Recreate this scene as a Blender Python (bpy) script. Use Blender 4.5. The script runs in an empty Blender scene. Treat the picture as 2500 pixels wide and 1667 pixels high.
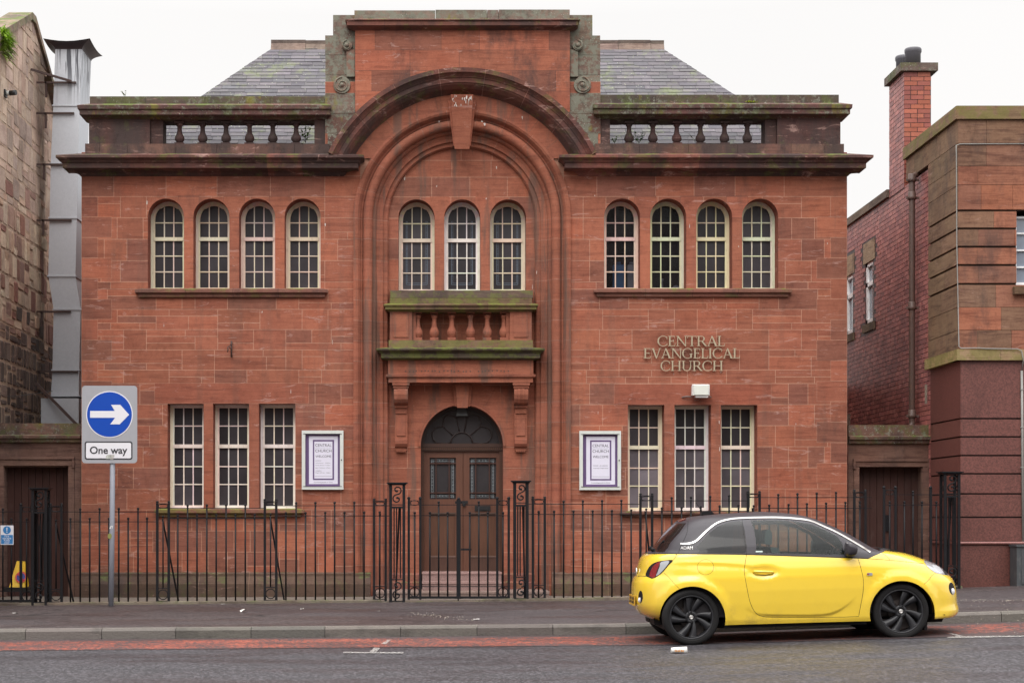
import bpy, bmesh, math, random
from mathutils import Vector, Matrix
from mathutils.geometry import delaunay_2d_cdt
from math import pi, sin, cos, sqrt, radians, exp, hypot, atan2

# ------------------------------------------------------------------ camera, world, light
FPX, CXP, HYP, EYE = 4200.0, 1070.0, 1266.0, 1.47
sc = bpy.context.scene
COL = sc.collection
cam_d = bpy.data.cameras.new("camera")
cam = bpy.data.objects.new("camera", cam_d)
COL.objects.link(cam)
cam.location = (0, 0, EYE)
cam.rotation_euler = (radians(90), 0, 0)
cam_d.sensor_width = 36.0
cam_d.lens = FPX * 36.0 / 2500.0
cam_d.shift_x = (1250 - CXP) / 2500.0
cam_d.shift_y = (HYP - 833.5) / 2500.0
cam_d.clip_start = 0.5
cam_d.clip_end = 600
sc.camera = cam
sc.view_settings.view_transform = 'Standard'
sc.view_settings.look = 'None'
sc.view_settings.exposure = 0.12
sc.view_settings.gamma = 1.0
sc.view_settings.use_curve_mapping = False

SUN_EL, SUN_AZ = radians(52), radians(200)      # azimuth: where the veiled sun stands (behind the camera, a little left)
world = bpy.data.worlds.new("World")
sc.world = world
world.use_nodes = True
wt = world.node_tree
for n in list(wt.nodes): wt.nodes.remove(n)
wo = wt.nodes.new('ShaderNodeOutputWorld')
wb = wt.nodes.new('ShaderNodeBackground')
sky = wt.nodes.new('ShaderNodeTexSky')
sky.sky_type = 'NISHITA'; sky.sun_disc = False
sky.sun_elevation = SUN_EL; sky.sun_rotation = SUN_AZ
sky.dust_density = 4.0; sky.air_density = 1.0; sky.altitude = 50
hs = wt.nodes.new('ShaderNodeHueSaturation'); hs.inputs['Saturation'].default_value = 0.05
# overcast deck: even grey, brighter overhead than at the horizon
tc = wt.nodes.new('ShaderNodeTexCoord'); sx = wt.nodes.new('ShaderNodeSeparateXYZ')
mr = wt.nodes.new('ShaderNodeMapRange'); mr.inputs['From Min'].default_value = 0.28; mr.inputs['From Max'].default_value = 1.0
mr.inputs['To Min'].default_value = 9.7; mr.inputs['To Max'].default_value = 38.0
my = wt.nodes.new('ShaderNodeMapRange'); my.inputs['From Min'].default_value = -1.0; my.inputs['From Max'].default_value = 0.9
my.inputs['To Min'].default_value = 1.3; my.inputs['To Max'].default_value = 1.0
mm = wt.nodes.new('ShaderNodeMath'); mm.operation = 'MULTIPLY'
cn = wt.nodes.new('ShaderNodeTexNoise'); cn.inputs['Scale'].default_value = 2.2; cn.inputs['Detail'].default_value = 3
cr = wt.nodes.new('ShaderNodeMapRange'); cr.inputs['To Min'].default_value = 0.95; cr.inputs['To Max'].default_value = 1.05
m2 = wt.nodes.new('ShaderNodeMath'); m2.operation = 'MULTIPLY'
cc = wt.nodes.new('ShaderNodeVectorMath'); cc.operation = 'SCALE'; cc.inputs[0].default_value = (1.0, 0.985, 0.975)
mix = wt.nodes.new('ShaderNodeMix'); mix.data_type = 'RGBA'; mix.inputs['Factor'].default_value = 0.88
L = wt.links.new
L(tc.outputs['Generated'], sx.inputs[0]); L(sx.outputs['Z'], mr.inputs['Value']); L(sx.outputs['Y'], my.inputs['Value'])
L(mr.outputs[0], mm.inputs[0]); L(my.outputs[0], mm.inputs[1])
L(tc.outputs['Generated'], cn.inputs['Vector']); L(cn.outputs['Fac'], cr.inputs['Value'])
L(mm.outputs[0], m2.inputs[0]); L(cr.outputs[0], m2.inputs[1])
L(m2.outputs[0], cc.inputs['Scale'])
L(sky.outputs[0], hs.inputs['Color']); L(hs.outputs[0], mix.inputs['A']); L(cc.outputs[0], mix.inputs['B'])
L(mix.outputs['Result'], wb.inputs['Color']); wb.inputs['Strength'].default_value = 0.1
L(wb.outputs[0], wo.inputs[0])
sun_d = bpy.data.lights.new("sun", 'SUN'); sun_d.energy = 1.35; sun_d.angle = radians(42); sun_d.color = (1.0, 0.96, 0.91)
sun = bpy.data.objects.new("sun", sun_d); COL.objects.link(sun)
sd = Vector((sin(SUN_AZ) * cos(SUN_EL), cos(SUN_AZ) * cos(SUN_EL), sin(SUN_EL)))
sun.rotation_euler = sd.to_track_quat('Z', 'Y').to_euler()

# ------------------------------------------------------------------ measuring helpers: a photo pixel (2500 wide) at a chosen depth
def X(px, Y): return (px - CXP) * Y / FPX
def Z(py, Y): return EYE + (HYP - py) * Y / FPX
F = 26.4
def fx(px): return X(px, F)
def fz(py): return Z(py, F)
U = F / FPX
rnd = random.Random(7)

# ------------------------------------------------------------------ mesh builder
class MB:
    def __init__(s): s.v = []; s.f = []; s.c = []; s.m = []; s.sm = []
    def vert(s, p): s.v.append((p[0], p[1], p[2])); return len(s.v) - 1
    def face(s, pts, col=(1, 1, 1), m=0, smooth=False):
        i = len(s.v); s.v += [(p[0], p[1], p[2]) for p in pts]
        s.f.append(list(range(i, i + len(pts)))); s.c.append(col); s.m.append(m); s.sm.append(smooth)
    def idx(s, ids, col=(1, 1, 1), m=0, smooth=False):
        s.f.append(list(ids)); s.c.append(col); s.m.append(m); s.sm.append(smooth)
    def box(s, x0, x1, y0, y1, z0, z1, col=(1, 1, 1), m=0):
        if x0 > x1: x0, x1 = x1, x0
        if y0 > y1: y0, y1 = y1, y0
        if z0 > z1: z0, z1 = z1, z0
        i = len(s.v)
        s.v += [(x0, y0, z0), (x1, y0, z0), (x1, y1, z0), (x0, y1, z0), (x0, y0, z1), (x1, y0, z1), (x1, y1, z1), (x0, y1, z1)]
        for q in ((0, 1, 5, 4), (1, 2, 6, 5), (2, 3, 7, 6), (3, 0, 4, 7), (4, 5, 6, 7), (3, 2, 1, 0)):
            s.idx([i + k for k in q], col, m)
    def hexa(s, b, t, col=(1, 1, 1), m=0):
        i = len(s.v); s.v += [tuple(p) for p in b] + [tuple(p) for p in t]; n = len(b)
        for k in range(n): s.idx([i + k, i + (k + 1) % n, i + n + (k + 1) % n, i + n + k], col, m)
        s.idx([i + k for k in range(n)][::-1], col, m); s.idx([i + n + k for k in range(n)], col, m)
    def prism(s, poly, axis, a0, a1, col=(1, 1, 1), m=0, smooth=False):
        # poly: 2-D points; axis 'y': (x,z) ; axis 'x': (y,z) ; axis 'z': (x,y)
        def P(p, a):
            return (p[0], a, p[1]) if axis == 'y' else ((a, p[0], p[1]) if axis == 'x' else (p[0], p[1], a))
        n = len(poly); i = len(s.v)
        s.v += [P(p, a0) for p in poly] + [P(p, a1) for p in poly]
        for k in range(n): s.idx([i + k, i + (k + 1) % n, i + n + (k + 1) % n, i + n + k], col, m, smooth)
        s.idx([i + k for k in range(n)][::-1], col, m); s.idx([i + n + k for k in range(n)], col, m)
    def tube(s, pts, r, n=8, col=(1, 1, 1), m=0, closed=False, r2=None):
        pts = [Vector(p) for p in pts]; rings = []; N = len(pts)
        up0 = None
        for k, p in enumerate(pts):
            if closed: t = (pts[(k + 1) % N] - pts[k - 1])
            else: t = pts[min(k + 1, N - 1)] - pts[max(k - 1, 0)]
            t.normalize()
            a = Vector((0, 0, 1)) if abs(t.z) < 0.9 else Vector((0, 1, 0))
            if up0 is None: u = t.cross(a).normalized()
            else:
                u = up0 - t * up0.dot(t)
                u = u.normalized() if u.length > 1e-6 else t.cross(a).normalized()
            up0 = u; w = t.cross(u)
            rr = r if not isinstance(r, (list, tuple)) else r[k]
            ring = []
            for j in range(n):
                an = 2 * pi * j / n
                ring.append(s.vert(p + u * (rr * cos(an)) + w * ((r2 or rr) * sin(an))))
            rings.append(ring)
        for k in range(N if closed else N - 1):
            A, B = rings[k], rings[(k + 1) % N]
            for j in range(n): s.idx([A[j], A[(j + 1) % n], B[(j + 1) % n], B[j]], col, m, True)
        if not closed: s.idx(rings[0][::-1], col, m); s.idx(rings[-1], col, m)
    def bar(s, p, q, w, h=None, col=(1, 1, 1), m=0):
        # square bar from p to q, w wide across (in plan), h deep
        h = h or w
        p = Vector(p); q = Vector(q); t = (q - p).normalized()
        a = Vector((0, 1, 0)) if abs(t.y) < 0.9 else Vector((0, 0, 1))
        u = t.cross(a).normalized() * w / 2; v = t.cross(u).normalized() * h / 2
        b = [p - u - v, p + u - v, p + u + v, p - u + v]; tt = [x + (q - p) for x in b]
        s.hexa(b, tt, col, m)
    def lathe(s, c, prof, n=16, col=(1, 1, 1), m=0, axis='z', half=False):
        rings = []
        for (r, h) in prof:
            ring = []
            for j in range(n):
                a = 2 * pi * j / n
                if axis == 'z': p = (c[0] + r * cos(a), c[1] + r * sin(a), c[2] + h)
                elif axis == 'y': p = (c[0] + r * cos(a), c[1] + h, c[2] + r * sin(a))
                else: p = (c[0] + h, c[1] + r * cos(a), c[2] + r * sin(a))
                ring.append(s.vert(p))
            rings.append(ring)
        for A, B in zip(rings, rings[1:]):
            for j in range(n): s.idx([A[j], A[(j + 1) % n], B[(j + 1) % n], B[j]], col, m, True)
        s.idx(rings[0][::-1], col, m); s.idx(rings[-1], col, m)
    def ball(s, c, r, col=(1, 1, 1), m=0, n=8, sq=1.0):
        s.lathe(c, [(max(1e-4, r * sin(pi * k / n)), -r * sq * cos(pi * k / n)) for k in range(n + 1)], 10, col, m)
    def add(s, o, loc=(0, 0, 0), flipx=False):
        i = len(s.v)
        s.v += [((-p[0] if flipx else p[0]) + loc[0], p[1] + loc[1], p[2] + loc[2]) for p in o.v]
        for f, c, m, sm in zip(o.f, o.c, o.m, o.sm): s.idx([i + k for k in f], c, m, sm)

def link(name, mb, mats, root=None, origin=None, fix=True, autosmooth=None):
    me = bpy.data.meshes.new(name)
    o0 = Vector(origin) if origin is not None else (Vector(root['o']) if root is not None and 'o' in root else Vector((0, 0, 0)))
    me.from_pydata([(v[0] - o0.x, v[1] - o0.y, v[2] - o0.z) for v in mb.v], [], mb.f)
    if not isinstance(mats, (list, tuple)): mats = [mats]
    for m in mats: me.materials.append(m)
    me.polygons.foreach_set('material_index', mb.m)
    me.polygons.foreach_set('use_smooth', mb.sm)
    ca = me.color_attributes.new('bc', 'FLOAT_COLOR', 'CORNER')
    buf = []
    for f, c in zip(mb.f, mb.c): buf += [c[0], c[1], c[2], 1.0] * len(f)
    ca.data.foreach_set('color', buf)
    me.validate(); me.update()
    if fix:
        bm = bmesh.new(); bm.from_mesh(me)
        bmesh.ops.remove_doubles(bm, verts=bm.verts, dist=1e-5)
        bmesh.ops.recalc_face_normals(bm, faces=bm.faces)
        bm.to_mesh(me); bm.free()
    ob = bpy.data.objects.new(name, me); COL.objects.link(ob)
    return ob

def thing(name, loc, label, cat, group=None):
    o = bpy.data.objects.new(name, None); COL.objects.link(o)
    o.empty_display_size = 0.2
    o.location = loc; o['o'] = [loc[0], loc[1], loc[2]]
    o['label'] = label; o['category'] = cat
    if group: o['group'] = group
    return o
def part(name, mb, mats, root, parent=None, label=None, fix=True):
    ob = link(name, mb, mats, root=root, fix=fix)
    ob.parent = parent or root
    if label: ob['label'] = label
    return ob
def single(name, mb, mats, loc, label, cat, group=None, fix=True):
    ob = link(name, mb, mats, origin=loc, fix=fix); ob.location = loc
    ob['label'] = label; ob['category'] = cat
    if group: ob['group'] = group
    return ob
def struct(name, mb, mats, fix=False, kind='structure'):
    ob = link(name, mb, mats, fix=fix); ob['kind'] = kind
    return ob
def clone(o, parent, loc, rotz=None):
    c = o.copy(); COL.objects.link(c); c.parent = parent; c.location = loc
    if rotz is not None: c.rotation_euler = (0, 0, rotz)
    return c

# ------------------------------------------------------------------ material helpers
class NT:
    def __init__(s, name):
        s.mat = bpy.data.materials.new(name); s.mat.use_nodes = True; s.t = s.mat.node_tree
        s.b = s.t.nodes['Principled BSDF']; s.out = s.t.nodes['Material Output']
        g = s.n('ShaderNodeNewGeometry'); s.pos = g.outputs['Position']; s.nor = g.outputs['Normal']
    def n(s, t): return s.t.nodes.new(t)
    def l(s, a, b): s.t.links.new(a, b)
    def _set(s, inp, v):
        if hasattr(v, 'is_output') or isinstance(v, bpy.types.NodeSocket): s.l(v, inp)
        else:
            if inp.type == 'RGBA' and len(v) == 3: v = (*v, 1)
            inp.default_value = v
    def math(s, op, a, b=0.0, c=None, clamp=False):
        n = s.n('ShaderNodeMath'); n.operation = op; n.use_clamp = clamp
        s._set(n.inputs[0], a); s._set(n.inputs[1], b)
        if c is not None: s._set(n.inputs[2], c)
        return n.outputs[0]
    def noise(s, scale, vec=(1, 1, 1), detail=4, rough=0.6, dist=0.0, off=(0, 0, 0), color=False):
        m = s.n('ShaderNodeMapping'); m.inputs['Scale'].default_value = vec; m.inputs['Location'].default_value = off
        s.l(s.pos, m.inputs['Vector'])
        n = s.n('ShaderNodeTexNoise'); n.inputs['Scale'].default_value = scale; n.inputs['Detail'].default_value = detail
        n.inputs['Roughness'].default_value = rough; n.inputs['Distortion'].default_value = dist
        s.l(m.outputs[0], n.inputs['Vector']); return n.outputs['Color' if color else 'Fac']
    def voro(s, scale, vec=(1, 1, 1), out='Distance', feature='F1'):
        m = s.n('ShaderNodeMapping'); m.inputs['Scale'].default_value = vec; s.l(s.pos, m.inputs['Vector'])
        n = s.n('ShaderNodeTexVoronoi'); n.feature = feature; n.inputs['Scale'].default_value = scale
        s.l(m.outputs[0], n.inputs['Vector']); return n.outputs[out]
    def ramp(s, v, a, b, x=0.0, y=1.0, smooth=True):
        n = s.n('ShaderNodeMapRange'); n.interpolation_type = 'SMOOTHSTEP' if smooth else 'LINEAR'
        s._set(n.inputs['Value'], v)
        n.inputs['From Min'].default_value = a; n.inputs['From Max'].default_value = b
        n.inputs['To Min'].default_value = x; n.inputs['To Max'].default_value = y
        return n.outputs[0]
    def mix(s, f, a, b, mode='MIX'):
        n = s.n('ShaderNodeMix'); n.data_type = 'RGBA'; n.blend_type = mode
        s._set(n.inputs['Factor'], f); s._set(n.inputs['A'], a); s._set(n.inputs['B'], b)
        return n.outputs['Result']
    def attr(s, name='bc'):
        n = s.n('ShaderNodeAttribute'); n.attribute_name = name; return n.outputs['Color']
    def comp(s, v, k):
        n = s.n('ShaderNodeSeparateXYZ'); s.l(v, n.inputs[0]); return n.outputs[k]
    def bump(s, h, strength=0.3, dist=0.01):
        n = s.n('ShaderNodeBump'); n.inputs['Strength'].default_value = strength; n.inputs['Distance'].default_value = dist
        s._set(n.inputs['Height'], h); s.l(n.outputs[0], s.b.inputs['Normal'])
    def set(s, **k):
        names = dict(col='Base Color', rough='Roughness', metal='Metallic', spec='Specular IOR Level', coat='Coat Weight',
                     coatr='Coat Roughness', trans='Transmission Weight', ior='IOR', alpha='Alpha', em='Emission Color', ems='Emission Strength')
        for a, v in k.items(): s._set(s.b.inputs[names[a]], v)
        return s.mat

def stone(name, soot=0.3, streak=0.0, pale=0.15, moss=0.0, lichen=0.0, bed=0.5, rough=0.9, bump=0.35, grit=1.0, bedscale=16, green=(0.07, 0.10, 0.015)):
    n = NT(name)
    c = n.attr()
    fine = n.noise(55, detail=3, rough=0.7)
    c = n.mix(1.0, c, n.mix(fine, (1 - .22 * grit,) * 3, (1 + .22 * grit,) * 3), 'MULTIPLY')
    beds = n.noise(1.0, vec=(1.3, 1.3, bedscale), detail=5, rough=0.7, dist=0.6)
    c = n.mix(n.ramp(beds, .48, .66, 0, bed), c, n.mix(1.0, c, (.55, .5, .52), 'MULTIPLY'))
    b2 = n.noise(1.0, vec=(2.5, 2.5, bedscale * 4.5), detail=4, rough=0.6, dist=0.4, off=(1, 2, 3)); c = n.mix(n.ramp(b2, .50, .66, 0, bed * .7), c, n.mix(1.0, c, (.66, .6, .62), 'MULTIPLY'))
    mot = n.noise(11, detail=5, rough=.75, off=(6, 1, 2)); c = n.mix(n.ramp(mot, .40, .62, 0, .30), c, n.mix(1.0, c, (.74, .68, .68), 'MULTIPLY'))
    med = n.noise(2.3, detail=5, rough=0.65)
    c = n.mix(n.ramp(med, .42, .7, 0, .5), c, n.mix(1.0, c, (.72, .66, .66), 'MULTIPLY'))
    warm = n.noise(1.1, detail=3, off=(31, 7, 3))
    c = n.mix(n.ramp(warm, .5, .7, 0, .45), c, n.mix(1.0, c, (1.12, .95, .85), 'MULTIPLY'))
    if pale:
        e = n.noise(3.0, vec=(.7, .7, 3.2), detail=6, rough=0.75, dist=1.2, off=(5, 3, 9))
        c = n.mix(n.ramp(e, .62 - .14 * pale, .70 - .12 * pale, 0, min(.8, pale * 1.5)), c, (.46, .29, .25))
    if soot:
        st = n.noise(1.4, vec=(1.3, 1.3, .55), detail=6, rough=0.7, off=(3, 9, 1))
        c = n.mix(n.ramp(st, .60 - .26 * soot, .80 - .26 * soot, 0, min(.92, .35 + soot * .6)), c, (.050, .036, .034))
        ss = n.noise(6.0, vec=(1, 1, .8), detail=6, rough=.75, off=(7, 7, 1)); c = n.mix(n.ramp(ss, .52, .68, 0, .25 + .35 * soot), c, n.mix(1.0, c, (.42, .38, .38), 'MULTIPLY'))
    if streak:
        sk = n.noise(1.0, vec=(4.5, 4.5, .35), detail=5, rough=.65, off=(2, 2, 8)); c = n.mix(n.ramp(sk, .50, .64, 0, streak), c, (.085, .068, .056))
    if lichen:
        li = n.noise(9, detail=6, rough=0.75, off=(2, 2, 7))
        sp = n.voro(28, out='Distance')
        lc = n.mix(n.noise(2.5, detail=3, off=(8, 1, 1)), (.125, .13, .10), (.215, .215, .17))
        c = n.mix(n.ramp(li, .56 - .16 * lichen, .66 - .16 * lichen, 0, .88), c, lc); dk = n.noise(3.5, detail=6, rough=.8, off=(0, 5, 5)); c = n.mix(n.ramp(dk, .50, .66, 0, .6), c, (.06, .055, .045))
        c = n.mix(n.math('MULTIPLY', n.ramp(sp, .10, .2, 1, 0), n.ramp(n.noise(4, off=(1, 6, 2)), .45, .6, 0, .8)), c, (.42, .42, .36))
        c = n.mix(n.ramp(n.noise(3.3, vec=(1, 1, .5), detail=5, off=(12, 4, 2)), .60, .70, 0, .65), c, (.17, .15, .02))
    if moss:
        up = n.ramp(n.comp(n.nor, 2), .1, .7, 0, 1)
        ms = n.noise(4.5, detail=6, rough=0.72, off=(4, 4, 4))
        thr = n.ramp(ms, .58 - .20 * moss, .68 - .20 * moss, 0, 1)
        f = n.math('MULTIPLY', thr, n.math('MAXIMUM', up, min(1.0, .15 + moss * .5)), clamp=True)
        gc = n.mix(n.noise(30, detail=2), green, tuple(g * 2.3 for g in green))
        c = n.mix(n.math('MULTIPLY', f, .85), c, gc)
    h = n.math('ADD', n.math('MULTIPLY', n.noise(70, detail=3), .5), n.math('MULTIPLY', n.noise(1.0, vec=(6, 6, 40), detail=4), .8))
    n.bump(h, bump, .008)
    return n.set(col=c, rough=rough, spec=.3)

def plain(name, col, rough=0.6, metal=0.0, spec=0.5, var=0.12, vscale=6, coat=0.0, bump=0.0, bscale=60, dirt=0.0, dirtcol=(.08, .06, .05), usea=False):
    n = NT(name)
    c = n.attr() if usea else col
    v = n.noise(vscale, detail=5, rough=.7)
    c = n.mix(1.0, c, n.mix(v, (1 - var,) * 3, (1 + var,) * 3), 'MULTIPLY')
    if dirt:
        c = n.mix(n.ramp(n.noise(vscale * 1.7, vec=(1, 1, .45), detail=6, rough=.75, off=(9, 2, 5)), .5, .72, 0, dirt), c, dirtcol)
    if bump: n.bump(n.noise(bscale, detail=3), bump, .004)
    return n.set(col=c, rough=rough, metal=metal, spec=spec, coat=coat)

# base colours of stone blocks
def jit(c, a, r=rnd):
    k = 1 + r.uniform(-a, a); return tuple(max(0.0, x * k * (1 + r.uniform(-a, a) * .18)) for x in c)
RED = (.322, .113, .068); RED2 = (.290, .102, .062); BRN = (.235, .092, .062); ORG = (.35, .120, .070)
MORT = (.42, .225, .155)
def redcol(r=rnd, brown=.12):
    t = r.random()
    if t < brown: c = BRN
    elif t < brown + .4: c = RED2
    elif t < .88: c = RED
    else: c = ORG
    return jit(c, .085, r)

M = {}
M['red'] = stone('red_sandstone', soot=.18, streak=.16, pale=.30, bed=.55)
M['smooth'] = stone('smooth_red_sandstone', soot=.28, streak=.62, pale=.12, bed=.5, bump=.25)
M['stained'] = stone('soot_stained_red_sandstone', soot=.50, pale=.3, bed=.6, moss=.0)
M['cornice'] = stone('weathered_cornice_stone', soot=.72, pale=.45, moss=.28, bed=.6)
M['parapet'] = stone('dark_parapet_stone', soot=.85, pale=.35, moss=.05, bed=.5)
M['coping'] = stone('mossy_coping_stone', soot=.6, pale=.25, moss=.5, lichen=.2, green=(.05, .07, .012))
M['lichen'] = stone('lichen_covered_stone', soot=.35, pale=.2, lichen=.72)
M['mossy'] = stone('green_mossy_stone', soot=.45, pale=.15, moss=.66, green=(.085, .105, .016))
M['plinth'] = stone('damp_plinth_stone', soot=.62, pale=.2, moss=.30, green=(.05, .06, .02))
M['sill'] = stone('dark_sill_stone', soot=.55, pale=.25, moss=.3)
M['brown'] = stone('brown_sandstone', soot=.38, pale=.16, bed=.8, moss=.0, bedscale=10)
M['browngreen'] = stone('green_streaked_sandstone', soot=.3, pale=.1, bed=.7, moss=.75, green=(.08, .085, .015))
M['rubble'] = stone('rubble_stone', soot=.28, pale=.3, bed=.3, bump=.9, grit=1.6, bedscale=4)
M['brick'] = stone('glazed_red_brick', soot=.08, pale=.05, bed=.0, bump=.15, rough=.42, grit=.6)
M['paint'] = plain('weathered_cream_paint', (.66, .56, .40), rough=.55, var=.10, vscale=9, dirt=.32, dirtcol=(.30, .17, .09), usea=True)
M['iron'] = plain('black_painted_iron', (.009, .009, .011), rough=.5, spec=.2, var=.3, vscale=12, dirt=.15, dirtcol=(.06, .035, .025), bump=.4, bscale=90)
M['darkwood'] = plain('dark_brown_boards', (.045, .018, .014), rough=.6, spec=.2, var=.2, vscale=5, usea=True, dirt=.2, dirtcol=(.12, .09, .08))
M['purple'] = plain('purple_card', (.11, .065, .16), rough=.4)
M['white'] = plain('white_paper', (.62, .60, .70), rough=.5, var=.05)
M['alu'] = plain('white_aluminium', (.55, .57, .54), rough=.35, var=.06, dirt=.12)
M['ink'] = plain('black_ink', (.02, .02, .025), rough=.5)
M['greyink'] = plain('grey_ink', (.42, .42, .48), rough=.5)
M['blackplastic'] = plain('black_plastic', (.012, .012, .013), rough=.4)
M['dark'] = plain('dark_interior', (.012, .010, .012), rough=.9)

def wood_mat():
    n = NT('varnished_brown_wood'); c = n.attr()
    g = n.noise(1.0, vec=(55, 55, 3.2), detail=5, rough=.6, dist=.4)
    c = n.mix(1.0, c, n.mix(g, (.62, .6, .6), (1.3, 1.25, 1.2)), 'MULTIPLY')
    w = n.noise(1.5, vec=(2, 2, .8), detail=4)
    c = n.mix(n.ramp(w, .45, .7, 0, .5), c, n.mix(1.0, c, (.6, .62, .6), 'MULTIPLY'))
    n.bump(g, .15, .003)
    return n.set(col=c, rough=.42, spec=.4)
M['wood'] = wood_mat()

def glass_mat(name, tint=(.035, .030, .034), frost=.5, rough=.22):
    n = NT(name)
    v = n.noise(90, detail=2); big = n.noise(2.5, detail=3)
    c = n.mix(1.0, n.mix(big, tuple(t * .6 for t in tint), tuple(t * 1.9 for t in tint)), n.attr(), 'MULTIPLY')
    n.bump(v, .35, .003)
    n.set(col=c, rough=rough, spec=.35)
    tr = n.n('ShaderNodeBsdfTransparent'); tr.inputs[0].default_value = (.6, .62, .66, 1)
    mx = n.n('ShaderNodeMixShader'); mx.inputs[0].default_value = frost
    n.l(tr.outputs[0], mx.inputs[1]); n.l(n.b.outputs[0], mx.inputs[2]); n.l(mx.outputs[0], n.out.inputs[0])
    return n.mat
M['glass'] = glass_mat('obscured_window_glass', tint=(.036, .032, .036), frost=.85, rough=.30)
M['glass2'] = glass_mat('clearer_window_glass', tint=(.02, .018, .02), frost=.5, rough=.12)
M['doorglass'] = glass_mat('leaded_door_glass', tint=(.035, .032, .034), frost=.9, rough=.2)
M['mirrorglass'] = plain('pale_reflecting_pane', (.20, .23, .28), rough=.08, metal=.0, spec=1.0)

# ------------------------------------------------------------------ flat sheets made of blocks with joints, cut by openings
def sheet(mb, outline, holes, blocks, mort, to3, hole_block=None):
    V = []; FA = []
    def addp(poly):
        if sum(a[0] * b[1] - b[0] * a[1] for a, b in zip(poly, list(poly[1:]) + [poly[0]])) < 0: poly = list(poly)[::-1]
        i = len(V); V.extend([Vector((p[0], p[1])) for p in poly]); FA.append(list(range(i, i + len(poly))))
    addp(outline)
    for h in holes: addp(h)
    nb = 1 + len(holes)
    for b in blocks: addp(b[0])
    r = delaunay_2d_cdt(V, [], FA, 1, 1e-5)
    vs, _, fs, _, _, of = r
    i = len(mb.v); mb.v += [to3(v[0], v[1]) for v in vs]
    for f, o in zip(fs, of):
        if 0 not in o: continue
        if any(0 < k < nb for k in o): continue
        bl = [k for k in o if k >= nb]
        if bl:
            b = blocks[max(bl) - nb]; col = b[1]; m = b[2] if len(b) > 2 else 0
        else: col = mort; m = 0
        mb.idx([i + k for k in f], col, m)

def rect(x0, x1, z0, z1, g=0.0): return [(x0 + g, z0 + g), (x1 - g, z0 + g), (x1 - g, z1 - g), (x0 + g, z1 - g)]

def snecked(x0, x1, z0, z1, row, wmin, wmax, full=.35, seed=1, g=.0045, colf=redcol, m=0, unit=3, jg=0.0):
    jg = min(jg, g * .85)
    r = random.Random(seed); out = []
    nr = max(1, round((z1 - z0) / row)); row = (z1 - z0) / nr
    cell = .05; nc = max(1, round((x1 - x0) / cell)); cell = (x1 - x0) / nc
    occ = [[False] * nc for _ in range(nr)]
    for i in range(nr):
        j = 0
        while j < nc:
            if occ[i][j]: j += 1; continue
            free = 0
            while j + free < nc and not occ[i][j + free]: free += 1
            hmax = unit - (i % unit)
            hmax = min(hmax, nr - i)
            h = hmax if r.random() < full else r.randint(1, hmax)
            w = r.uniform(wmin, wmax) * (1.0 if h < unit else .8)
            k = max(3, int(w / cell))
            if free - k < 4: k = free
            k = min(k, free)
            for a in range(h):
                for b in range(k): occ[i + a][j + b] = True
            q = rect(x0 + j * cell, x0 + (j + k) * cell, z1 - (i + h) * row, z1 - i * row, g)
            if jg: q = [(p[0] + r.uniform(-jg, jg), p[1] + r.uniform(-jg, jg)) for p in q]
            out.append((q, colf(r), m)); j += k
    return out

def courses(x0, x1, zs, wmin, wmax, seed=1, g=.004, colf=redcol, m=0, offs=None):
    r = random.Random(seed); out = []
    for k, (a, b) in enumerate(zip(zs, zs[1:])):
        x = x0; first = True
        while x < x1 - 1e-6:
            w = r.uniform(wmin, wmax) * (.55 if first and k % 2 else 1); first = False
            if x1 - x - w < wmin * .6: w = x1 - x
            out.append((rect(x, x + w, min(a, b), max(a, b), g), colf(r), m)); x += w
    return out

def archpoly(cx, zb, zs, r, n=20):
    return [(cx + r, zb), ] + [(cx + r * cos(pi * k / n), zs + r * sin(pi * k / n)) for k in range(n + 1)] + [(cx - r, zb)]
def reveal(mb, poly, y0, y1, col, m=0, skip_bottom=False):
    n = len(poly)
    for k in range(n):
        a, b = poly[k], poly[(k + 1) % n]
        mb.face([(a[0], y0, a[1]), (b[0], y0, b[1]), (b[0], y1, b[1]), (a[0], y1, a[1])], jit(col, .06), m)

def mitred(mb, x0, x1, Yf, Yb, prof, colf, joints=(), eL=1, eR=1, m=0, gcol=(.10, .05, .04), topm=None):
    """moulding with mitred ends: prof = [(projection, z)] ; front split at joints"""
    xs = [x0] + sorted(joints) + [x1]
    G = .004
    def pos(p, k, side=0):
        if k == 0: return x0 - p * eL
        if k == len(xs) - 1: return x1 + p * eR
        return xs[k] + side * G
    cols = [colf() for _ in range(len(xs) - 1)]
    for (p, z), (q, w) in zip(prof, prof[1:]):
        for k in range(len(xs) - 1):
            a0, a1 = pos(p, k, 1), pos(p, k + 1, -1); b0, b1 = pos(q, k, 1), pos(q, k + 1, -1)
            mb.face([(a0, Yf - p, z), (a1, Yf - p, z), (b1, Yf - q, w), (b0, Yf - q, w)], cols[k], topm if (topm is not None and abs(w - z) < abs(p - q) * .5 and p > q) else m)
            if k + 1 < len(xs) - 1:
                c0, c1 = pos(p, k + 1, -1), pos(p, k + 1, 1)
                mb.face([(c0, Yf - p, z), (c1, Yf - p, z), (c1, Yf - q, w), (c0, Yf - q, w)], gcol, m)
        for k, e in ((0, -1), (len(xs) - 1, 1)):
            mb.face([(pos(p, k), Yf - p, z), (pos(p, k), Yb, z), (pos(q, k), Yb, w), (pos(q, k), Yf - q, w)], cols[0 if k == 0 else -1], m)
    for (p, z) in (prof[0], prof[-1]):
        mb.face([(x0 - p * eL, Yf - p, z), (x1 + p * eR, Yf - p, z), (x1 + p * eR, Yb, z), (x0 - p * eL, Yb, z)], cols[0], topm if topm is not None and (p, z) == prof[-1] else m)

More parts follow.
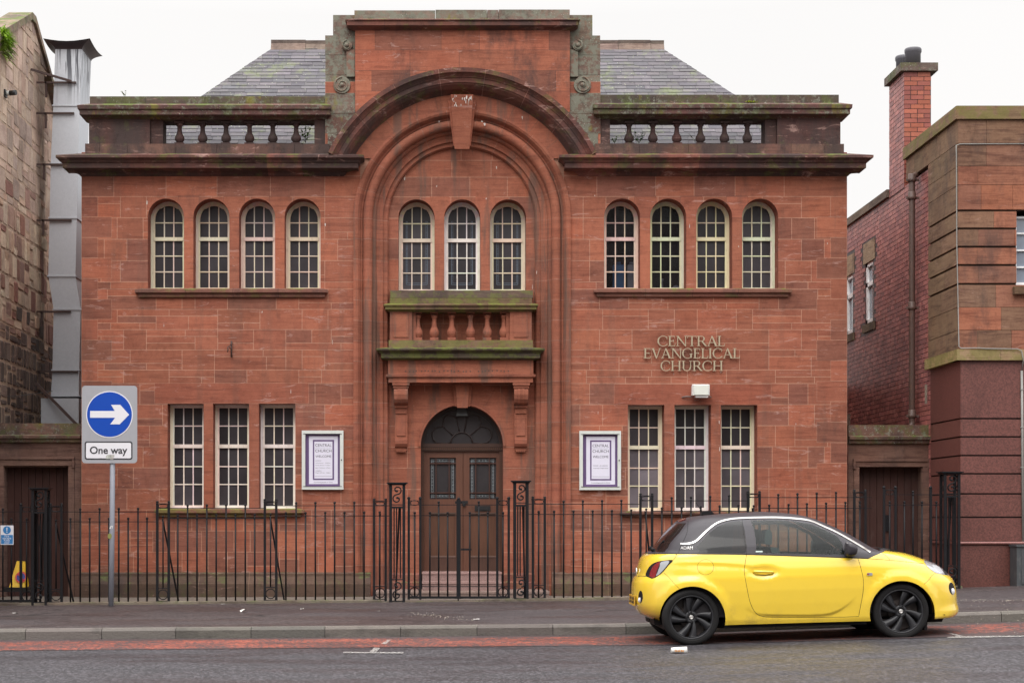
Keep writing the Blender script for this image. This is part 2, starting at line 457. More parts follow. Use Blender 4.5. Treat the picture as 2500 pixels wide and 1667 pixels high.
def text_mb(s, size, loc, width=None, depth=.002, bold=0.0, align='CENTER', hgt=None):
    """lettering facing -Y, centred on loc=(x,y,z of baseline)"""
    c = bpy.data.curves.new('txt', 'FONT'); c.body = s; c.size = size; c.extrude = depth; c.align_x = align
    c.offset = bold
    o = bpy.data.objects.new('txt', c); COL.objects.link(o)
    bpy.context.view_layer.update()
    me = bpy.data.meshes.new_from_object(o.evaluated_get(bpy.context.evaluated_depsgraph_get()))
    bpy.data.objects.remove(o); bpy.data.curves.remove(c)
    mb = MB(); k = 1.0
    if width:
        xs = [v.co.x for v in me.vertices]; k = width / (max(xs) - min(xs))
        cx = (max(xs) + min(xs)) / 2 if align == 'CENTER' else min(xs)
    else: cx = 0
    kz = k if hgt is None else hgt / max(v.co.y for v in me.vertices)
    for v in me.vertices: mb.v.append((loc[0] + (v.co.x - cx) * k, loc[1] - v.co.z, loc[2] + v.co.y * kz))
    for p in me.polygons: mb.idx(list(p.vertices))
    bpy.data.meshes.remove(me)
    return mb
# ================================================================== THE CHURCH
CX0 = fx(1128); ZC = fz(533)
XL, XR = fx(199), fx(2068)
church = thing('church', (CX0, F, .25), 'two storey red sandstone church with great arch, balustraded parapet and slate roof behind the railings', 'church')
def fzp(py, p): return Z(py, F - p)
YI = F + .28
def ix(px): return X(px, YI)
def iz(py): return Z(py, YI)
YA, YG = .27, .32          # frame and glass set back from the wall face

# ---- window builder -------------------------------------------------
CREAM = (.78, .67, .51); WHT = (.66, .61, .55); PINKW = (.88, .78, .70)
def arc_pts(cx, zs, r, n=16): return [(cx + r * cos(pi * k / n), zs + r * sin(pi * k / n)) for k in range(n + 1)]
rooms = MB()
def window(x0, x1, zb, zt, Yw, col, rail, tops, lows, arched, glass='glass', nb=2, label=None, shift=0):
    mb = MB(); g = MB(); fw = .039; y0 = Yw + YA; y1 = y0 + .07
    cx = (x0 + x1) / 2; r = (x1 - x0) / 2; rn = random.Random(int(x0 * 991 + zb * 77))
    def c(): return tuple(v * rn.uniform(.90, 1.06) for v in col)
    zs = zt - r
    if arched:
        o = [(x1, zb)] + arc_pts(cx, zs, r) + [(x0, zb)]
        q = [(x1 - fw, zb + fw * .9)] + arc_pts(cx, zs, r - fw) + [(x0 + fw, zb + fw * .9)]
    else:
        o = [(x1, zb), (x1, zt), (x0, zt), (x0, zb)]
        q = [(x1 - fw, zb + fw), (x1 - fw, zt - fw * .9), (x0 + fw, zt - fw * .9), (x0 + fw, zb + fw)]
    n = len(o)
    for k in range(n):
        a, b, d, e = o[k], o[(k + 1) % n], q[(k + 1) % n], q[k]; cc = c()
        mb.face([(a[0], y0, a[1]), (b[0], y0, b[1]), (d[0], y0, d[1]), (e[0], y0, e[1])], cc)
        mb.face([(e[0], y0, e[1]), (d[0], y0, d[1]), (d[0], y1, d[1]), (e[0], y1, e[1])], cc)
    # sash stiles (thin inner rim) and meeting rail
    q2 = [((p[0] - cx) * (1 - .024 / max(.01, r - fw)) + cx, p[1] + (.02 if k in (0, n - 1) else (-.02 if arched and abs(p[0] - cx) < r * .5 else 0))) for k, p in enumerate(q)]
    if not arched: q2 = [(x1 - fw - .02, zb + fw + .02), (x1 - fw - .02, zt - fw - .01), (x0 + fw + .02, zt - fw - .01), (x0 + fw + .02, zb + fw + .02)]
    yb = y0 + .022
    for k in range(n):
        a, b, d, e = q[k], q[(k + 1) % n], q2[(k + 1) % n], q2[k]; cc = c()
        mb.face([(a[0], yb, a[1]), (b[0], yb, b[1]), (d[0], yb, d[1]), (e[0], yb, e[1])], cc)
        mb.face([(e[0], yb, e[1]), (d[0], yb, d[1]), (d[0], y1, d[1]), (e[0], y1, e[1])], cc)
    gx0, gx1 = x0 + fw + .018, x1 - fw - .018
    mb.box(gx0 - .01, gx1 + .01, y0 + .010, y1 - .012, rail - .028, rail + .028, c())
    mb.box(gx0 - .03, gx1 + .03, y0 - .012, y1 - .02, zb - .002, zb + .05, c())
    mb.box(x0 + .01, x1 - .01, y0 - .02, y0 + .02, zb - .004, zb + .02, c())
    bw = .0085
    for k in range(nb):
        xb = gx0 + (gx1 - gx0) * (k + 1) / (nb + 1)
        zt2 = (zs + sqrt(max(0, (r - fw) ** 2 - (xb - cx) ** 2)) - .005) if arched else zt - fw - .005
        j = rn.uniform(-.002, .002)
        mb.box(xb - bw + j, xb + bw + j, yb + .01, y1 - .015, rail + .026, zt2, c())
        mb.box(xb - bw - j, xb + bw - j, yb + .014, y1 - .013, zb + .055, rail - .026, c())
    for z in tops + lows:
        hw = gx1 - gx0
        xa, xz = gx0, gx1
        if arched and z > zs: 
            d = sqrt(max(0, (r - fw) ** 2 - (z - zs) ** 2)); xa, xz = cx - d, cx + d
        mb.box(xa, xz, yb + .012, y1 - .016, z - bw, z + bw, c())
    yg = Yw + YG
    qq = [(p[0], p[1]) for p in q]
    xs_g = [x0 + .03] + [gx0 + (gx1 - gx0) * k / 3 for k in (1, 2)] + [x1 - .03]; zs_g = [zb + .02] + sorted(lows) + [rail] + sorted(tops) + [zt - .01]; base_ = rn.uniform(.75, 1.25)
    for i_, (a_, b_) in enumerate(zip(xs_g, xs_g[1:])):
        for c_i, (d_, e_) in enumerate(zip(zs_g, zs_g[1:])):
            t1, t2 = rn.uniform(-.004, .004), rn.uniform(-.005, .005); k_ = base_ * rn.uniform(.7, 1.35) * ((3.0 if x0 > 2.5 else 1.3) if c_i < 3 and not arched else 1)  # lower ground-floor panes get a paler colour standing in for reflected light
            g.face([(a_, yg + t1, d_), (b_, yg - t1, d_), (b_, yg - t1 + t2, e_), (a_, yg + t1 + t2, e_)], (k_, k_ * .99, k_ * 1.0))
    w = part('window', mb, M['paint'], church, label=label)
    gl = part('glass', g, M[glass], church, parent=w, fix=False)
    rooms.box(x0 - .02, x1 + .02, yg + .03, yg + .7, zb - .05, zt + .02, (1, 1, 1))
    # open the front of the room box
    rooms.f.pop(-6); rooms.c.pop(-6); rooms.m.pop(-6); rooms.sm.pop(-6)
    return w

holes = []; rev = MB()
wl = [405, 516, 627.5, 738.5]; wr = [1519, 1631.5, 1743.7, 1856]; hw = 44
for cxp in wl + wr:
    holes.append(archpoly(fx(cxp), fz(705), fz(485) - hw * U, hw * U, 18))
ground = [(409, 497), (520, 608), (632, 721), (1533, 1622), (1647, 1736), (1760, 1849)]
for a, b in ground:
    zb, zt = (fz(1242), fz(985)) if a < 1000 else (fz(1248), fz(988))
    holes.append([(fx(b), zb), (fx(b), zt), (fx(a), zt), (fx(a), zb)])
for h in holes: reveal(rev, h, F, F + .41, (.27, .085, .055))
archhole = archpoly(CX0, fz(1400), ZC, 262 * U, 40)
oz = lambda pts: [(fx(a), fz(b)) for a, b in pts]
outline = oz([(199, 1398), (2068, 1398), (2068, 372), (1466, 372), (1466, 200), (794, 200), (794, 372), (199, 372)])
B = []
for (xa, xb, sd_) in ((199, 880, 3), (1376, 2068, 8)):
    a, b = fx(xa), fx(xb)
    B += courses(a, b, [fz(v) for v in (372, 430, 480)], .55, .95, sd_, colf=lambda r: redcol(r, .3))
    B += snecked(a, b, fz(706), fz(480), 16.8 * U, .30, .62, full=.55, seed=sd_ + 1)
    B += snecked(a, b, fz(936), fz(706), 17 * U, .34, .85, full=.10, seed=sd_ + 2)
    B += snecked(a, b, fz(1398), fz(936), 17 * U, .30, .70, full=.50, seed=sd_ + 3, colf=lambda r: redcol(r, .45 if xa < 500 else .2))
B += courses(fx(794), fx(1466), [fz(v) for v in (200, 228, 278, 328, 372)], .5, .9, 5, colf=lambda r: redcol(r, .5))
# quoins at both ends
for k, y in enumerate(range(480, 1390, 50)):
    wq = 74 if k % 2 else 40
    for s, e in ((199, 1), (2068, -1)):
        x = [fx(s), fx(s + e * wq)]
        B.append((rect(min(x), max(x), fz(y + 50), fz(y), 0), MORT)); B.append((rect(min(x), max(x), fz(y + 50), fz(y), .004), redcol(rnd, .35)))
# piers between upper windows, lintels
for W in (wl, wr):
    for p, q in zip(W, W[1:]):
        B.append((rect(fx(p + hw - 14), fx(q - hw + 14), fz(532), fz(479), -.003), (.2, .085, .06))); B.append((rect(fx(p + hw - 14), fx(q - hw + 14), fz(532), fz(480), .003), redcol(rnd, .02)))
        B.append((rect(fx(p + hw - 2), fx(q - hw + 2), fz(706), fz(532), .003), jit(ORG if rnd.random() < .5 else RED, .05)))
B.append((rect(fx(377), fx(754), fz(985), fz(935), 0), MORT)); B.append((rect(fx(1499), fx(1883), fz(988), fz(937), 0), MORT))
B.append((rect(fx(377), fx(754), fz(985), fz(935), .004), jit((.27, .088, .055), .04)))
B.append((rect(fx(1499), fx(1883), fz(988), fz(937), .004), jit((.28, .09, .055), .04)))
for p, q in ((497, 520), (608, 632), (1622, 1647), (1736, 1760)):
    B.append((rect(fx(p) - .004, fx(q) + .004, fz(1248), fz(985), .001), jit(RED2, .05)))
wall = MB()
sheet(wall, outline, holes + [archhole], B, MORT, lambda x, z: (x, F, z))
wall.add(rev)
# side and back walls of the hall
for x in (XL, XR):
    zz = [fz(1470) + .3 * k for k in range(24)]
    for a, b in zip(zz, zz[1:]):
        y = F
        while y < 36: wall.face([(x, y, a), (x, y + .6, a), (x, y + .6, b), (x, y, b)], redcol(rnd, .4)); y += .6
wall.face([(XL, 36, 0), (XR, 36, 0), (XR, 36, 7), (XL, 36, 7)], RED2)
part('wall', wall, M['red'], church, fix=False)

# ---- inner wall under the arch ---------------------------------------
inner = MB(); ih = []
wc = [1016.8, 1128.6, 1240.5]
for cxp in wc: ih.append(archpoly(ix(cxp), iz(709), iz(487) - hw * U * 1.01, hw * U * 1.01, 18))
DX = X(1127.8, YI); DR = 100.5 * YI / FPX; DZ = iz(1089)
ih.append(archpoly(DX, iz(1397), DZ, DR, 28))
ri = 181 * U
ib = []
a, b = CX0 - ri, CX0 + ri
ib += courses(a, b, [iz(v) for v in (350, 392, 433, 481)], .45, .72, 14)
ib += courses(a, b, [iz(v) for v in (481, 533, 583, 633, 683, 709)], .3, .5, 15)
ib += courses(a, b, [iz(v) for v in (709, 741, 790, 842, 893, 940)], .4, .6, 16)
ib += courses(a, b, [iz(v) for v in (940, 990, 1040, 1091, 1142, 1194, 1246, 1297, 1348, 1400)], .5, .62, 17, colf=lambda r: jit(RED2, .08, r))
for p, q in zip(wc, wc[1:]):
    ib.append((rect(ix(p + hw - 12), ix(q - hw + 12), iz(532), iz(480), .003), jit(RED, .05)))
    ib.append((rect(ix(p + hw - 3), ix(q - hw + 3), iz(709), iz(532), .003), jit(RED, .05)))
# voussoirs round the door
for k in range(9):
    t0, t1 = pi * k / 9 + .008, pi * (k + 1) / 9 - .008
    pts = [(DX + DR * cos(t), DZ + DR * sin(t)) for t in [t0 + (t1 - t0) * j / 4 for j in range(5)]]
    ro = DR * 1.62
    pts += [(DX + ro * cos(t), DZ + ro * sin(t)) for t in (t1, t0)]
    pts = [(max(a + .01, min(b - .01, p[0])), min(p[1], iz(935))) for p in pts]
    ib.append((pts, jit(RED, .07)))
sheet(inner, archpoly(CX0, iz(1400), ZC, ri, 40), ih, ib, MORT, lambda x, z: (x, YI, z))
for h in ih: reveal(inner, h, YI, YI + .42, (.25, .08, .052))
part('recessed_wall', inner, M['smooth'], church, fix=False)

# ---- arch mouldings (sweep round jambs and arch) ---------------------
def sweep_arch(mb, prof, th0=0.0, th1=pi, jamb=None, colf=lambda: jit(RED2, .12), nj=9, zc=ZC, cx=CX0, scale=U, na=10):
    def secs():
        out = []
        if jamb is not None:
            n = round((zc - jamb) / (51 * U)); hgt = (zc - jamb) / n
            for k in range(n): out.append((('j', 1, jamb + k * hgt), ('j', 1, jamb + (k + 1) * hgt)))
        for k in range(nj):
            a = th0 + (th1 - th0) * k / nj; b = th0 + (th1 - th0) * (k + 1) / nj
            out.append((('a', a), ('a', b)))
        if jamb is not None:
            for k in range(n - 1, -1, -1): out.append((('j', -1, jamb + (k + 1) * hgt), ('j', -1, jamb + k * hgt)))
        return out
    def P(s, r, d):
        if s[0] == 'j': return (cx + s[1] * r * scale, F + d, s[2])
        return (cx + r * scale * cos(s[1]), F + d, zc + r * scale * sin(s[1]))
    for s0, s1 in secs():
        col = colf(); g = .004
        if s0[0] == 'a':
            st = [s0[1] + (s1[1] - s0[1]) * k / na for k in range(na + 1)]
            ang = g / (250 * scale) * 1.3
            st = [('a', st[0]), ('a', st[0] + ang)] + [('a', t) for t in st[1:-1]] + [('a', st[-1])]
        else:
            dz = g * 2 * (1 if s1[2] > s0[2] else -1)
            st = [s0, ('j', s0[1], s0[2] + dz), s1]
        for k in range(len(st) - 1):
            cc = tuple(v * .9 + .06 for v in (.30, .14, .09)) if k == 0 else col
            for (r0, d0), (r1, d1) in zip(prof, prof[1:]):
                mb.face([P(st[k], r0, d0), P(st[k + 1], r0, d0), P(st[k + 1], r1, d1), P(st[k], r1, d1)], cc, 0, False)
mo = MB()
roll = [(230.5 + 12 * cos(t), .075 - .085 * sin(t)) for t in [pi * k / 10 for k in range(11)]]
prof = [(265, .0), (265, -.035), (259, -.045), (254, -.03), (250, .01), (247, .05), (243.5, .055), (243.5, .075)] + roll + \
       [(218, .10), (214, .105), (211, .125), (209, .155), (202, .17), (194, .172), (194, .205), (183.5, .21), (183.5, .235), (181, .24), (180, .285)]
sweep_arch(mo, prof, jamb=fz(1478), nj=11)
part('arch_moulding', mo, M['smooth'], church, fix=False)
# smooth voussoir band above, in front of the wall face
bd = MB(); vb = []
for k in range(12):
    t0 = radians(14 + 152 * k / 12) + .0022; t1 = radians(14 + 152 * (k + 1) / 12) - .0022
    pts = [(CX0 + 264 * U * cos(t), ZC + 264 * U * sin(t)) for t in [t0 + (t1 - t0) * j / 6 for j in range(7)]]
    pts += [(CX0 + 345 * U * cos(t), ZC + 345 * U * sin(t)) for t in [t1 - (t1 - t0) * j / 6 for j in range(7)]]
    vb.append((pts, jit(RED if k in (4, 5, 6, 7, 8) else RED2, .06)))
t = [radians(14 + 152 * j / 60) for j in range(61)]
def arcs_(r, y_): a0 = math.asin((533 - y_) / r); return [(CX0 + r * U * cos(a0 + (pi - 2 * a0) * j / 60), ZC + r * U * sin(a0 + (pi - 2 * a0) * j / 60)) for j in range(61)]
ol = arcs_(264, 388) + arcs_(345, 388)[::-1]
sheet(bd, ol, [], vb, (.2, .09, .06), lambda x, z: (x, F - .03, z))
part('voussoir_band', bd, M['smooth'], church, fix=False)
# segmental hood
hd = MB(); zh = Z(529, F - .3); sh = (F - .3) / FPX
prof = [(308, -.028), (311, -.06), (318, -.16), (326, -.225), (330, -.235), (330, -.25), (341, -.25), (342, -.265), (344, -.27), (350, -.31), (352, -.335), (362.5, -.34), (362.5, .1)]
sweep_arch(hd, prof, th0=radians(25.5), th1=radians(154.5), nj=7, zc=zh, scale=sh, colf=lambda: jit((.16, .065, .05), .15), na=10)
for th in (25.5, 154.5):
    a = radians(th)
    hd.face([(CX0 + r * sh * cos(a), F + d, zh + r * sh * sin(a)) for r, d in prof], (.2, .08, .055))
part('hood_moulding', hd, M['cornice'], church, fix=True)

# ---- attic (raised centre of the parapet) -----------------------------
at = MB(); ab = []
ra = random.Random(21)
for (y0, y1, cuts) in ((73, 125, (867, 916, 1077, 1170, 1340, 1391)), (125, 175, (867, 1001, 1121, 1257, 1391)), (175, 225, (867, 908, 1000, 1120, 1250, 1356, 1391)), (225, 276, (867, 930, 1060, 1200, 1330, 1391))):
    for p, q in zip(cuts, cuts[1:]):
        ab.append((rect(fx(p), fx(q), fz(y1), fz(y0), .004), jit(ra.choice([RED, ORG, RED2, BRN, ORG]), .08, ra)))
sheet(at, rect(fx(867), fx(1391), fz(276), fz(73)), [[(CX0 + 345 * U * cos(pi * k / 40), fz(529) + 345 * U * sin(pi * k / 40)) for k in range(41)]], ab, (.16, .07, .05), lambda x, z: (x, F - .05, z))
at.box(fx(867), fx(1391), F - .048, F + .5, fz(168), fz(74), RED2)
for s_ in (fx(867), fx(1391)): at.face([(s_, F - .05, fz(276)), (s_, F + .05, fz(276)), (s_, F + .05, fz(168)), (s_, F - .05, fz(168))], RED2)
part('attic_panel', at, M['stained'], church, fix=False)
si = MB()
for s in (0, 1):
    for (a, b, y0, y1) in ((813, 872, 35, 86), (794, 872, 85, 133), (794, 872, 133, 182), (794, 872, 182, 228), (794, 872, 228, 278), (794, 872, 278, 326), (800, 872, 326, 373)):
        if s: a, b = 2260 - b, 2260 - a
        si.box(fx(a) + rnd.uniform(-.004, .004), fx(b), F + (.04 if y1 <= 228 else -.012) + rnd.uniform(0, .006), F + .55, fz(y1) + .003, fz(y0) - .002, jit((.17, .12, .095) if y1 <= 278 else (.13, .07, .055), .15))
    part('attic_side_block', si, M['lichen'], church, fix=False); si = MB()

cp = MB()
fzc = lambda l: [(p, Z(y, F - .05 - p)) for p, y in l]
mitred(cp, fx(867), fx(1391), F - .05, F + .3, fzc([(0, 75), (.03, 72), (.09, 66), (.12, 62), (.12, 51), (.14, 50), (.145, 48), (.02, 46.5)]),
       lambda: jit((.17, .07, .052), .1), joints=[fx(v) for v in (940, 1125, 1312)])
part('attic_cornice', cp, M['cornice'], church)
bl = MB()
for a, b, t in ((865, 1063, 28), (1063, 1189, 26.5), (1189, 1217, 26.8), (1217, 1391, 26)):
    bl.box(fx(a) + .003, fx(b) - .003, F - .04, F + .3, fz(49), fz(t), jit((.20, .15, .12), .12))
part('attic_coping', bl, M['lichen'], church, fix=False)
def spiral(mb, cx, cz, r, turns, y, tr, ccw=1, start=0.0, col=(.2, .14, .1)):
    pts = []
    n = int(18 * turns)
    for k in range(n + 1):
        f = k / n; rr = r * (1 - .80 * f); a = start + ccw * 2 * pi * turns * f
        pts.append((cx + rr * cos(a), y, cz + rr * sin(a)))
    mb.tube(pts, [tr * (1 - .3 * k / n) for k in range(n + 1)], 6, col)
for s in (0, 1):
    vo = MB(); k = -1 if s else 1
    for (px, py, r) in ((847, 112, 13), (835, 209, 21)):
        if s: px = 2257 - px
        vo.lathe((fx(px), F - .05, fz(py)), [(r * U, .1), (r * U, .03), (r * U * .96, .02)], 24, (.2, .14, .11), axis='y')
        spiral(vo, fx(px), fz(py), r * U * .92, 1.6, F - .032, .014, ccw=k, start=pi / 2)
        vo.ball((fx(px), F - .03, fz(py)), .035, (.2, .14, .11))
    xs = [fx(846), fx(866)] if not s else [fx(1392), fx(1411)]
    vo.box(xs[0], xs[1], F - .01, F + .1, fz(188), fz(122), (.2, .12, .09))
    part('volute', vo, M['lichen'], church)

# ---- main cornice, parapets, balustrades ------------------------------
co = MB()
prof = [(0, 431), (.03, 427), (.05, 420), (.12, 414), (.20, 410.5), (.235, 410), (.235, 399), (.25, 397), (.26, 395), (.275, 391), (.305, 387), (.325, 384.5), (.325, 378.5), (.03, 375)]
prof = [(p, fzp(y, p)) for p, y in prof]
mitred(co, XL, X(888, F - .32) - .325, F, F + .2, prof, lambda: jit(rnd.choice([(.13, .055, .045), (.09, .048, .042), (.19, .072, .055)]), .15), joints=[fx(v) for v in (305, 428, 540, 655, 740)])
part('cornice', co, M['cornice'], church); co = MB()
mitred(co, X(1366, F - .32) + .325, XR, F, F + .2, prof, lambda: jit(rnd.choice([(.13, .055, .045), (.09, .048, .042), (.19, .072, .055)]), .15), joints=[fx(v) for v in (1505, 1590, 1702, 1828, 1955)])
part('cornice', co, M['cornice'], church)
bal_mb = MB()
bh = 58 * U
bp = [(.078, 0), (.078, .10), (.05, .115), (.055, .15), (.078, .22), (.083, .30), (.075, .38), (.045, .52), (.038, .70), (.040, .80), (.055, .83), (.055, .86), (.045, .87), (.07, .90), (.078, .92), (.078, 1.0)]
bal_mb.lathe((0, 0, 0), [(r * .92, h * bh) for r, h in bp[2:-2]], 14, (.085, .042, .038))
bal_mb.box(-.072, .072, -.072, .072, 0, .095 * bh, (.085, .042, .038)); bal_mb.box(-.07, .07, -.07, .07, .915 * bh, bh, (.07, .038, .035))
proto_me = None
for (xa, xb, o0, o1, bx, e0) in ((XL, fx(800), 397, 767, (435.5, 492, 549.5, 607, 664, 721.4), 0), (fx(1456), XR, 1490, 1869, (1538, 1596.4, 1655, 1713, 1772, 1828), 1)):
    pr = MB(); L_ = (e0 == 0)
    xa2 = fx(217) if L_ else xa; xb2 = fx(2052) if not L_ else xb
    # base course
    xs = [fx(v) for v in ((209, 245, 313, 430, 530, 625, 720, 805) if L_ else (1452, 1560, 1680, 1800, 1930, 2012, 2059))]
    for p, q in zip(xs, xs[1:]): pr.box(p + .002, q - .002, F - .05, F + .4, fz(377), fz(353) + rnd.uniform(-.003, .003), jit((.15, .08, .06), .18))
    # solid pedestals
    c_ = (.085, .045, .040)
    for p, q, d in (((217, 366, 0), (366, 397, .05), (767, 801, .03)) if L_ else ((1455, 1490, .03), (1869, 1897, .05), (1897, 2052, 0))):
        pr.box(fx(p) + .002, fx(q) - .002, F + d - .005, F + .38, fz(353), fz(289), jit(c_, .12))
    part('parapet', pr, M['parapet'], church, fix=False)
    cg = MB()
    prf = [(0, 292), (.03, 288), (.10, 282), (.12, 280), (.12, 268), (.145, 266), (.15, 257), (.0, 253.5)]
    mitred(cg, xa2, xb2, F - .0, F + .42, [(p, Z(y - (2 if not L_ else 0), F - p)) for p, y in prf], lambda: jit((.11, .052, .045), .15),
           joints=[fx(v) for v in ((310, 460, 600, 655) if L_ else (1600, 1760, 1930))], eL=1 if L_ else .4, eR=.4 if L_ else 1)
    xs = [fx(v) for v in ((218, 355, 500, 660, 815) if L_ else (1445, 1600, 1760, 1905, 2049))]
    for p, q in zip(xs, xs[1:]): cg.box(p + .002, q - .002, F + .02, F + .4, fz(256), fz(235 if L_ else 231), jit((.10, .075, .055), .15))
    part('coping', cg, M['coping'], church, fix=False)
    bs = MB(); bs.box(fx(o0) - .05, fx(o1) + .05, F + .02, F + .3, fz(356), fz(352) , (.2, .09, .07))
    bpart = part('balustrade', bs, M['parapet'], church)
    for px in bx:
        b0 = Vector((fx(px), F + .13, fz(351.5)))
        if proto_me is None:
            ob = link('baluster', bal_mb, M['parapet']); proto_me = ob
        else: ob = clone(proto_me, None, (0, 0, 0))
        ob.parent = bpart; ob.location = b0 - Vector(church['o'])

# ---- windows ----------------------------------------------------------
zr, ztp, lows_ = 576.5, [536], [618, 657]
for i, cxp in enumerate(wl + wr):
    window(fx(cxp - hw), fx(cxp + hw), fz(705), fz(485), F, tuple(v * rnd.uniform(.9, 1.05) for v in CREAM), fz(zr), [fz(v) for v in ztp], [fz(v) for v in lows_], True,
           glass='glass2' if i in (4, 5) else 'glass')
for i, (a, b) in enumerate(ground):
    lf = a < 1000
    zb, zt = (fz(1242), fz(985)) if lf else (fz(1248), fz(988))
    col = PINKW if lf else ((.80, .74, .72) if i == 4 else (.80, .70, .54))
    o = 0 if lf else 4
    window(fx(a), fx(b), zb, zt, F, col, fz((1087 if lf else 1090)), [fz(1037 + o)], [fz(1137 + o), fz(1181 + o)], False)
for i, cxp in enumerate(wc):
    window(ix(cxp - hw), ix(cxp + hw), iz(709), iz(487), YI, (.86, .82, .77) if i == 1 else CREAM, iz(580), [iz(538)], [iz(623), iz(660)], True,
           label='whiter middle window of the three under the arch' if i == 1 else None)
# leaded borders inside the centre windows
ld = MB()
for cxp in wc:
    x0, x1 = ix(cxp - 26), ix(cxp + 26); y = YI + YG - .004; c_ = (.12, .16, .21); zb, zt = iz(688), iz(532)
    ld.box(x0 - .004, x0 + .004, y, y + .002, zb, zt, c_); ld.box(x1 - .004, x1 + .004, y, y + .002, zb, zt, c_)
    ld.box(x0 + .02, x0 + .025, y, y + .002, zb + .02, zt, c_); ld.box(x1 - .025, x1 - .02, y, y + .002, zb + .02, zt, c_)
    ld.box(x0, x1, y, y + .002, zb - .004, zb + .004, c_); ld.box(x0, x1, y, y + .002, zb + .022, zb + .027, c_)
    k = zb + .05
    while k < zt: ld.box(x0, x0 + .024, y - .0005, y, k, k + .004, c_); ld.box(x1 - .024, x1, y - .0005, y, k, k + .004, c_); k += .085
M['lead'] = plain('pale_blue_lead_strip', (.1, .1, .1), rough=.5, usea=True)
part('leaded_border', ld, M['lead'], church)
# sills
def sill(xa, xb, ya, yb, Yw, ey=.09, mat='sill', joints=()):
    mb = MB()
    mitred(mb, X(xa, Yw) + ey * .6, X(xb, Yw) - ey * .6, Yw, Yw + .25, [(.02, Z(yb, Yw - .02)), (.045, Z(yb - 1.5, Yw)), (.045, Z((ya + yb) / 2 + 2, Yw)), (ey, Z((ya + yb) / 2, Yw)), (ey, Z(ya + 3, Yw - ey)), (.0, Z(ya, Yw))], lambda: jit((.2, .09, .065), .1), joints=joints)
    part('sill', mb, M[mat], church)
sill(337, 795, 704, 727, F, joints=[fx(455), fx(570), fx(680)]); sill(1455, 1925, 704, 726, F, joints=[fx(1575), fx(1690), fx(1800)])
sill(386, 737, 1241, 1262, F, ey=.10, mat='mossy'); sill(1519, 1865, 1247, 1262, F, ey=.10)

# ---- plinth ------------------------------------------------------------
pl = MB()
for (xa, xb, eL, eR) in ((XL, fx(905), 0, 0), (fx(1347), XR, 0, 0)):
    prf = [(.15, .05), (.15, Z(1425, F - .15)), (.135, Z(1422, F - .13)), (.07, Z(1406, F - .06)), (.07, Z(1400, F - .06)), (.0, Z(1396, F))]
    n = int((xb - xa) / .75); js = [xa + (xb - xa) * k / n + rnd.uniform(-.1, .1) for k in range(1, n)]
    mitred(pl, xa, xb, F, F + .1, prf, lambda: jit((.105, .065, .047), .18), joints=js, eL=eL, eR=eR, gcol=(.2, .13, .09))
for a, b in ((CX0 - 183 * U, DX - DR), (DX + DR, CX0 + 183 * U)):
    mitred(pl, a, b, YI, YI + .1, [(.05, .05), (.05, iz(1422)), (.02, iz(1418)), (.02, iz(1402)), (0, iz(1398))], lambda: jit((.24, .09, .065), .1), eL=0, eR=0)
part('plinth', pl, M['plinth'], church)

# ---- balcony and door hood ----------------------------------------------
YB = F - .02
def bx_(px): return X(px, YB)
def bz_(py): return Z(py, YB)
bk = MB()
rk = lambda: jit(RED2, .08)
bk.box(X(953, F + .1), X(1301, F + .1), F + .1, YI, Z(727, F + .1), Z(709, F + .1), (.12, .085, .068))
bk.box(bx_(952), bx_(1299), YB + .02, YI, bz_(742), bz_(727), (.15, .10, .06))
part('balcony_blocking', bk, M['mossy'], church)
rl = MB()
mitred(rl, bx_(952), bx_(1298), YB, YI, [(.0, bz_(761)), (.03, bz_(757)), (.07, Z(755, YB - .07)), (.07, Z(748, YB - .07)), (.095, Z(746, YB - .1)), (.095, Z(742.5, YB - .1)), (.02, bz_(741))], lambda: jit((.15, .09, .055), .12), joints=[bx_(1060), bx_(1190)])
part('balcony_rail', rl, M['mossy'], church)
bc = MB()
for a, b in ((952, 1006), (1245, 1298)):
    bc.box(bx_(a), bx_(b), YB, YI, bz_(831), bz_(757), rk())
    bc.box(bx_(a + 9), bx_(b - 9), YB - .012, YB, bz_(823), bz_(767), rk())
    a2, b2 = (1006, 1015) if a < 1100 else (1236, 1245); bc.box(bx_(a2), bx_(b2), YB + .05, YI, bz_(831), bz_(757), rk())
    bal_part = part('balcony_pedestal', bc, M['smooth'], church, fix=False); bc = MB()
bhh = (831 - 761) * U
for px in (1020, 1060, 1103, 1149, 1190, 1231):
    m_ = MB()
    m_.lathe((bx_(px), YB + .11, bz_(831)), [(r * .9, h * bhh) for r, h in bp[2:-2]], 14, (.33, .115, .07))
    m_.box(bx_(px) - .064, bx_(px) + .064, YB + .046, YB + .174, bz_(831), bz_(831) + .12 * bhh, (.3, .11, .07))
    m_.box(bx_(px) - .064, bx_(px) + .064, YB + .046, YB + .174, bz_(757) - .1 * bhh, bz_(757), (.3, .11, .07))
    part('baluster', m_, M['smooth'], church, parent=bal_part)
bb = MB()
bb.box(bx_(949), bx_(1301), YB - .01, YI, bz_(849), bz_(830.5), (.19, .115, .075))
part('balcony_base', bb, M['mossy'], church)
hc = MB()
mitred(hc, bx_(947), bx_(1302), YB, YI, [(.0, bz_(879)), (.03, bz_(877)), (.10, Z(873.5, YB - .1)), (.10, Z(862, YB - .1)), (.12, Z(860, YB - .12)), (.17, Z(854, YB - .17)), (.17, Z(850.5, YB - .17)), (.0, bz_(848))], lambda: jit((.07, .055, .04), .1), joints=[bx_(1010), bx_(1120), bx_(1235)])
part('balcony_cornice', hc, M['mossy'], church)
fr = MB()
fr.box(bx_(947), bx_(1302), YB, YI, bz_(916), bz_(878), jit(RED, .04))
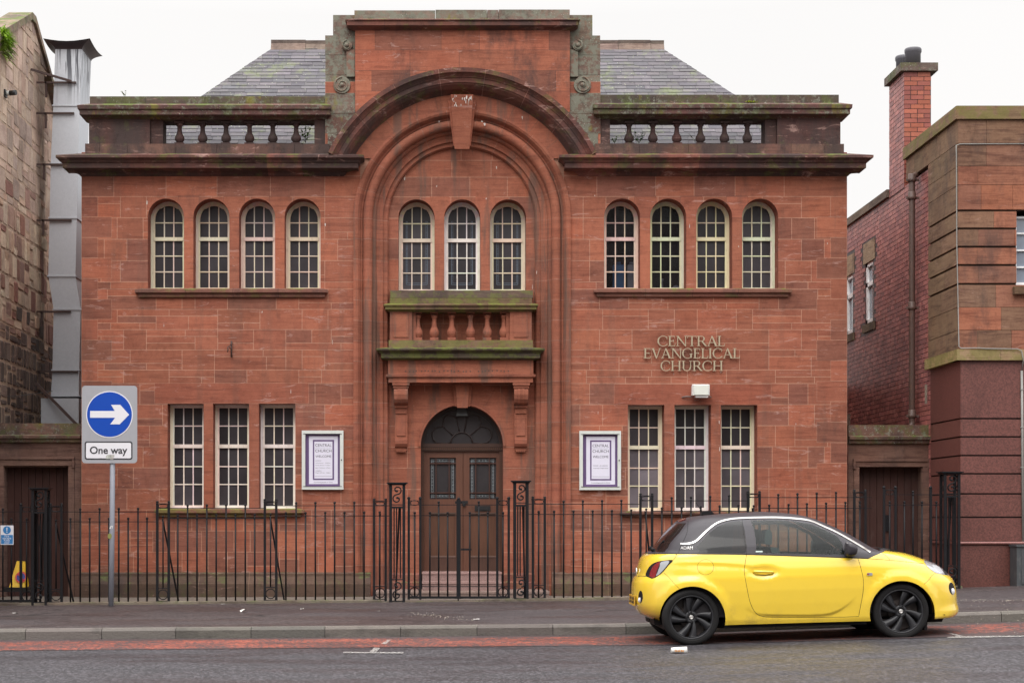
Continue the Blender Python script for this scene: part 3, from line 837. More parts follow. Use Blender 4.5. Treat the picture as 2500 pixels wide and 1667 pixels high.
fr.box(bx_(1008), bx_(1206), YB - .006, YB, bz_(887), bz_(879), jit(RED2, .04))
mitred(fr, bx_(947), bx_(1302), YB, YI, [(.0, bz_(921.5)), (.03, bz_(920)), (.035, bz_(914.5)), (.0, bz_(913))], rk)
fr.box(bx_(948), bx_(1301), YB + .003, YI, bz_(933), bz_(921), jit(RED, .04))
r2 = random.Random(5)
for k in range(28):      # fixing holes left by old lettering
    px = 990 + k * 9.3 + r2.uniform(-2, 2)
    if 1150 < px < 1165: continue
    fr.lathe((bx_(px), YB - .001, bz_(906 + r2.uniform(-1.2, 1.2))), [(.011, -.002), (.012, 0)], 8, (.13, .075, .06), axis='y')
part('door_hood', fr, M['smooth'], church)
for cxp in (979, 1272):
    br = MB(); x0, x1 = X(cxp - 17, F + .1), X(cxp + 17, F + .1)
    Yb = YI
    def py(p, y): return (YI - p, Z(y, YI - p))
    # cap, upper scroll, panel block, lower roll, drops
    br.box(x0 - .025, x1 + .025, YI - .29, YI, Z(940, YI - .29), Z(933.5, YI - .29), rk())
    br.box(x0 - .012, x1 + .012, YI - .27, YI, Z(947, YI - .27), Z(940, YI - .27), rk())
    sc_ = [py(.0, 948), py(.25, 948), py(.28, 953), py(.285, 962), py(.27, 974), py(.23, 983), py(.17, 988), py(.10, 989), py(0, 989)]
    br.prism(sc_, 'x', x0, x1, rk())
    for k, w in ((x0 + .075, .012), (x1 - .075, .012)):
        s2 = [(YI - (YI - q[0]) * 1.03 - .002, q[1]) for q in sc_]; br.prism(s2, 'x', k - w, k + w, rk())
    br.box(x0 + .01, x1 - .01, YI - .15, YI, Z(995, YI - .15), Z(988.5, YI - .15), rk())
    br.box(x0 + .02, x1 - .02, YI - .12, YI, Z(1009, YI - .12), Z(995, YI - .12), rk())
    br.box(x0 + .01, x1 - .01, YI - .10, YI, Z(1070, YI - .1), Z(1009, YI - .1), rk())
    br.box(x0 + .04, x1 - .04, YI - .115, YI - .1, Z(1063, YI - .1), Z(1016, YI - .1), rk())
    lr = [py(0, 1070), py(.12, 1070), py(.125, 1074), py(.12, 1083), py(.09, 1090), py(.05, 1093), py(0, 1093)]
    br.prism(lr, 'x', x0 + .012, x1 - .012, rk())
    br.box(x0 + .02, x1 - .02, YI - .06, YI, Z(1099, YI - .06), Z(1093, YI - .06), rk())
    for k in range(5):
        xx = x0 + .03 + (x1 - x0 - .06) * (k + .5) / 5; br.box(xx - .012, xx + .012, YI - .065, YI, Z(1103, YI - .06), Z(1098, YI - .06), rk())
    part('bracket', br, M['smooth'], church, fix=False)
# door arch moulding + keystone
dm = MB()
def ring(mb, cx, cz, r0, r1, y0, y1, a0, a1, n, col):
    for k in range(n):
        t0, t1 = a0 + (a1 - a0) * k / n, a0 + (a1 - a0) * (k + 1) / n
        P = lambda r, t, y: (cx + r * cos(t), y, cz + r * sin(t))
        mb.face([P(r0, t0, y0), P(r0, t1, y0), P(r1, t1, y0), P(r1, t0, y0)], col)
        mb.face([P(r1, t0, y0), P(r1, t1, y0), P(r1, t1, y1), P(r1, t0, y1)], col)
        mb.face([P(r0, t0, y0), P(r0, t1, y0), P(r0, t1, y1), P(r0, t0, y1)], col)
ring(dm, DX, DZ, DR + .002, DR + .03, YI - .035, YI, 0, pi, 30, jit(RED2, .03))
ring(dm, DX, DZ, DR + .03, DR + .045, YI - .018, YI, 0, pi, 30, jit(RED2, .03))
part('door_arch_moulding', dm, M['smooth'], church)
ks = MB()
def kst(w0, w1, y0, y1, pf, pb, cxp, Y0):
    yt, yb = Y0 - pf, Y0 - pb
    ks.hexa([(X(cxp - w1, yb), Y0, Z(y1, yb)), (X(cxp + w1, yb), Y0, Z(y1, yb)), (X(cxp + w1, yb), yb, Z(y1, yb)), (X(cxp - w1, yb), yb, Z(y1, yb))],
            [(X(cxp - w0, yt), Y0, Z(y0, yt)), (X(cxp + w0, yt), Y0, Z(y0, yt)), (X(cxp + w0, yt), yt, Z(y0, yt)), (X(cxp - w0, yt), yt, Z(y0, yt))], jit(RED, .04))
kst(24, 19, 936, 992, .06, .05, 1129, YI); kst(17, 13, 936, 995, .11, .10, 1129, YI)
part('door_keystone', ks, M['smooth'], church)
ks = MB()
kst(34, 21, 246, 356, .12, .02, 1128, F); kst(27.5, 18, 231, 364, .24, .02, 1128, F)
M['keystone'] = stone('bird_limed_keystone', soot=.1, pale=.3, bed=.4)
part('keystone', ks, M['keystone'], church, label='tall tapering keystone streaked white at its top')
# white bird lime on the keystone and specks over the front
sp = MB(); r3 = random.Random(11)
def splash(px, py, Y, w, h):
    x, z = X(px, Y), Z(py, Y); n = 7; pts = []
    w, h = w * .75, h * .9
    for k in range(n):
        a = 2 * pi * k / n; q = r3.uniform(.25, 1.25)
        pts.append((x + w * U * q * cos(a), Y - .0015, z + h * U * q * sin(a)))
    sp.face(pts, jit((.50, .46, .42), .15, r3))
def keyY(py): t = (py - 231) / 133.; return F - (.24 - .22 * t) - .004
for k in range(26):
    px = 1128 + r3.uniform(-24, 24); py = 234 + abs(r3.gauss(0, 11)); splash(px, py, keyY(py), r3.uniform(.7, 2.2), r3.uniform(2, 8))
for px, py, w, h in ((1177, 297, 5, 3), (1183, 304, 4, 4), (1072, 298, 3, 2), (1100, 250, 2.5, 6), (1160, 256, 2.5, 6), (1275, 289, 2, 5), (1340, 137, 1.5, 3), (1349, 175, 2, 3), (1340, 189, 1, 1.5), (1212, 410, 1.6, 6),
                     (988, 437, 1.4, 5), (1066, 455, 1.4, 4), (1187, 485, 1.5, 2.5), (982, 610, 1.5, 7), (1310, 665, 1.2, 7), (1300, 700, 1, 8), (710, 955, 1.2, 6), (1460, 1008, 1.4, 6), (359, 494, 2, 6),
                     (794, 548, 2, 6), (1683, 552, 1.6, 8), (1452, 478, 1.6, 3), (1803, 602, 1.5, 3), (2020, 595, 1.4, 3), (400, 795, 1.4, 6), (812, 835, 1, 8), (640, 761, 1.6, 4), (1240, 928, 1, 4), (1278, 1038, 1.4, 4), (1243, 1350, 1, 5), (1757, 1095, 1.5, 8), (1756, 1030, 1.2, 5), (1760, 908, 1.6, 3), (1943, 1034, 1.4, 4), (1645, 912, 1, 4)):
    inn = 950 < px < 1305 and 480 < py
    splash(px, py, YI if inn else F - (.033 if 867 < px < 1391 and py < 330 else (.052 if py < 210 and 867 < px < 1391 else 0)), w, h)
part('bird_lime', sp, plain('chalky_bird_lime', (.4, .4, .4), rough=.8, usea=True), church, fix=False)

# ---- doors ---------------------------------------------------------------
YD = YI + .26
def dx_(px): return X(px, YD)
def dz_(py): return Z(py, YD)
WD = (.11, .047, .03); WD2 = (.075, .035, .023)
df = MB()
ring(df, DX, DZ, DR - .05, DR + .01, YD - .06, YD + .05, 0, pi, 28, (.03, .018, .015))
for s in (-1, 1):
    df.box(DX + s * DR, DX + s * (DR - .05), YD - .06, YD + .05, dz_(1400), DZ, WD2)
df.box(DX - DR, DX + DR, YD - .09, YD + .05, dz_(1092), dz_(1083), (.05, .025, .018))
df.box(DX - DR, DX + DR, YD - .07, YD + .05, dz_(1101), dz_(1092), (.06, .03, .02))
for k in range(40):
    x = DX - DR + 2 * DR * (k + .5) / 40; df.box(x - .009, x + .009, YD - .085, YD - .07, dz_(1097.5), dz_(1092.5), (.09, .045, .03))
dfr = part('door_frame', df, M['wood'], church, fix=False)
fl = MB(); fz0 = dz_(1083) + .01; cxf = DX
def arcp(cx, cz, r, a0, a1, n=12, ry=None): return [(cx + r * cos(a0 + (a1 - a0) * k / n), YD - .02, cz + (ry or r) * sin(a0 + (a1 - a0) * k / n)) for k in range(n + 1)]
tb = lambda pts, r=.009: fl.tube(pts, r, 6, (.035, .022, .02))
tb(arcp(cxf, fz0, .17, 0, pi))
R_ = DR - .055
for a0, a1 in ((0, 42), (42, 78), (78, 102), (102, 138), (138, 180)):
    p0, p1 = radians(a0), radians(a1); rr = R_ * .86
    m_ = [(cxf + r * cos(t), YD - .02, fz0 + r * sin(t)) for r, t in
          [(.17, p0), (rr * .78, p0)] + [(rr * (.78 + .2 * sin(pi * j / 8)), p0 + (p1 - p0) * j / 8) for j in range(9)] + [(rr * .78, p1), (.17, p1)]]
    tb(m_, .007)
fp = part('fanlight', fl, M['wood'], church, parent=None)
gg = MB(); pts = [(cxf + R_ * cos(pi * k / 24), YD, dz_(1083) + R_ * sin(pi * k / 24)) for k in range(25)]
gg.face(pts); part('glass', gg, M['doorglass'], church, parent=fp, fix=False)
la = MB(); la.hexa([(dx_(1114), YD - .12, dz_(1016)), (dx_(1141), YD - .12, dz_(1016)), (dx_(1141), YD - .02, dz_(1012)), (dx_(1114), YD - .02, dz_(1012))],
                   [(dx_(1116), YD - .10, dz_(998)), (dx_(1138), YD - .10, dz_(998)), (dx_(1138), YD - .02, dz_(996)), (dx_(1116), YD - .02, dz_(996))], (.2, .2, .2))
part('lamp_housing', la, plain('grey_lamp_casing', (.07, .075, .075), rough=.35), church)
for side, (a, b) in enumerate(((1030, 1130), (1131, 1226))):
    d = MB(); ga, gb = (1049, 1113) if side == 0 else (1146, 1211)
    zt_, zb_ = dz_(1101), dz_(1396)
    # stiles and rails around glass and lower panel
    def bxp(p, q, t, u, dy=0, c=WD): d.box(dx_(p), dx_(q), YD - .03 + dy, YD + .02, dz_(u), dz_(t), jit(c, .05))
    bxp(a, ga, 1101, 1396); bxp(gb, b, 1101, 1396)
    bxp(ga, gb, 1101, 1117); bxp(ga, gb, 1218, 1254); bxp(ga, gb, 1358, 1396, c=(.075, .038, .028))
    bxp(ga, gb, 1254, 1358, .018, c=(.10, .045, .027))
    bxp(ga, gb, 1251, 1254.5, -.008, c=(.08, .05, .04)); bxp(ga, gb, 1356, 1359.5, -.01, c=(.14, .09, .075))
    bxp(ga, ga + 2, 1254, 1358, -.005); bxp(gb - 2, gb, 1254, 1358, -.005)
    # glazing bars
    for q in (ga + 15.5, gb - 16.5): bxp(q - 1, q + 1, 1117, 1218, .004, c=(.07, .03, .022))
    for q in (1131, 1202.5): bxp(ga, gb, q - 1.2, q + 1.2, .004, c=(.07, .03, .022))
    dp = part('door', d, M['wood'], church, label='left leaf of the church door' if side == 0 else 'right leaf of the church door with letter plate', fix=False)
    g = MB(); g.face([(dx_(ga), YD + .005, dz_(1218)), (dx_(gb), YD + .005, dz_(1218)), (dx_(gb), YD + .005, dz_(1117)), (dx_(ga), YD + .005, dz_(1117))])
    part('glass', g, M['doorglass'], church, parent=dp, fix=False)
    lead = MB(); c_ = (.26, .30, .32); y = YD + .002
    def ln(p, q, t, u): lead.box(dx_(p), dx_(q), y - .002, y, dz_(u), dz_(t), c_)
    for x in (ga + 5, ga + 8.5, gb - 9.5, gb - 6): ln(x - .4, x + .4, 1120, 1215)
    for yy in (1121.5, 1126, 1208, 1212): ln(ga + 3, gb - 4, yy - .4, yy + .4)
    for k in range(9):
        yy = 1133 + k * 8.5; ln(ga + 4, ga + 9, yy - .35, yy + .35); ln(gb - 10, gb - 5, yy - .35, yy + .35)
    for x in (ga + 24, ga + 32, ga + 40): ln(x - .4, x + .4, 1121, 1126); ln(x - .4, x + .4, 1208, 1212)
    part('lead_strip', lead, M['lead'], church, parent=dp)
    if side:
        lp = MB(); lp.box(dx_(1159), dx_(1197), YD - .045, YD - .028, dz_(1247), dz_(1234), (1, 1, 1)); lp.box(dx_(1163), dx_(1193), YD - .052, YD - .044, dz_(1244.5), dz_(1237.5))
        part('letter_plate', lp, M['blackplastic'], church, parent=dp)
        lk = MB(); lk.box(dx_(1128), dx_(1142), YD - .05, YD - .03, dz_(1229), dz_(1222)); lk.lathe((dx_(1133), YD - .06, dz_(1232)), [(.022, -.01), (.026, .0), (.022, .012)], 12, axis='y')
        part('lock', lk, M['blackplastic'], church, parent=dp)

# ---- steps ------------------------------------------------------------------
def granite(name, col, scale=160):
    n = NT(name)
    v = n.noise(scale, detail=3, rough=.8); c = n.mix(n.ramp(v, .3, .7), tuple(k * .6 for k in col), tuple(k * 1.35 for k in col))
    d = n.noise(2.0, vec=(1, 1, .6), detail=6); c = n.mix(n.ramp(d, .52, .75, 0, .55), c, n.mix(1.0, c, (.5, .5, .5), 'MULTIPLY'))
    c = n.mix(1.0, c, n.attr(), 'MULTIPLY')
    return n.set(col=c, rough=.5, spec=.45)
M['pinkgranite'] = granite('pink_granite', (.26, .175, .16), 120)
st = MB()
def step(pa, pb, yt, yb, p, col=(1, 1, 1)):
    Y = F - p; st.box(X(pa, Y), X(pb, Y), Y, YD, Z(yb, Y), Z(yt, Y), col)
    st.box(X(pa, Y) - .004, X(pb, Y) + .004, Y - .012, Y + .1, Z(yt, Y) - .03, Z(yt, Y) + .003, tuple(c * 1.25 for c in col))
step(1031, 1224, 1396, 1421, .03, (.95, .9, .9)); step(1031, 1224, 1419.5, 1446, .32, (.95, .9, .9)); step(917, 1341, 1443, 1475, .60, (.85, .9, .85))
part('entrance_step', st, M['pinkgranite'], church)
part('interior', rooms, M['dark'], church, fix=False)

# ---- roof: rows of slates on the front slope and both hips ------------------------
def slates(name, A, Bp, C, D, rows, w, seed):
    """A,B eave ends, C,D ridge ends (A->D left edge, B->C right edge)"""
    r = random.Random(seed); mb = MB(); A, Bp, C, D = map(Vector, (A, Bp, C, D))
    nrm = (Bp - A).cross(D - A).normalized()
    if nrm.z < 0: nrm = -nrm
    for k in range(rows):
        t0, t1 = k / rows, min(1.0, (k + 1.12) / rows)
        l0, l1 = A.lerp(D, t0), A.lerp(D, t1); r0, r1 = Bp.lerp(C, t0), Bp.lerp(C, t1)
        length = (r0 - l0).length; 
        if length < .05: continue
        u = (r0 - l0).normalized(); x = -r.uniform(0, w); up = (l1 - l0) - u * (l1 - l0).dot(u)
        la, lb = 0, length
        sl, sr = (l1 - l0).dot(u), (r1 - l0).dot(u)
        while x < length:
            x2 = x + w * r.uniform(.8, 1.25)
            a, b = max(x, 0) + .002, min(x2, length) - .002
            if b > a + .01:
                a1 = max(a, sl); b1 = min(b, sr)
                if b1 < a1: b1 = a1 = (a if a > sr else b); a1 = b1 = max(sl, min(sr, a1))
                j = r.uniform(-.012, .008); th = nrm * r.uniform(.005, .010)
                p0 = l0 + u * a + up * (j / max(up.length, .01)) + th; p1 = l0 + u * b + up * (j / max(up.length, .01)) + th
                p2 = l0 + u * b1 + up; p3 = l0 + u * a1 + up
                col = jit(r.choice([(.085, .080, .090), (.10, .093, .103), (.11, .10, .11), (.075, .07, .08), (.09, .083, .09)]), .14, r)
                mb.face([p0, p1, p2, p3], col)
                mb.face([p0, p1, p1 - th * 1.0, p0 - th * 1.0], (.03, .028, .03))
            x = x2
    mb.face([A - nrm * .02, Bp - nrm * .02, C - nrm * .02, D - nrm * .02], (.04, .04, .045))
    return mb
def slate_mat():
    n = NT('wet_grey_slate'); c = n.attr()
    c = n.mix(1.0, c, n.mix(n.noise(14, detail=4), (.75,) * 3, (1.3, 1.28, 1.3)), 'MULTIPLY')
    li = n.noise(1.6, detail=6, rough=.75, off=(3, 0, 2))
    c = n.mix(n.ramp(li, .50, .66, 0, .6), c, (.15, .18, .07))
    s = n.voro(16, out='Distance'); c = n.mix(n.math('MULTIPLY', n.ramp(s, .08, .15, 1, 0), n.ramp(n.noise(3), .45, .55)), c, (.38, .42, .28))
    n.bump(n.noise(25, detail=3), .3, .005)
    return n.set(col=c, rough=.65, spec=.25)
M['slate'] = slate_mat()
Yev, Yrg = 27.1, 29.75; zev, zrg = EYE + 5.94, EYE + 8.17
EL, ER, RL, RR = -4.78, 5.81, -2.81, 3.80
k_ = .06  # continue a little below the parapet
def ext(p, q): return tuple(a + (a - b) * k_ for a, b in zip(p, q))
A0, B0, C0, D0 = (EL, Yev, zev), (ER, Yev, zev), (RR, Yrg, zrg), (RL, Yrg, zrg)
rf = slates('r', ext(A0, D0), ext(B0, C0), C0, D0, 29, .24, 1)
Ab, Bb = (EL, Yrg + 2.65, zev), (ER, Yrg + 2.65, zev)
rf.add(slates('l', Ab, A0, D0, (RL, Yrg + .01, zrg), 29, .24, 2)); rf.add(slates('r', B0, Bb, (RR, Yrg + .01, zrg), C0, 29, .24, 3))
rf.face([Ab, Bb, (RR, Yrg + .01, zrg), (RL, Yrg + .01, zrg)], (.1, .1, .11))
roof = part('roof', rf, M['slate'], church, fix=False)
rg = MB(); x = RL - .08
while x < RR + .08:
    x2 = min(x + rnd.uniform(.45, .62), RR + .1); dz = rnd.uniform(-.008, .008)
    rg.prism([(Yrg - .13, zrg - .12 + dz), (Yrg - .11, zrg - .09 + dz), (Yrg - .03, zrg + .06 + dz), (Yrg + .03, zrg + .06 + dz), (Yrg + .13, zrg - .12 + dz)], 'x', x + .003, x2 - .003, jit((.22, .165, .135), .15))
    rg.prism([(Yrg - .05, zrg + .03 + dz), (Yrg - .05, zrg + .085 + dz), (Yrg + .05, zrg + .085 + dz), (Yrg + .05, zrg + .03 + dz)], 'x', x + .002, x2 - .002, jit((.15, .12, .10), .15)); x = x2
part('ridge_tile', rg, M['brown'], church, parent=roof)
# low wall head behind the parapets closing the hall
wh = MB(); wh.box(XL + .02, XR - .02, F + .42, Yev + .05, fz(420), fz(362), (.08, .07, .06)); wh.box(XL + .02, XR - .02, Yev + .05, 35.9, fz(420), zev - .25, (.08, .07, .06))
part('roof_gutter', wh, M['brown'], church)
# ================================================================== RIGHT: gateway, brick building with granite corner
def gateway(name, root, Yg, xa, xb, ycop, yc2, yc3, yfr, yarch0, yarch1, da, db, jl, jr, ydoor, zb, cols, cx_l, cx_r):
    mb = MB(); x = lambda p: X(p, Yg); z = lambda p: Z(p, Yg)
    c = lambda k=.1: jit(cols, k)
    # wall round the door
    hol = [rect(x(da), x(db), zb - .1, z(ydoor))]
    bl = courses(x(xa), x(xb), [z(v) for v in (yfr, yarch0 + 3)], .7, 1.3, 3, colf=lambda r: jit(cols, .12, r))
    bl += courses(x(xa), x(xb), [z(yarch0 + 3)] + [z(yarch0 + 3) - .32 * k for k in range(1, 9)], .3, .5, 4, colf=lambda r: jit(cols, .14, r))
    sheet(mb, rect(x(xa), x(xb), zb, z(yfr)), hol, bl, (.16, .09, .07), lambda a, b: (a, Yg, b))
    reveal(mb, hol[0], Yg, Yg + .25, tuple(v * .9 for v in cols))
    part('wall', mb, M['brown'], root, fix=False)
    cp = MB()
    cp.box(x(xa) , x(xb), Yg - .01, Yg + .35, z(yc2), z(ycop), c())
    part('coping', cp, M['coping'], root)
    cc = MB()
    mitred(cc, x(cx_l), x(cx_r), Yg, Yg + .2, [(0, z(yc3 + 3)), (.05, z(yc3)), (.06, z((yc2 + yc3) / 2 + 2)), (.10, z((yc2 + yc3) / 2)), (.11, z(yc2 + 3)), (.02, z(yc2))], c, eL=0, eR=1 if cx_r > 2000 else 0)
    part('cornice', cc, M['coping'], root)
    ar = MB()
    for (a, b, u, v, d) in ((jl[0], jr[1], yarch0, yarch0 + 6, .05), (jl[0] + 2, jr[1] - 2, yarch0 + 6, yarch1, .03), (jl[0], jl[0] + 6, yarch0, yarch1 + 5, .045), (jr[1] - 6, jr[1], yarch0, yarch1 + 5, .045)):
        ar.box(x(a), x(b), Yg - d, Yg + .02, z(v), z(u), c(.05))
    for (a, b) in (jl, jr):
        zt = z(yarch1); 
        while zt > zb: 
            ar.box(x(a + 2), x(b - 1), Yg - .025, Yg + .02, max(zb, zt - .32), zt - .004, c(.14)); zt -= .32
    part('architrave', ar, M['brown'], root, fix=False)
    d = MB(); n = 9; w = (x(db) - x(da)) / n
    for k in range(n):
        d.box(x(da) + w * k + .003, x(da) + w * (k + 1) - .003, Yg + .2 + rnd.uniform(0, .004), Yg + .24, zb - .02, z(ydoor) + .02, jit((.05, .022, .018), .12))
    d.box(x(da), x(db), Yg + .22, Yg + .25, zb - .02, z(ydoor) + .02, (.01, .006, .006))
    dp = part('door', d, M['darkwood'], root, fix=False)
    h = MB(); h.box(x((da + db) / 2) - .03, x((da + db) / 2) + .02, Yg + .17, Yg + .2, zb + 1.0, zb + 1.25)
    part('latch', h, M['iron'], root, parent=dp)

YGR = 26.55
gr = thing('gateway', (X(2170, YGR), YGR, .3), 'stone gateway with dark boarded door between the church and the brick building', 'gateway')
gateway('gateway', gr, YGR, 2071, 2275, 1037, 1063.5, 1082, 1082, 1120, 1139, 2098, 2250, (2082, 2098), (2250, 2270), 1140, .28, (.155, .085, .063), 2071, 2277)
gl_ = thing('gateway', (X(80, YGR), YGR, .2), 'mossy stone gateway with brown double doors left of the church, below the metal duct', 'gateway')
gateway('gateway', gl_, YGR, -90, 199, 1033, 1061, 1079, 1079, 1115, 1136, 10, 166, (-8, 10), (166, 183), 1139, .12, (.17, .10, .078), -90, 199)

GX = 7.55
bb_ = thing('corner_building', (GX, 24.9, .4), 'corner building with red granite base, sandstone upper storeys and a glazed brick side wall', 'building')
YR = 24.9
def rz(py): return Z(py, YR)
M['redgranite'] = granite('polished_red_granite', (.125, .046, .038), 45)
g = MB()
js = [878, 1021.5, 1066, 1111.5, 1156, 1205, 1262, 1322]
G0 = X(2345, YR)
for a, b in zip(js, js[1:]):
    g.box(G0, 13, YR, 26.42, rz(b) + .012, rz(a) - .012, jit((1, .97, .96), .06))
g.box(G0 + .03, 13, YR + .03, 26.62, rz(1440) - .3, rz(878), (.22, .18, .18))
g.box(G0 - .005, 13, YR - .005, 26.42, rz(1500), rz(1330), (.93, .9, .88))
part('granite_base', g, M['redgranite'], bb_, fix=False)
gb = MB(); gb.prism([(YR - .03, rz(1328.5)), (YR - .045, rz(1325)), (YR - .03, rz(1321.5)), (YR + .1, rz(1320)), (YR + .1, rz(1330))], 'x', G0 - .03, 13, (1.7, 1.8, 1.9))
gb.box(G0 - .035, G0 + .05, YR - .03, 26.42, rz(1328), rz(1322), (1.3, 1.3, 1.35))
part('granite_moulding', gb, M['redgranite'], bb_)
# string course
sc1 = MB()
for a, b in ((G0 - .07, X(2440, YR)), (X(2440, YR), 10), (10, 13)): sc1.box(a + .002, b - .002, YR - .06, YR + .3, rz(880), rz(853), jit((.30, .21, .12), .1))
for a, b in ((YR - .06, 25.6), (25.6, 26.5)): sc1.box(G0 - .07, G0 + .3, a + .002, b - .002, rz(880), rz(853) - .001, jit((.30, .22, .10), .1))
part('string_course', sc1, M['browngreen'], bb_, fix=False)
# sandstone upper part : deep joints between some courses
UX = X(2339, YR); up = MB(); r9 = random.Random(77)
ys = [(292, 350, 0), (350, 405.7, 0), (405.7, 451.6, 0), (451.6, 512, 0), (512, 556, 1), (556, 600.5, 1), (600.5, 645, 1), (645, 691, 1), (691, 750, 1), (750, 806, 0), (806, 853, 0)]
for a, b, deep in ys:
    z1, z0 = rz(a) - (.028 if deep else .003), rz(b) + .003
    x = UX + .0; first = True
    while x < 13:
        w = r9.uniform(.45, .75); w = w * .6 if first and r9.random() < .5 else w; first = False
        x1 = min(13, x + w)
        wx0, wx1 = X(2482, YR), X(2600, YR)
        if 512 <= a < 691 and x < wx0 < x1: x1 = wx0
        br_ = .5 if b < 460 else .2
        col = jit(r9.choice([(.28, .115, .07), (.25, .11, .07), (.30, .115, .066), (.23, .11, .073)]) if r9.random() > br_ else (.20, .113, .072), .1, r9)
        up.box(x + .002, x1 - .002, YR, YR + .35, z0, z1, col)
        if x1 == wx0 and 512 <= a < 691: x = wx1
        else: x = x1
    y = YR; yend = 26.42 if a >= 350 else 27.66
    while y < yend - .01:
        y1 = min(yend, y + r9.uniform(.5, .9))
        up.box(UX, UX + .3, y + .002 + (.0 if y > YR else .001), y1 - .002, z0 + .001, z1 - .001, jit((.20, .125, .075), .12, r9)); y = y1
up.box(UX + .03, X(2482, YR), YR + .03, 26.40, rz(853), rz(292), (.07, .045, .03)); up.box(X(2482, YR), X(2600, YR), YR + .03, 26.3, rz(853), rz(699), (.07, .045, .03)); up.box(X(2482, YR), X(2600, YR), YR + .03, 26.3, rz(512), rz(292), (.07, .045, .03)); up.box(X(2600, YR), 12.9, YR + .03, 26.3, rz(853), rz(292), (.07, .045, .03))
up.box(UX + .08, 12.9, 26.3, 27.6, rz(853), rz(300), (.07, .045, .03)); up.box(UX + .25, 12.9, 27.6, 32.6, rz(853), 6.7, (.07, .045, .03))
part('sandstone_wall', up, M['brown'], bb_, fix=False)
cpg = MB()
for a, b in ((UX - .03, 9.0), (9.0, 10.6), (10.6, 13)): cpg.box(a + .002, b - .002, YR - .04, YR + .4, rz(292), rz(260), jit((.21, .14, .08), .1))
for a, b in ((YR - .04, 26.2), (26.2, 27.0), (27.0, 27.72)): cpg.box(UX - .04, UX + .35, a + .003, b - .002, rz(292) + .002, rz(260) - .002, jit((.21, .135, .08), .1))
part('coping', cpg, M['browngreen'], bb_, fix=False)
wn = MB(); wy = YR + .12
wz0, wz1 = rz(699), rz(525); wx0, wx1 = X(2482, YR), X(2600, YR); c_ = (.72, .74, .76)
wn.box(wx0, wx0 + .04, wy, wy + .06, wz0, wz1, c_); wn.box(wx1 - .04, wx1, wy, wy + .06, wz0, wz1, c_)
wn.box(wx0, wx1, wy, wy + .06, wz1 - .03, wz1, c_); wn.box(wx0, wx1, wy - .02, wy + .06, wz0, wz0 + .07, c_)
for k in range(1, 4): wn.box(wx0, wx1, wy + .01, wy + .05, wz0 + .05 + (wz1 - wz0 - .05) * k / 4 - .012, wz0 + .05 + (wz1 - wz0 - .05) * k / 4 + .012, c_)
wn.box((wx0 + wx1) / 2 - .012, (wx0 + wx1) / 2 + .012, wy + .01, wy + .05, wz0, wz1, c_)
wp = part('window', wn, M['paint'], bb_, label='white barred front window at the right edge')
gg = MB(); gg.face([(wx0, wy + .04, wz0), (wx1, wy + .04, wz0), (wx1, wy + .04, wz1), (wx0, wy + .04, wz1)]); part('glass', gg, M['mirrorglass'], bb_, parent=wp, fix=False)
sl = MB(); sl.box(wx0 - .06, wx1 + .06, YR - .09, YR + .15, rz(719), rz(701), (.14, .085, .05)); part('sill', sl, M['sill'], bb_)
# glazed brick side wall : real bricks standing on a dark mortar bed
def bricks(mb, P, u, L_, z0, z1, skip=None, h=.075, w=.215, seed=3, colf=None, nrm=(0, 0, 0)):
    r = random.Random(seed); u = Vector(u); P = Vector(P); n = Vector(nrm); row = 0; z = z0
    while z < z1 - .01:
        x = -(w / 2) * (row % 2) ; zt = min(z + h - .009, z1)
        while x < L_:
            ww = w if (row % 5) else w * .5
            a, b = max(0, x), min(L_, x + ww - .010)
            if b > a + .012 and not (skip and skip(a, b, z, zt)):
                c = colf(r) ; p = P + n * r.uniform(.003, .006)
                q = [p + u * a, p + u * b]
                f = [(q[0].x, q[0].y, z), (q[1].x, q[1].y, z), (q[1].x, q[1].y, zt), (q[0].x, q[0].y, zt)]
                mb.face(f, c)
                for i in range(4):
                    s0, s1 = Vector(f[i]), Vector(f[(i + 1) % 4]); mb.face([s0, s1, s1 - n * .006, s0 - n * .006], tuple(v * .8 for v in c))
            x += ww
        z += h; row += 1
bcol = lambda r: jit(r.choice([(.35, .125, .11), (.31, .11, .10), (.40, .15, .13), (.26, .09, .085)]), .13, r)
bw = MB(); BX = GX + .02; y0b = 26.42; Lb = 6.3; ztop = 6.86
winds = [(29.95, 30.5, 4.90, 5.98), (31.42, 31.97, 4.86, 5.95)]
linz = .36
def skipf(a, b, z, zt):
    for (ya, yb, za, zb) in winds:
        if b > ya - y0b - .0 and a < yb - y0b + .0 and zt > za - .0 and z < zb: return True
        if b > ya - y0b - .12 and a < yb - y0b + .12 and ((zt > zb and z < zb + linz) or (zt > za - .14 and z < za)): return True
    return False
bricks(bw, (BX, y0b, 0), (0, 1, 0), Lb, .3, ztop, skipf, colf=bcol, nrm=(-1, 0, 0))
hs_ = [rect(a, b, c, d) for a, b, c, d in winds]
sheet(bw, rect(y0b, y0b + Lb, .3, ztop), hs_, [], (.035, .022, .022), lambda a, b: (BX, a, b))
for h in hs_:
    for k in range(4):
        a, b = h[k], h[(k + 1) % 4]; bw.face([(BX, a[0], a[1]), (BX, b[0], b[1]), (BX + .15, b[0], b[1]), (BX + .15, a[0], a[1])], (.1, .05, .05))
part('brick_wall', bw, M['brick'], bb_, fix=False)
lt = MB()
for (ya, yb, za, zb) in winds:
    lt.box(BX - .008, BX + .1, ya - .12, yb + .12, zb, zb + linz, jit((.36, .26, .17), .06)); part('lintel', lt, M['brown'], bb_, fix=False); lt = MB(); lt.box(BX - .03, BX + .1, ya - .12, yb + .12, za - .14, za, jit((.20, .15, .10), .06)); part('sill', lt, M['sill'], bb_); lt = MB()
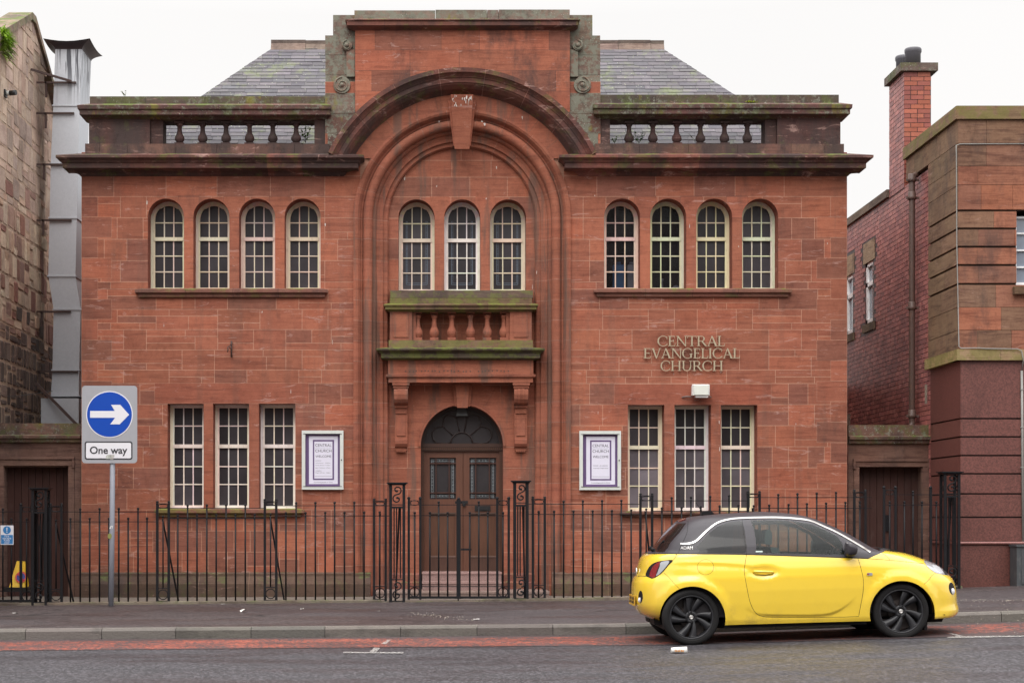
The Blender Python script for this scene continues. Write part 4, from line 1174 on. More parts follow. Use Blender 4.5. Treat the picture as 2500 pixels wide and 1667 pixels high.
lt.box(BX - .006, BX + .1, 26.62, 26.75, 3.25, 3.55, (.3, .25, .2)); lt.box(BX - .006, BX + .1, 31.6, 31.9, 2.9, 3.4, (.3, .22, .17))
part('pale_stone', lt, M['brown'], bb_, fix=False)
for (ya, yb, za, zb) in winds:
    w_ = MB(); x = BX + .035; c_ = (.85, .85, .85)
    for (a, b, c, d) in ((ya, ya + .07, za, zb), (yb - .10, yb, za, zb), (ya, yb, za, za + .08), (ya, yb, zb - .07, zb), (ya, yb, zb - .42, zb - .34)): w_.box(x - .02, x + .04, a, b, c, d, c_)
    pw = part('window', w_, M['paint'], bb_)
    gg = MB(); gg.face([(x + .02, ya, za), (x + .02, yb, za), (x + .02, yb, zb), (x + .02, ya, zb)]); part('glass', gg, M['mirrorglass'], bb_, parent=pw, fix=False)
cpb = MB()
y = 28.85
while y < 32.7: cpb.box(BX - .05, BX + .3, y + .002, y + .6, ztop, ztop + .13, jit((.16, .12, .09), .15)); y += .6
cpb.box(BX + .01, BX + .3, 27.7, 32.7, ztop - .05, ztop, (.3, .3, .3))
part('wall_coping', cpb, M['brown'], bb_, fix=False)
# chimney
ch = MB(); cy0, cy1, cxa, cxb = 27.9, 28.82, BX - .012, 7.99
cz = Z(175, cy0)
bricks(ch, (cxa, cy0, 0), (1, 0, 0), cxb - cxa, 6.84, cz, colf=lambda r: jit(r.choice([(.36, .115, .075), (.31, .095, .07), (.26, .08, .065), (.33, .10, .06)]), .1, r), nrm=(0, -1, 0), seed=8)
bricks(ch, (cxa, cy0, 0), (0, 1, 0), cy1 - cy0, 6.84, cz, colf=bcol, nrm=(-1, 0, 0), seed=9)
ch.box(cxa + .0005, cxb, cy0 + .0005, cy1, 6.84, cz, (.035, .022, .022))
chp = part('chimney', ch, M['brick'], bb_, fix=False)
cc = MB(); cc.box(cxa - .07, cxb + .1, cy0 - .06, cy1 + .07, cz, cz + .13, (.13, .095, .08)); part('chimney_cap', cc, M['coping'], bb_, parent=chp)
M['clay'] = plain('grey_clay_pot', (.075, .072, .085), rough=.55, var=.15)
for (x_, y_, r_) in ((7.76, 28.12, .125), (7.73, 28.58, .125)):
    cpot = MB(); z_ = cz + .12
    cpot.lathe((x_, y_, z_), [(r_ * .98, 0), (r_ * .98, .22), (r_ * 1.08, .24), (r_ * 1.1, .29), (r_ * 1.0, .31), (r_ * .86, .31), (r_ * .84, .22), (.01, .2)], 20); part('chimney_pot', cpot, M['clay'], bb_, parent=chp)
# rain pipe
M['rust'] = plain('rusty_brown_pipe', (.085, .05, .04), rough=.55, var=.3, vscale=8, dirt=.5, dirtcol=(.17, .075, .045))
dp_ = MB(); px_, py_ = 7.44, 27.02
zt = Z(445, py_)
dp_.tube([(7.52, py_ + .03, zt + .12), (px_ + .03, py_, zt + .10), (px_, py_, zt + .03), (px_, py_, 3.0), (px_, py_, 2.95), (px_ - .07, py_ - .08, 2.85), (px_ - .2, py_ - .2, 2.78)], .048, 12)
for z_ in (zt, zt - .28, Z(757, py_), 3.05): dp_.lathe((px_, py_, z_), [(.05, 0), (.068, .01), (.068, .05), (.06, .06), (.06, .12), (.05, .13)], 14); dp_.box(px_ - .09, px_ + .11, py_ - .012, py_ + .012, z_ + .015, z_ + .05)
single('drainpipe', dp_, M['rust'], (px_, py_, 2.8), 'rusty brown drainpipe running down the glazed brick wall', 'drainpipe')
rw = MB()
for k in range(12): rw.box(6.2 + (k % 3) * .46, 6.65 + (k % 3) * .46, 32.8, 33.1, .2 + (k // 3) * .95, 1.14 + (k // 3) * .95, jit((.22, .12, .09), .15))
part('rear_wall', rw, M['brown'], bb_, fix=False)
# cable on the corner
cb = MB(); y = YR - .012
pts = [(X(2520, y), y, rz(352)), (X(2345, y), y, rz(352.5)), (X(2334, y), y - .01, rz(356)), (X(2335, y), y, rz(380)), (X(2336, y), y, rz(600)), (X(2341, y), y, rz(846)), (X(2344, y), y - .05, rz(851)), (X(2388, y), y - .06, rz(850.5)), (X(2402, y), y - .06, rz(852)), (X(2480, y), y - .07, rz(853)), (X(2490, y), y - .07, rz(858)), (X(2494, y), y - .08, rz(880)), (X(2494.5, y), y, rz(905))]
cb.tube(pts, .0075, 6); cb.tube([(X(2494.5, y), y, rz(905)), (X(2496, y), y, rz(1060)), (X(2498, y), y, rz(1330))], .018, 8)
for q in (950, 1042, 1140): cb.box(X(2491, y), X(2499, y), y - .02, y + .02, rz(q + 2), rz(q))
single('cable', cb, plain('grey_cable', (.24, .235, .22), rough=.5), (X(2344, y), y, rz(850)), 'thin grey cable running round the sandstone corner and down the granite', 'cable')

# ================================================================== LEFT: rubble stone gable wall, duct
LX = -6.86
lb = thing('stone_building', (LX, 27, .2), 'tall pinkish rubble stone gable wall at the left edge, beside the metal duct', 'building')
lw = MB()
ga = [(22.5, 0), (22.5, 6.2), (26.9, 9.0), (28.9, 9.87), (29.15, 9.87), (30.55, 9.1), (33, 7.9), (33, 0)]
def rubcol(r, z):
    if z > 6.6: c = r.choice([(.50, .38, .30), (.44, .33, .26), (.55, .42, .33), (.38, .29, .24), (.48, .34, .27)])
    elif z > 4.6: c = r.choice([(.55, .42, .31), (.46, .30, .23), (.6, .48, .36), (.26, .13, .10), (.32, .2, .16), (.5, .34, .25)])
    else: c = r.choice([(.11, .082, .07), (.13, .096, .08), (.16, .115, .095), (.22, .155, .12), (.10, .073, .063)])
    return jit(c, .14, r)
blk = []
rr = random.Random(42)
for z0, z1, row, w0, w1, gg_ in ((6.5, 9.9, .12, .22, .60, .008), (4.3, 6.5, .13, .2, .55, .016), (0, 4.3, .115, .18, .42, .022)):
    for (poly, c, m) in snecked(24.5, 33, z0, z1, row, w0, w1, full=.3, seed=int(z0 * 10) + 3, g=gg_, jg=.010):
        zc = sum(p[1] for p in poly) / 4 + rr.uniform(-.5, .5)
        # chamfered irregular outline
        a, b, c4, d = poly; q = .22
        def lp(p, s, t): return (p[0] + (s[0] - p[0]) * t, p[1] + (s[1] - p[1]) * t)
        pp = []
        for i, p in enumerate(poly):
            e = min(.03, .25 * abs(b[0] - a[0])); pr_, nx = poly[i - 1], poly[(i + 1) % 4]
            l1, l2 = hypot(pr_[0] - p[0], pr_[1] - p[1]), hypot(nx[0] - p[0], nx[1] - p[1])
            pp += [lp(p, pr_, e * rr.uniform(.3, 1.2) / l1), lp(p, nx, e * rr.uniform(.3, 1.2) / l2)]
        if zc <= 0: continue
        def ztop_(y_): 
            for (p, q) in zip(ga[1:-1], ga[2:-1]):
                if p[0] <= y_ <= q[0]: return p[1] + (q[1] - p[1]) * (y_ - p[0]) / (q[0] - p[0])
            return 0
        pp = [(a_, min(b_, ztop_(a_) - .02)) for a_, b_ in pp]
        if max(p[1] for p in pp) - min(p[1] for p in pp) < .03: continue
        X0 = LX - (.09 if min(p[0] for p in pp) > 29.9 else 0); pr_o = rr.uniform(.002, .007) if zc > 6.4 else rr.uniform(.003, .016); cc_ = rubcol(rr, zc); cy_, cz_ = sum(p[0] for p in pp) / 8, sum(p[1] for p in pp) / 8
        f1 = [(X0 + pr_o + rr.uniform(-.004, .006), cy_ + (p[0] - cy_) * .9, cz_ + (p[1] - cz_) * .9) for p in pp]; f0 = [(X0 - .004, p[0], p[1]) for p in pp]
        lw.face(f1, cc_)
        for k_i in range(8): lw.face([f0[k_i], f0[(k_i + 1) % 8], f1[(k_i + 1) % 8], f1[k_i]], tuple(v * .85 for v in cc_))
for (ya_, yb_, X0) in ((22.5, 29.95, LX), (29.95, 33, LX - .09)):
    pr_ = [(ya_, 0), (yb_, 0)] + [(p[0], p[1]) for p in reversed(ga[1:-1]) if ya_ < p[0] < yb_]
    def zt2(y_):
        for (p, q) in zip(ga[1:-1], ga[2:-1]):
            if p[0] <= y_ <= q[0]: return p[1] + (q[1] - p[1]) * (y_ - p[0]) / (q[0] - p[0])
    poly_ = [(ya_, 0), (yb_, 0), (yb_, zt2(yb_))] + [p for p in reversed(ga[1:-1]) if ya_ < p[0] < yb_] + [(ya_, zt2(ya_))]
    lw.face([(X0, p[0], p[1]) for p in poly_], (.46, .34, .25))
lw.face([(LX, 29.95, 0), (LX - .09, 29.95, 0), (LX - .09, 29.95, 9.4), (LX, 29.95, 9.4)], (.2, .15, .11))
lw.face([(LX - 8, 22.5, 0), (LX, 22.5, 0), (LX, 22.5, 6.2), (LX - 8, 22.5, 6.2)], (.25, .18, .13)); lw.face([(LX - 8, 33, 0), (LX - .1, 33, 0), (LX - .1, 33, 7.9), (LX - 8, 33, 7.9)], (.2, .15, .1))
part('rubble_wall', lw, M['rubble'], lb, fix=False)
lr_ = MB()
for (p, q) in zip(ga[1:-1], ga[2:-1]):
    n = max(1, int(hypot(q[0] - p[0], q[1] - p[1]) / .55))
    for k in range(n):
        a = (p[0] + (q[0] - p[0]) * k / n, p[1] + (q[1] - p[1]) * k / n); b = (p[0] + (q[0] - p[0]) * (k + 1) / n, p[1] + (q[1] - p[1]) * (k + 1) / n)
        lr_.hexa([(LX - .35, a[0] + .004, a[1] - .02), (LX + .05, a[0] + .004, a[1] - .02), (LX + .05, b[0] - .004, b[1] - .02), (LX - .35, b[0] - .004, b[1] - .02)], [(LX - .35, a[0] + .004, a[1] + .10), (LX + .05, a[0] + .004, a[1] + .10), (LX + .05, b[0] - .004, b[1] + .10), (LX - .35, b[0] - .004, b[1] + .10)], jit((.26, .19, .14), .15))
part('coping', lr_, M['coping'], lb, fix=False)
lr2 = MB()
for (p, q) in zip(ga[1:-1], ga[2:-1]): lr2.face([(LX - 8, p[0], p[1]), (LX - .3, p[0], p[1]), (LX - .3, q[0], q[1]), (LX - 8, q[0], q[1])], (.1, .1, .11))
part('roof', lr2, M['slate'], lb, fix=False)
rw = MB()
for k in range(12): rw.box(-6.95 + (k % 3) * .5, -6.46 + (k % 3) * .5, 32.0, 32.3, .1 + (k // 3) * .85, .94 + (k // 3) * .85, jit((.22, .15, .11), .15))
part('rear_wall', rw, M['brown'], lb, fix=False)
# duct
def galv():
    n = NT('galvanised_sheet'); c = n.mix(n.noise(26, detail=4), (.40, .42, .46), (.54, .56, .60))
    sp_ = n.noise(120, detail=2); c = n.mix(n.ramp(sp_, .45, .6, 0, .3), c, (.60, .62, .65))
    z = n.comp(n.pos, 2); top = n.ramp(z, 8.35, 9.3, 0, 1)
    st_ = n.noise(1.0, vec=(26, 26, .8), detail=3, rough=.6, dist=.3)
    f = n.math('MULTIPLY', top, n.ramp(st_, .48, .54), clamp=True)
    c = n.mix(n.math('MULTIPLY', f, .9), c, (.035, .035, .045))
    return n.set(col=c, rough=.42, metal=.3)
M['galv'] = galv(); M['rustiron'] = plain('rusted_angle_iron', (.05, .026, .022), rough=.7, var=.3, dirt=.4, dirtcol=(.13, .05, .03))
YDU = 29.4
du = thing('ventilation_duct', (X(155, YDU), YDU, 2.4), 'tall square galvanised ventilation duct with flared cowl beside the church', 'duct')
def dbox(mb, ya, xa0, xa1, yb, xb0, xb1, Y=YDU, dep=.78, g=.0, col=(1, 1, 1)):
    Xa, Xb = [X(p, Y) for p in (xa0, xa1)], [X(p, Y) for p in (xb0, xb1)]; za, zb = Z(ya, Y), Z(yb, Y)
    mb.hexa([(Xb[0] - g, Y - g, zb), (Xb[1] + g, Y - g, zb), (Xb[1] + g, Y + dep + g, zb), (Xb[0] - g, Y + dep + g, zb)], [(Xa[0] - g, Y - g, za), (Xa[1] + g, Y - g, za), (Xa[1] + g, Y + dep + g, za), (Xa[0] - g, Y + dep + g, za)], col)
sh = MB(); secs = [(119, 135, 200, 258, 130, 194), (258, 130, 194, 400, 124, 191), (400, 124, 191, 532, 121, 187.5), (532, 121, 187.5, 674, 118, 184), (674, 118, 184, 756, 131, 197), (756, 131, 197, 903, 128, 193), (903, 128, 193, 968, 124, 192)]
for s_ in secs: dbox(sh, *s_)
dbox(sh, 972, 100, 192, 1060, 100, 192, Y=28.9, dep=1.2)
part('shaft', sh, M['galv'], du, fix=False)
fl_ = MB()
for (a, x0, x1) in ((258, 130, 194), (400, 124, 191), (532, 121, 187.5), (674, 118, 184), (755, 131, 197), (903, 128, 193), (966, 124, 192)): dbox(fl_, a - 1.5, x0, x1, a + 2, x0, x1, g=.018)
part('flange', fl_, M['galv'], du, fix=False)
cw = MB(); Xc0, Xc1 = X(135, YDU), X(200, YDU); n = 8
def cowl(t, a):
    # t: up 0..1, flare grows outward
    return .17 * t ** 1.8
zc0, zc1 = Z(121, YDU), Z(101, YDU)
rings = []
for k in range(6):
    t = k / 5; e = cowl(t, 0); z = zc0 + (zc1 - zc0) * t; ring = []
    cor = [(Xc0 - e, YDU - e), (Xc1 + e, YDU - e), (Xc1 + e, YDU + .78 + e), (Xc0 - e, YDU + .78 + e)]
    for i in range(4):
        p, q = cor[i], cor[(i + 1) % 4]
        for j in range(6):
            s_ = j / 6; sag = -.045 * sin(pi * s_) * t; ring.append(cw.vert((p[0] + (q[0] - p[0]) * s_, p[1] + (q[1] - p[1]) * s_, z + sag)))
    rings.append(ring)
for A_, B_ in zip(rings, rings[1:]):
    for j in range(24): cw.idx([A_[j], A_[(j + 1) % 24], B_[(j + 1) % 24], B_[j]])
cw.idx(rings[-1])
M['cowl'] = plain('sooty_cowl_metal', (.045, .032, .038), rough=.5, var=.3)
part('cowl', cw, M['cowl'], du)
bk_ = MB()
for (y_, xa, xb) in ((202, 110, 186), (277, 109, 181), (402, 105, 172), (538, 103, 175), (761, 99, 173), (907, 94, 190)):
    Y = YDU - .03; bk_.box(X(xa, Y), X(xb, Y), Y - .02, Y + .015, Z(y_ + 2, Y), Z(y_ - 2, Y)); bk_.box(X(xa, Y), X(xa + 5, Y), Y - .01, Y + .02, Z(y_ + 36, Y), Z(y_, Y))
    bk_.box(LX - .05, X(xa + 4, Y), Y - .02, Y + .01, Z(y_ + 2, Y), Z(y_ - 2, Y))
    part('bracket', bk_, M['rustiron'], du, fix=False); bk_ = MB()
Y = YDU - .06
bk_.bar((X(76, 28.9) , 28.9, Z(170, 28.9)), (X(174, Y), Y, Z(199, Y)), .035)
part('stay', bk_, M['rustiron'], du); bk_ = MB()
bk_.bar((X(88, 28.9), 28.9, Z(935, 28.9)), (X(186, 28.6), 28.6, Z(1035, 28.6)), .045)
if bk_.f: part('bracket', bk_, M['rustiron'], du, fix=False)
# security camera on the stone wall
cv = thing('security_camera', (LX, 27.2, Z(228, 27.2)), 'small white and black security camera fixed to the rubble stone wall', 'camera')
a = MB(); z_ = Z(228, 27.2); a.box(LX - .01, LX + .03, 27.14, 27.28, z_ - .06, z_ + .05); part('wall_plate', a, M['blackplastic'], cv)
a = MB(); a.tube([(LX + .02, 27.22, z_), (LX + .09, 27.2, z_)], .038, 12); part('housing', a, M['alu'], cv)
a = MB(); a.tube([(LX + .09, 27.2, z_), (LX + .19, 27.17, z_ + .004)], .042, 12); part('lens_hood', a, M['blackplastic'], cv)
# loose wire
wi = MB(); wi.tube([(X(-10, 27), 27, Z(969, 27)), (X(40, 27.6), 27.6, Z(967, 27.6)), (X(75, 28.4), 28.4, Z(962, 28.4)), (X(128, 29.3), 29.3, Z(954, 29.3))], .006, 5)
single('wire', wi, M['blackplastic'], (X(40, 27.6), 27.6, Z(967, 27.6)), 'thin black wire slung across the stone wall to the duct foot', 'wire')

# ---- plants ----------------------------------------------------------------
def leafmat(name, col):
    n = NT(name); c = n.mix(1.0, n.attr(), col, 'MULTIPLY')
    n.set(col=c, rough=.5, spec=.3); n.b.inputs['Subsurface Weight'].default_value = 0
    return n.mat
M['leaf'] = leafmat('green_leaf', (1, 1, 1))
def blade(mb, p, d, L_, w, col, droop=.5, n=4):
    p = Vector(p); d = Vector(d).normalized(); side = d.cross(Vector((0, 0, 1)))
    side = side.normalized() if side.length > .05 else Vector((1, 0, 0)); prev = None
    for k in range(n + 1):
        t = k / n; q = p + d * (L_ * t) + Vector((0, 0, -droop * L_ * t * t)); ww = w * (1 - t) ** .6 * (.4 + .6 * min(1, t * 4))
        a, b = q - side * ww, q + side * ww
        if prev: mb.face([prev[0], prev[1], b, a], col)
        prev = (a, b)
r4 = random.Random(9)
fe = MB(); Y = 27.15; cxx, czz = X(14, Y), Z(105, Y)
for k in range(420):
    a = r4.uniform(0, 2 * pi); b_ = r4.uniform(-.3, 1.2); hz = r4.random()
    o = Vector((LX + .03, Y + r4.uniform(-.34, .20), czz - .36 * r4.random() ** 1.5 + .12)); dirv = Vector((r4.uniform(.3, 1.2), r4.uniform(-1, 1), r4.uniform(-.5, 1.0)))
    lum = r4.uniform(.5, 1.3) * (1.25 if o.z > czz - .05 else .6)
    blade(fe, o, dirv, r4.uniform(.10, .22), .014, (.30 * lum, .46 * lum, .05 * lum), r4.uniform(.1, .55))
single('fern', fe, M['leaf'], (LX, Y, czz), 'bright green fern tuft growing from the rubble stone gable', 'plant', fix=False)
def weed(px, py, Y, h, n, label, seed, col=(.12, .22, .04), spread=.5, lw=.012):
    r = random.Random(seed); mb = MB(); b0 = Vector((X(px, Y), Y, Z(py, Y)))
    for s_ in range(n):
        d = Vector((r.uniform(-spread, spread), r.uniform(-spread, spread) * .5, 1)).normalized(); Ls = h * r.uniform(.6, 1.05)
        tip = b0 + d * Ls; mb.tube([b0, b0 + d * Ls * .5 + Vector((r.uniform(-.01, .01), 0, 0)), tip], .0025, 4, (.10, .14, .05))
        for k in range(7):
            q = b0 + d * Ls * (.25 + .75 * k / 7); lum = r.uniform(.7, 1.3)
            blade(mb, q, (r.uniform(-1, 1), r.uniform(-1, .6), r.uniform(-.1, .8)), r.uniform(.5, 1) * h * .28, lw, tuple(v * lum for v in col), .3, 3)
    return single('weed', mb, M['leaf'], tuple(b0), label, 'plant', group='weeds growing in the church stonework', fix=False)
weed(306, 238, F + .2, .14, 3, 'wispy pale weed on top of the left parapet coping', 1, (.2, .23, .12), .9)
weed(745, 350, F + .3, .33, 5, 'leafy green weed behind the last baluster of the left balustrade', 2, (.10, .24, .03), .4, .018)
weed(1500, 350, F + .34, .12, 4, 'low bright weed at the left end of the right balustrade', 3, (.2, .4, .04), .9)
weed(1560, 350, F + .34, .26, 6, 'broad leafy weed between the first two balusters of the right balustrade', 4, (.10, .25, .05), .9, .02)
weed(1700, 350, F + .34, .2, 4, 'sparse reddish weed in the middle of the right balustrade', 5, (.18, .2, .05), .9, .014)
r5 = random.Random(3); cu = MB(); b0 = Vector((fx(1833), F + .0, fz(251)))
for k in range(60):
    blade(cu, b0 + Vector((r5.uniform(-.09, .09), r5.uniform(-.05, .05), 0)), (r5.uniform(-1, 1), r5.uniform(-1, .3), r5.uniform(.2, 1)), r5.uniform(.02, .055), .012, tuple(v * r5.uniform(.8, 1.2) for v in (.42, .5, .05)), .2, 2)
single('moss_cushion', cu, M['leaf'], tuple(b0), 'bright yellow green moss cushion on the right parapet coping', 'plant', fix=False)
# ================================================================== GROUND
YK = 20.9; YFN = 24.5
KN = [(-60, -.3), (-12, -.055), (-5.33, 0), (0, .045), (2.0, .062), (2.64, .070), (3.4, .095), (6.27, .20), (9, .28), (14, .38), (60, .9)]
def gz(x):
    if x <= KN[0][0]: return KN[0][1]
    for (a, b), (c, d) in zip(KN, KN[1:]):
        if x <= c: return b + (d - b) * (x - a) / (c - a)
    return KN[-1][1]
def zf(x): return gz(x) + .25
def pave(x, y): return gz(x) + .127 + .123 * (y - YK) / (YFN - YK)
def yardz(x): return .27 + gz(x) * .35
def grid(name, xs, ys, zfun, mat, kind='structure'):
    mb = MB()
    for i, x in enumerate(xs):
        for y in ys: mb.vert((x, y, zfun(x, y)))
    n = len(ys)
    for i in range(len(xs) - 1):
        for j in range(n - 1): mb.idx([i * n + j, (i + 1) * n + j, (i + 1) * n + j + 1, i * n + j + 1], (1, 1, 1), 0, True)
    return struct(name, mb, mat, kind=kind)
def asphalt(name, base, light, sc1, wet=.35, grit=1.0, tint=None):
    n = NT(name)
    v = n.voro(sc1, vec=(1, .38, 1), out='Color'); g1 = n.noise(sc1 * 1.5, vec=(1, .35, 1), detail=3)
    sx_ = n.comp(v, 0)
    c = n.mix(n.ramp(sx_, .35, .95), base, light)
    c = n.mix(n.ramp(g1, .62, .75, 0, .6 * grit), c, tuple(min(1, l * 2.6) for l in light))
    c = n.mix(n.ramp(g1, .30, .42, .7, 0), c, tuple(b * .4 for b in base))
    big = n.noise(.5, vec=(.5, 1.8, 1), detail=5, rough=.6)
    c = n.mix(n.ramp(big, .45, .62, 0, .45), c, n.mix(1.0, c, (.62, .60, .62), 'MULTIPLY'))
    b2 = n.noise(1.7, vec=(.6, 1.3, 1), detail=6, rough=.7, off=(5, 5, 5))
    c = n.mix(n.ramp(b2, .55, .75, 0, .35), c, n.mix(1.0, c, (1.35, 1.3, 1.28), 'MULTIPLY'))
    n.bump(n.math('ADD', sx_, g1), .8, .008)
    r = n.ramp(n.noise(.9, vec=(.5, 1.6, 1), detail=4, off=(2, 8, 2)), .4, .65, wet, wet + .35)
    return n, c, r
n, c, r_ = asphalt('coarse_damp_asphalt', (.024, .0225, .026), (.072, .066, .075), 55, .42, 1.0); M['road'] = n.set(col=c, rough=r_, spec=.4)
n, c, r_ = asphalt('fine_pavement_asphalt', (.040, .030, .030), (.078, .060, .060), 60, .42, .5)
ck = n.voro(.55, vec=(.6, 1.6, 1), feature='DISTANCE_TO_EDGE'); ns = n.noise(5, detail=4)
ck2 = n.math('SUBTRACT', ck, n.math('MULTIPLY', ns, .028)); c = n.mix(n.math('MULTIPLY', n.ramp(ck2, -.002, .002, 1, 0), n.ramp(n.noise(.6, off=(3, 3, 3)), .5, .6)), c, (.012, .01, .01))
pt = n.noise(.35, vec=(.6, 1.2, 1), detail=2, off=(1, 9, 4)); c = n.mix(n.ramp(pt, .53, .545, 0, .35), c, (.055, .05, .055))
spk = n.voro(26, out='Distance'); c = n.mix(n.math('MULTIPLY', n.ramp(spk, .05, .09, 1, 0), n.ramp(n.noise(2.2, off=(7, 1, 1)), .5, .58)), c, (.30, .28, .26))
M['pave'] = n.set(col=c, rough=r_, spec=.4)
n, c, r_ = asphalt('worn_red_surfacing', (.20, .046, .030), (.36, .095, .056), 52, .5, 1.0)
wr_ = n.noise(26, vec=(.8, .5, 1), detail=5, rough=.8); w2 = n.noise(1.6, detail=4, off=(9, 0, 0)); yy = n.comp(n.pos, 1)
ed = n.ramp(yy, 20.45, 20.8, 0, .25); ed2 = n.ramp(yy, 19.35, 19.0, 0, .12)
thr = n.math('ADD', n.math('ADD', n.math('MULTIPLY', n.math('SUBTRACT', w2, .5), .35), ed), ed2)
xx = n.comp(n.pos, 0); thr = n.math('ADD', thr, n.ramp(xx, .5, 3.0, 0, .035))
f = n.ramp(n.math('ADD', wr_, thr), .45, .53, 0, 1)
c = n.mix(n.math('MULTIPLY', f, .93), c, (.042, .034, .036)); M['redroad'] = n.set(col=c, rough=r_, spec=.4)
xs = [-60, -40, -25, -15] + [-10 + .5 * k for k in range(50)] + [15, 18, 25, 40, 60]
ys = [-40, -25, -10, 0, 8, 13, 15, 16, 17, 18, 19, 20, 20.5, YK]
grid('road', xs, ys, lambda x, y: gz(x) - (.0 if y > 19 else .004 * (19 - y)), M['road'])
def redY(x): return 19.12 if x < 3 else 19.12 - .16 * (x - 3) / 1.5 if x < 7 else 18.6
xs2 = [-12 + .5 * k for k in range(53)]
rm = MB()
for a, b in zip(xs2, xs2[1:]):
    rm.face([(a, redY(a), gz(a) + .004), (b, redY(b), gz(b) + .004), (b, 20.80, gz(b) + .004), (a, 20.80, gz(a) + .004)], (1, 1, 1), 0, True)
struct('red_surfacing', rm, M['redroad'])
grid('pavement', xs, [YK + .14, 21.5, 22, 23, 24, YFN + .1], pave, M['pave'])
M['yard'] = plain('damp_yard_concrete', (.15, .125, .105), rough=.7, var=.25, vscale=5, dirt=.5, bump=.4)
grid('yard', xs, [YFN + .08, 25.2, 26, 27, 33], lambda x, y: yardz(x), M['yard'])
# far ground
gm = MB(); gm.box(-300, 300, -300, 300, -3, -.9, (1, 1, 1)); struct('ground', gm, M['yard'])
# kerb stones
def kerbmat():
    n = NT('rough_grey_kerb_stone'); c = n.attr()
    c = n.mix(1.0, c, n.mix(n.noise(60, detail=4, rough=.8), (.55,) * 3, (1.45,) * 3), 'MULTIPLY')
    c = n.mix(n.ramp(n.noise(3, vec=(1, 1, 2), detail=6), .5, .7, 0, .6), c, (.045, .04, .035))
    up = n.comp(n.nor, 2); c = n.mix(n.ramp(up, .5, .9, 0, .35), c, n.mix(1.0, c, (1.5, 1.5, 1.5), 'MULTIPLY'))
    n.bump(n.noise(45, detail=4), .8, .01); return n.set(col=c, rough=.75)
kb = MB(); x = -14.0
while x < 14:
    x2 = x + rnd.uniform(.88, .93); a, b = x + .004, x2 - .004; z0, z1 = gz(a), gz(b); col = jit((.10, .088, .078), .14)
    P0 = [(YK + rnd.uniform(0, .004), -.1), (YK + .006, .095), (YK + .03, .126), (YK + .15, .130), (YK + .15, -.1)]
    kb.hexa([(a, p[0], z0 + p[1]) for p in P0], [(b, p[0], z1 + p[1]) for p in P0], col); x = x2
kb.hexa([(-14, YK + .02, gz(-14) - .2), (-14, YK + .14, gz(-14) - .2), (-14, YK + .14, gz(-14) + .1), (-14, YK + .02, gz(-14) + .1)], [(2.64, YK + .02, gz(2.64) - .2), (2.64, YK + .14, gz(2.64) - .2), (2.64, YK + .14, gz(2.64) + .1), (2.64, YK + .02, gz(2.64) + .1)], (.02, .02, .02))
struct('kerb', kb, kerbmat())
# white parking marks, worn
n = NT('worn_white_road_paint'); c = n.mix(n.noise(60, detail=3), (.34, .32, .30), (.58, .56, .53))
f = n.ramp(n.noise(42, detail=5, rough=.85), .49, .54)
tr = n.n('ShaderNodeBsdfTransparent'); mx = n.n('ShaderNodeMixShader'); n.set(col=c, rough=.6); n.l(f, mx.inputs[0]); n.l(tr.outputs[0], mx.inputs[1]); n.l(n.b.outputs[0], mx.inputs[2]); n.l(mx.outputs[0], n.out.inputs[0]); M['mark'] = n.mat
mk = MB()
def gp(px, py):
    Y = 19.5
    for _ in range(12):
        Y = FPX * (EYE - gz(X(px, Y)) - .008) / (py - HYP)
    return (X(px, Y), Y, gz(X(px, Y)) + .0085)
for q in ([(838, 1590), (985, 1591), (985, 1594), (838, 1593)], [(902, 1590), (914, 1580), (928, 1581), (920, 1590)], [(930, 1571), (945, 1561), (955, 1561), (943, 1571)],
          [(2314, 1545), (2322, 1544), (2352, 1552), (2500, 1550), (2500, 1553), (2350, 1556), (2313, 1556), (2313, 1554), (2340, 1552)]):
    mk.face([gp(*p) for p in q])
struct('road_marking', mk, M['mark'])

# ================================================================== RAILINGS
yp = lambda px: X(px, YFN)
zp = lambda py: Z(py, YFN)
# low kerb carrying the railings
rk_ = MB(); x = yp(-120)
while x < yp(2345):
    x2 = x + rnd.uniform(1.0, 1.5); 
    if not (yp(2118) < x < yp(2150)):
        a, b = x, min(x2, yp(2345)); top = .035; gate = yp(990) < (a + b) / 2 < yp(1255)
        if gate: top = .008
        cs = [(YFN - .09, -.2), (YFN - .09, top - .006), (YFN - .075, top), (YFN + .11, top), (YFN + .11, -.2)]
        rk_.hexa([(a + .002, p[0], zf(a) + p[1]) for p in cs], [(b - .002, p[0], zf(b) + p[1]) for p in cs], jit((.17, .145, .11), .12))
    x = x2
single('railing_kerb', rk_, M['plinth'], (0, YFN, zf(0)), 'low mossy stone kerb carrying the black railings along the pavement', 'kerb', fix=False)
def barmesh(L_):
    mb = MB(); mb.tube([(0, 0, 0), (0, 0, L_)], .0125, 7); mb.ball((0, 0, L_ + .014), .019, n=6); mb.lathe((0, 0, L_ - .035), [(.0105, 0), (.016, .004), (.016, .012), (.0105, .016)], 7)
    return mb
RG = 'railing panels of black iron along the pavement'
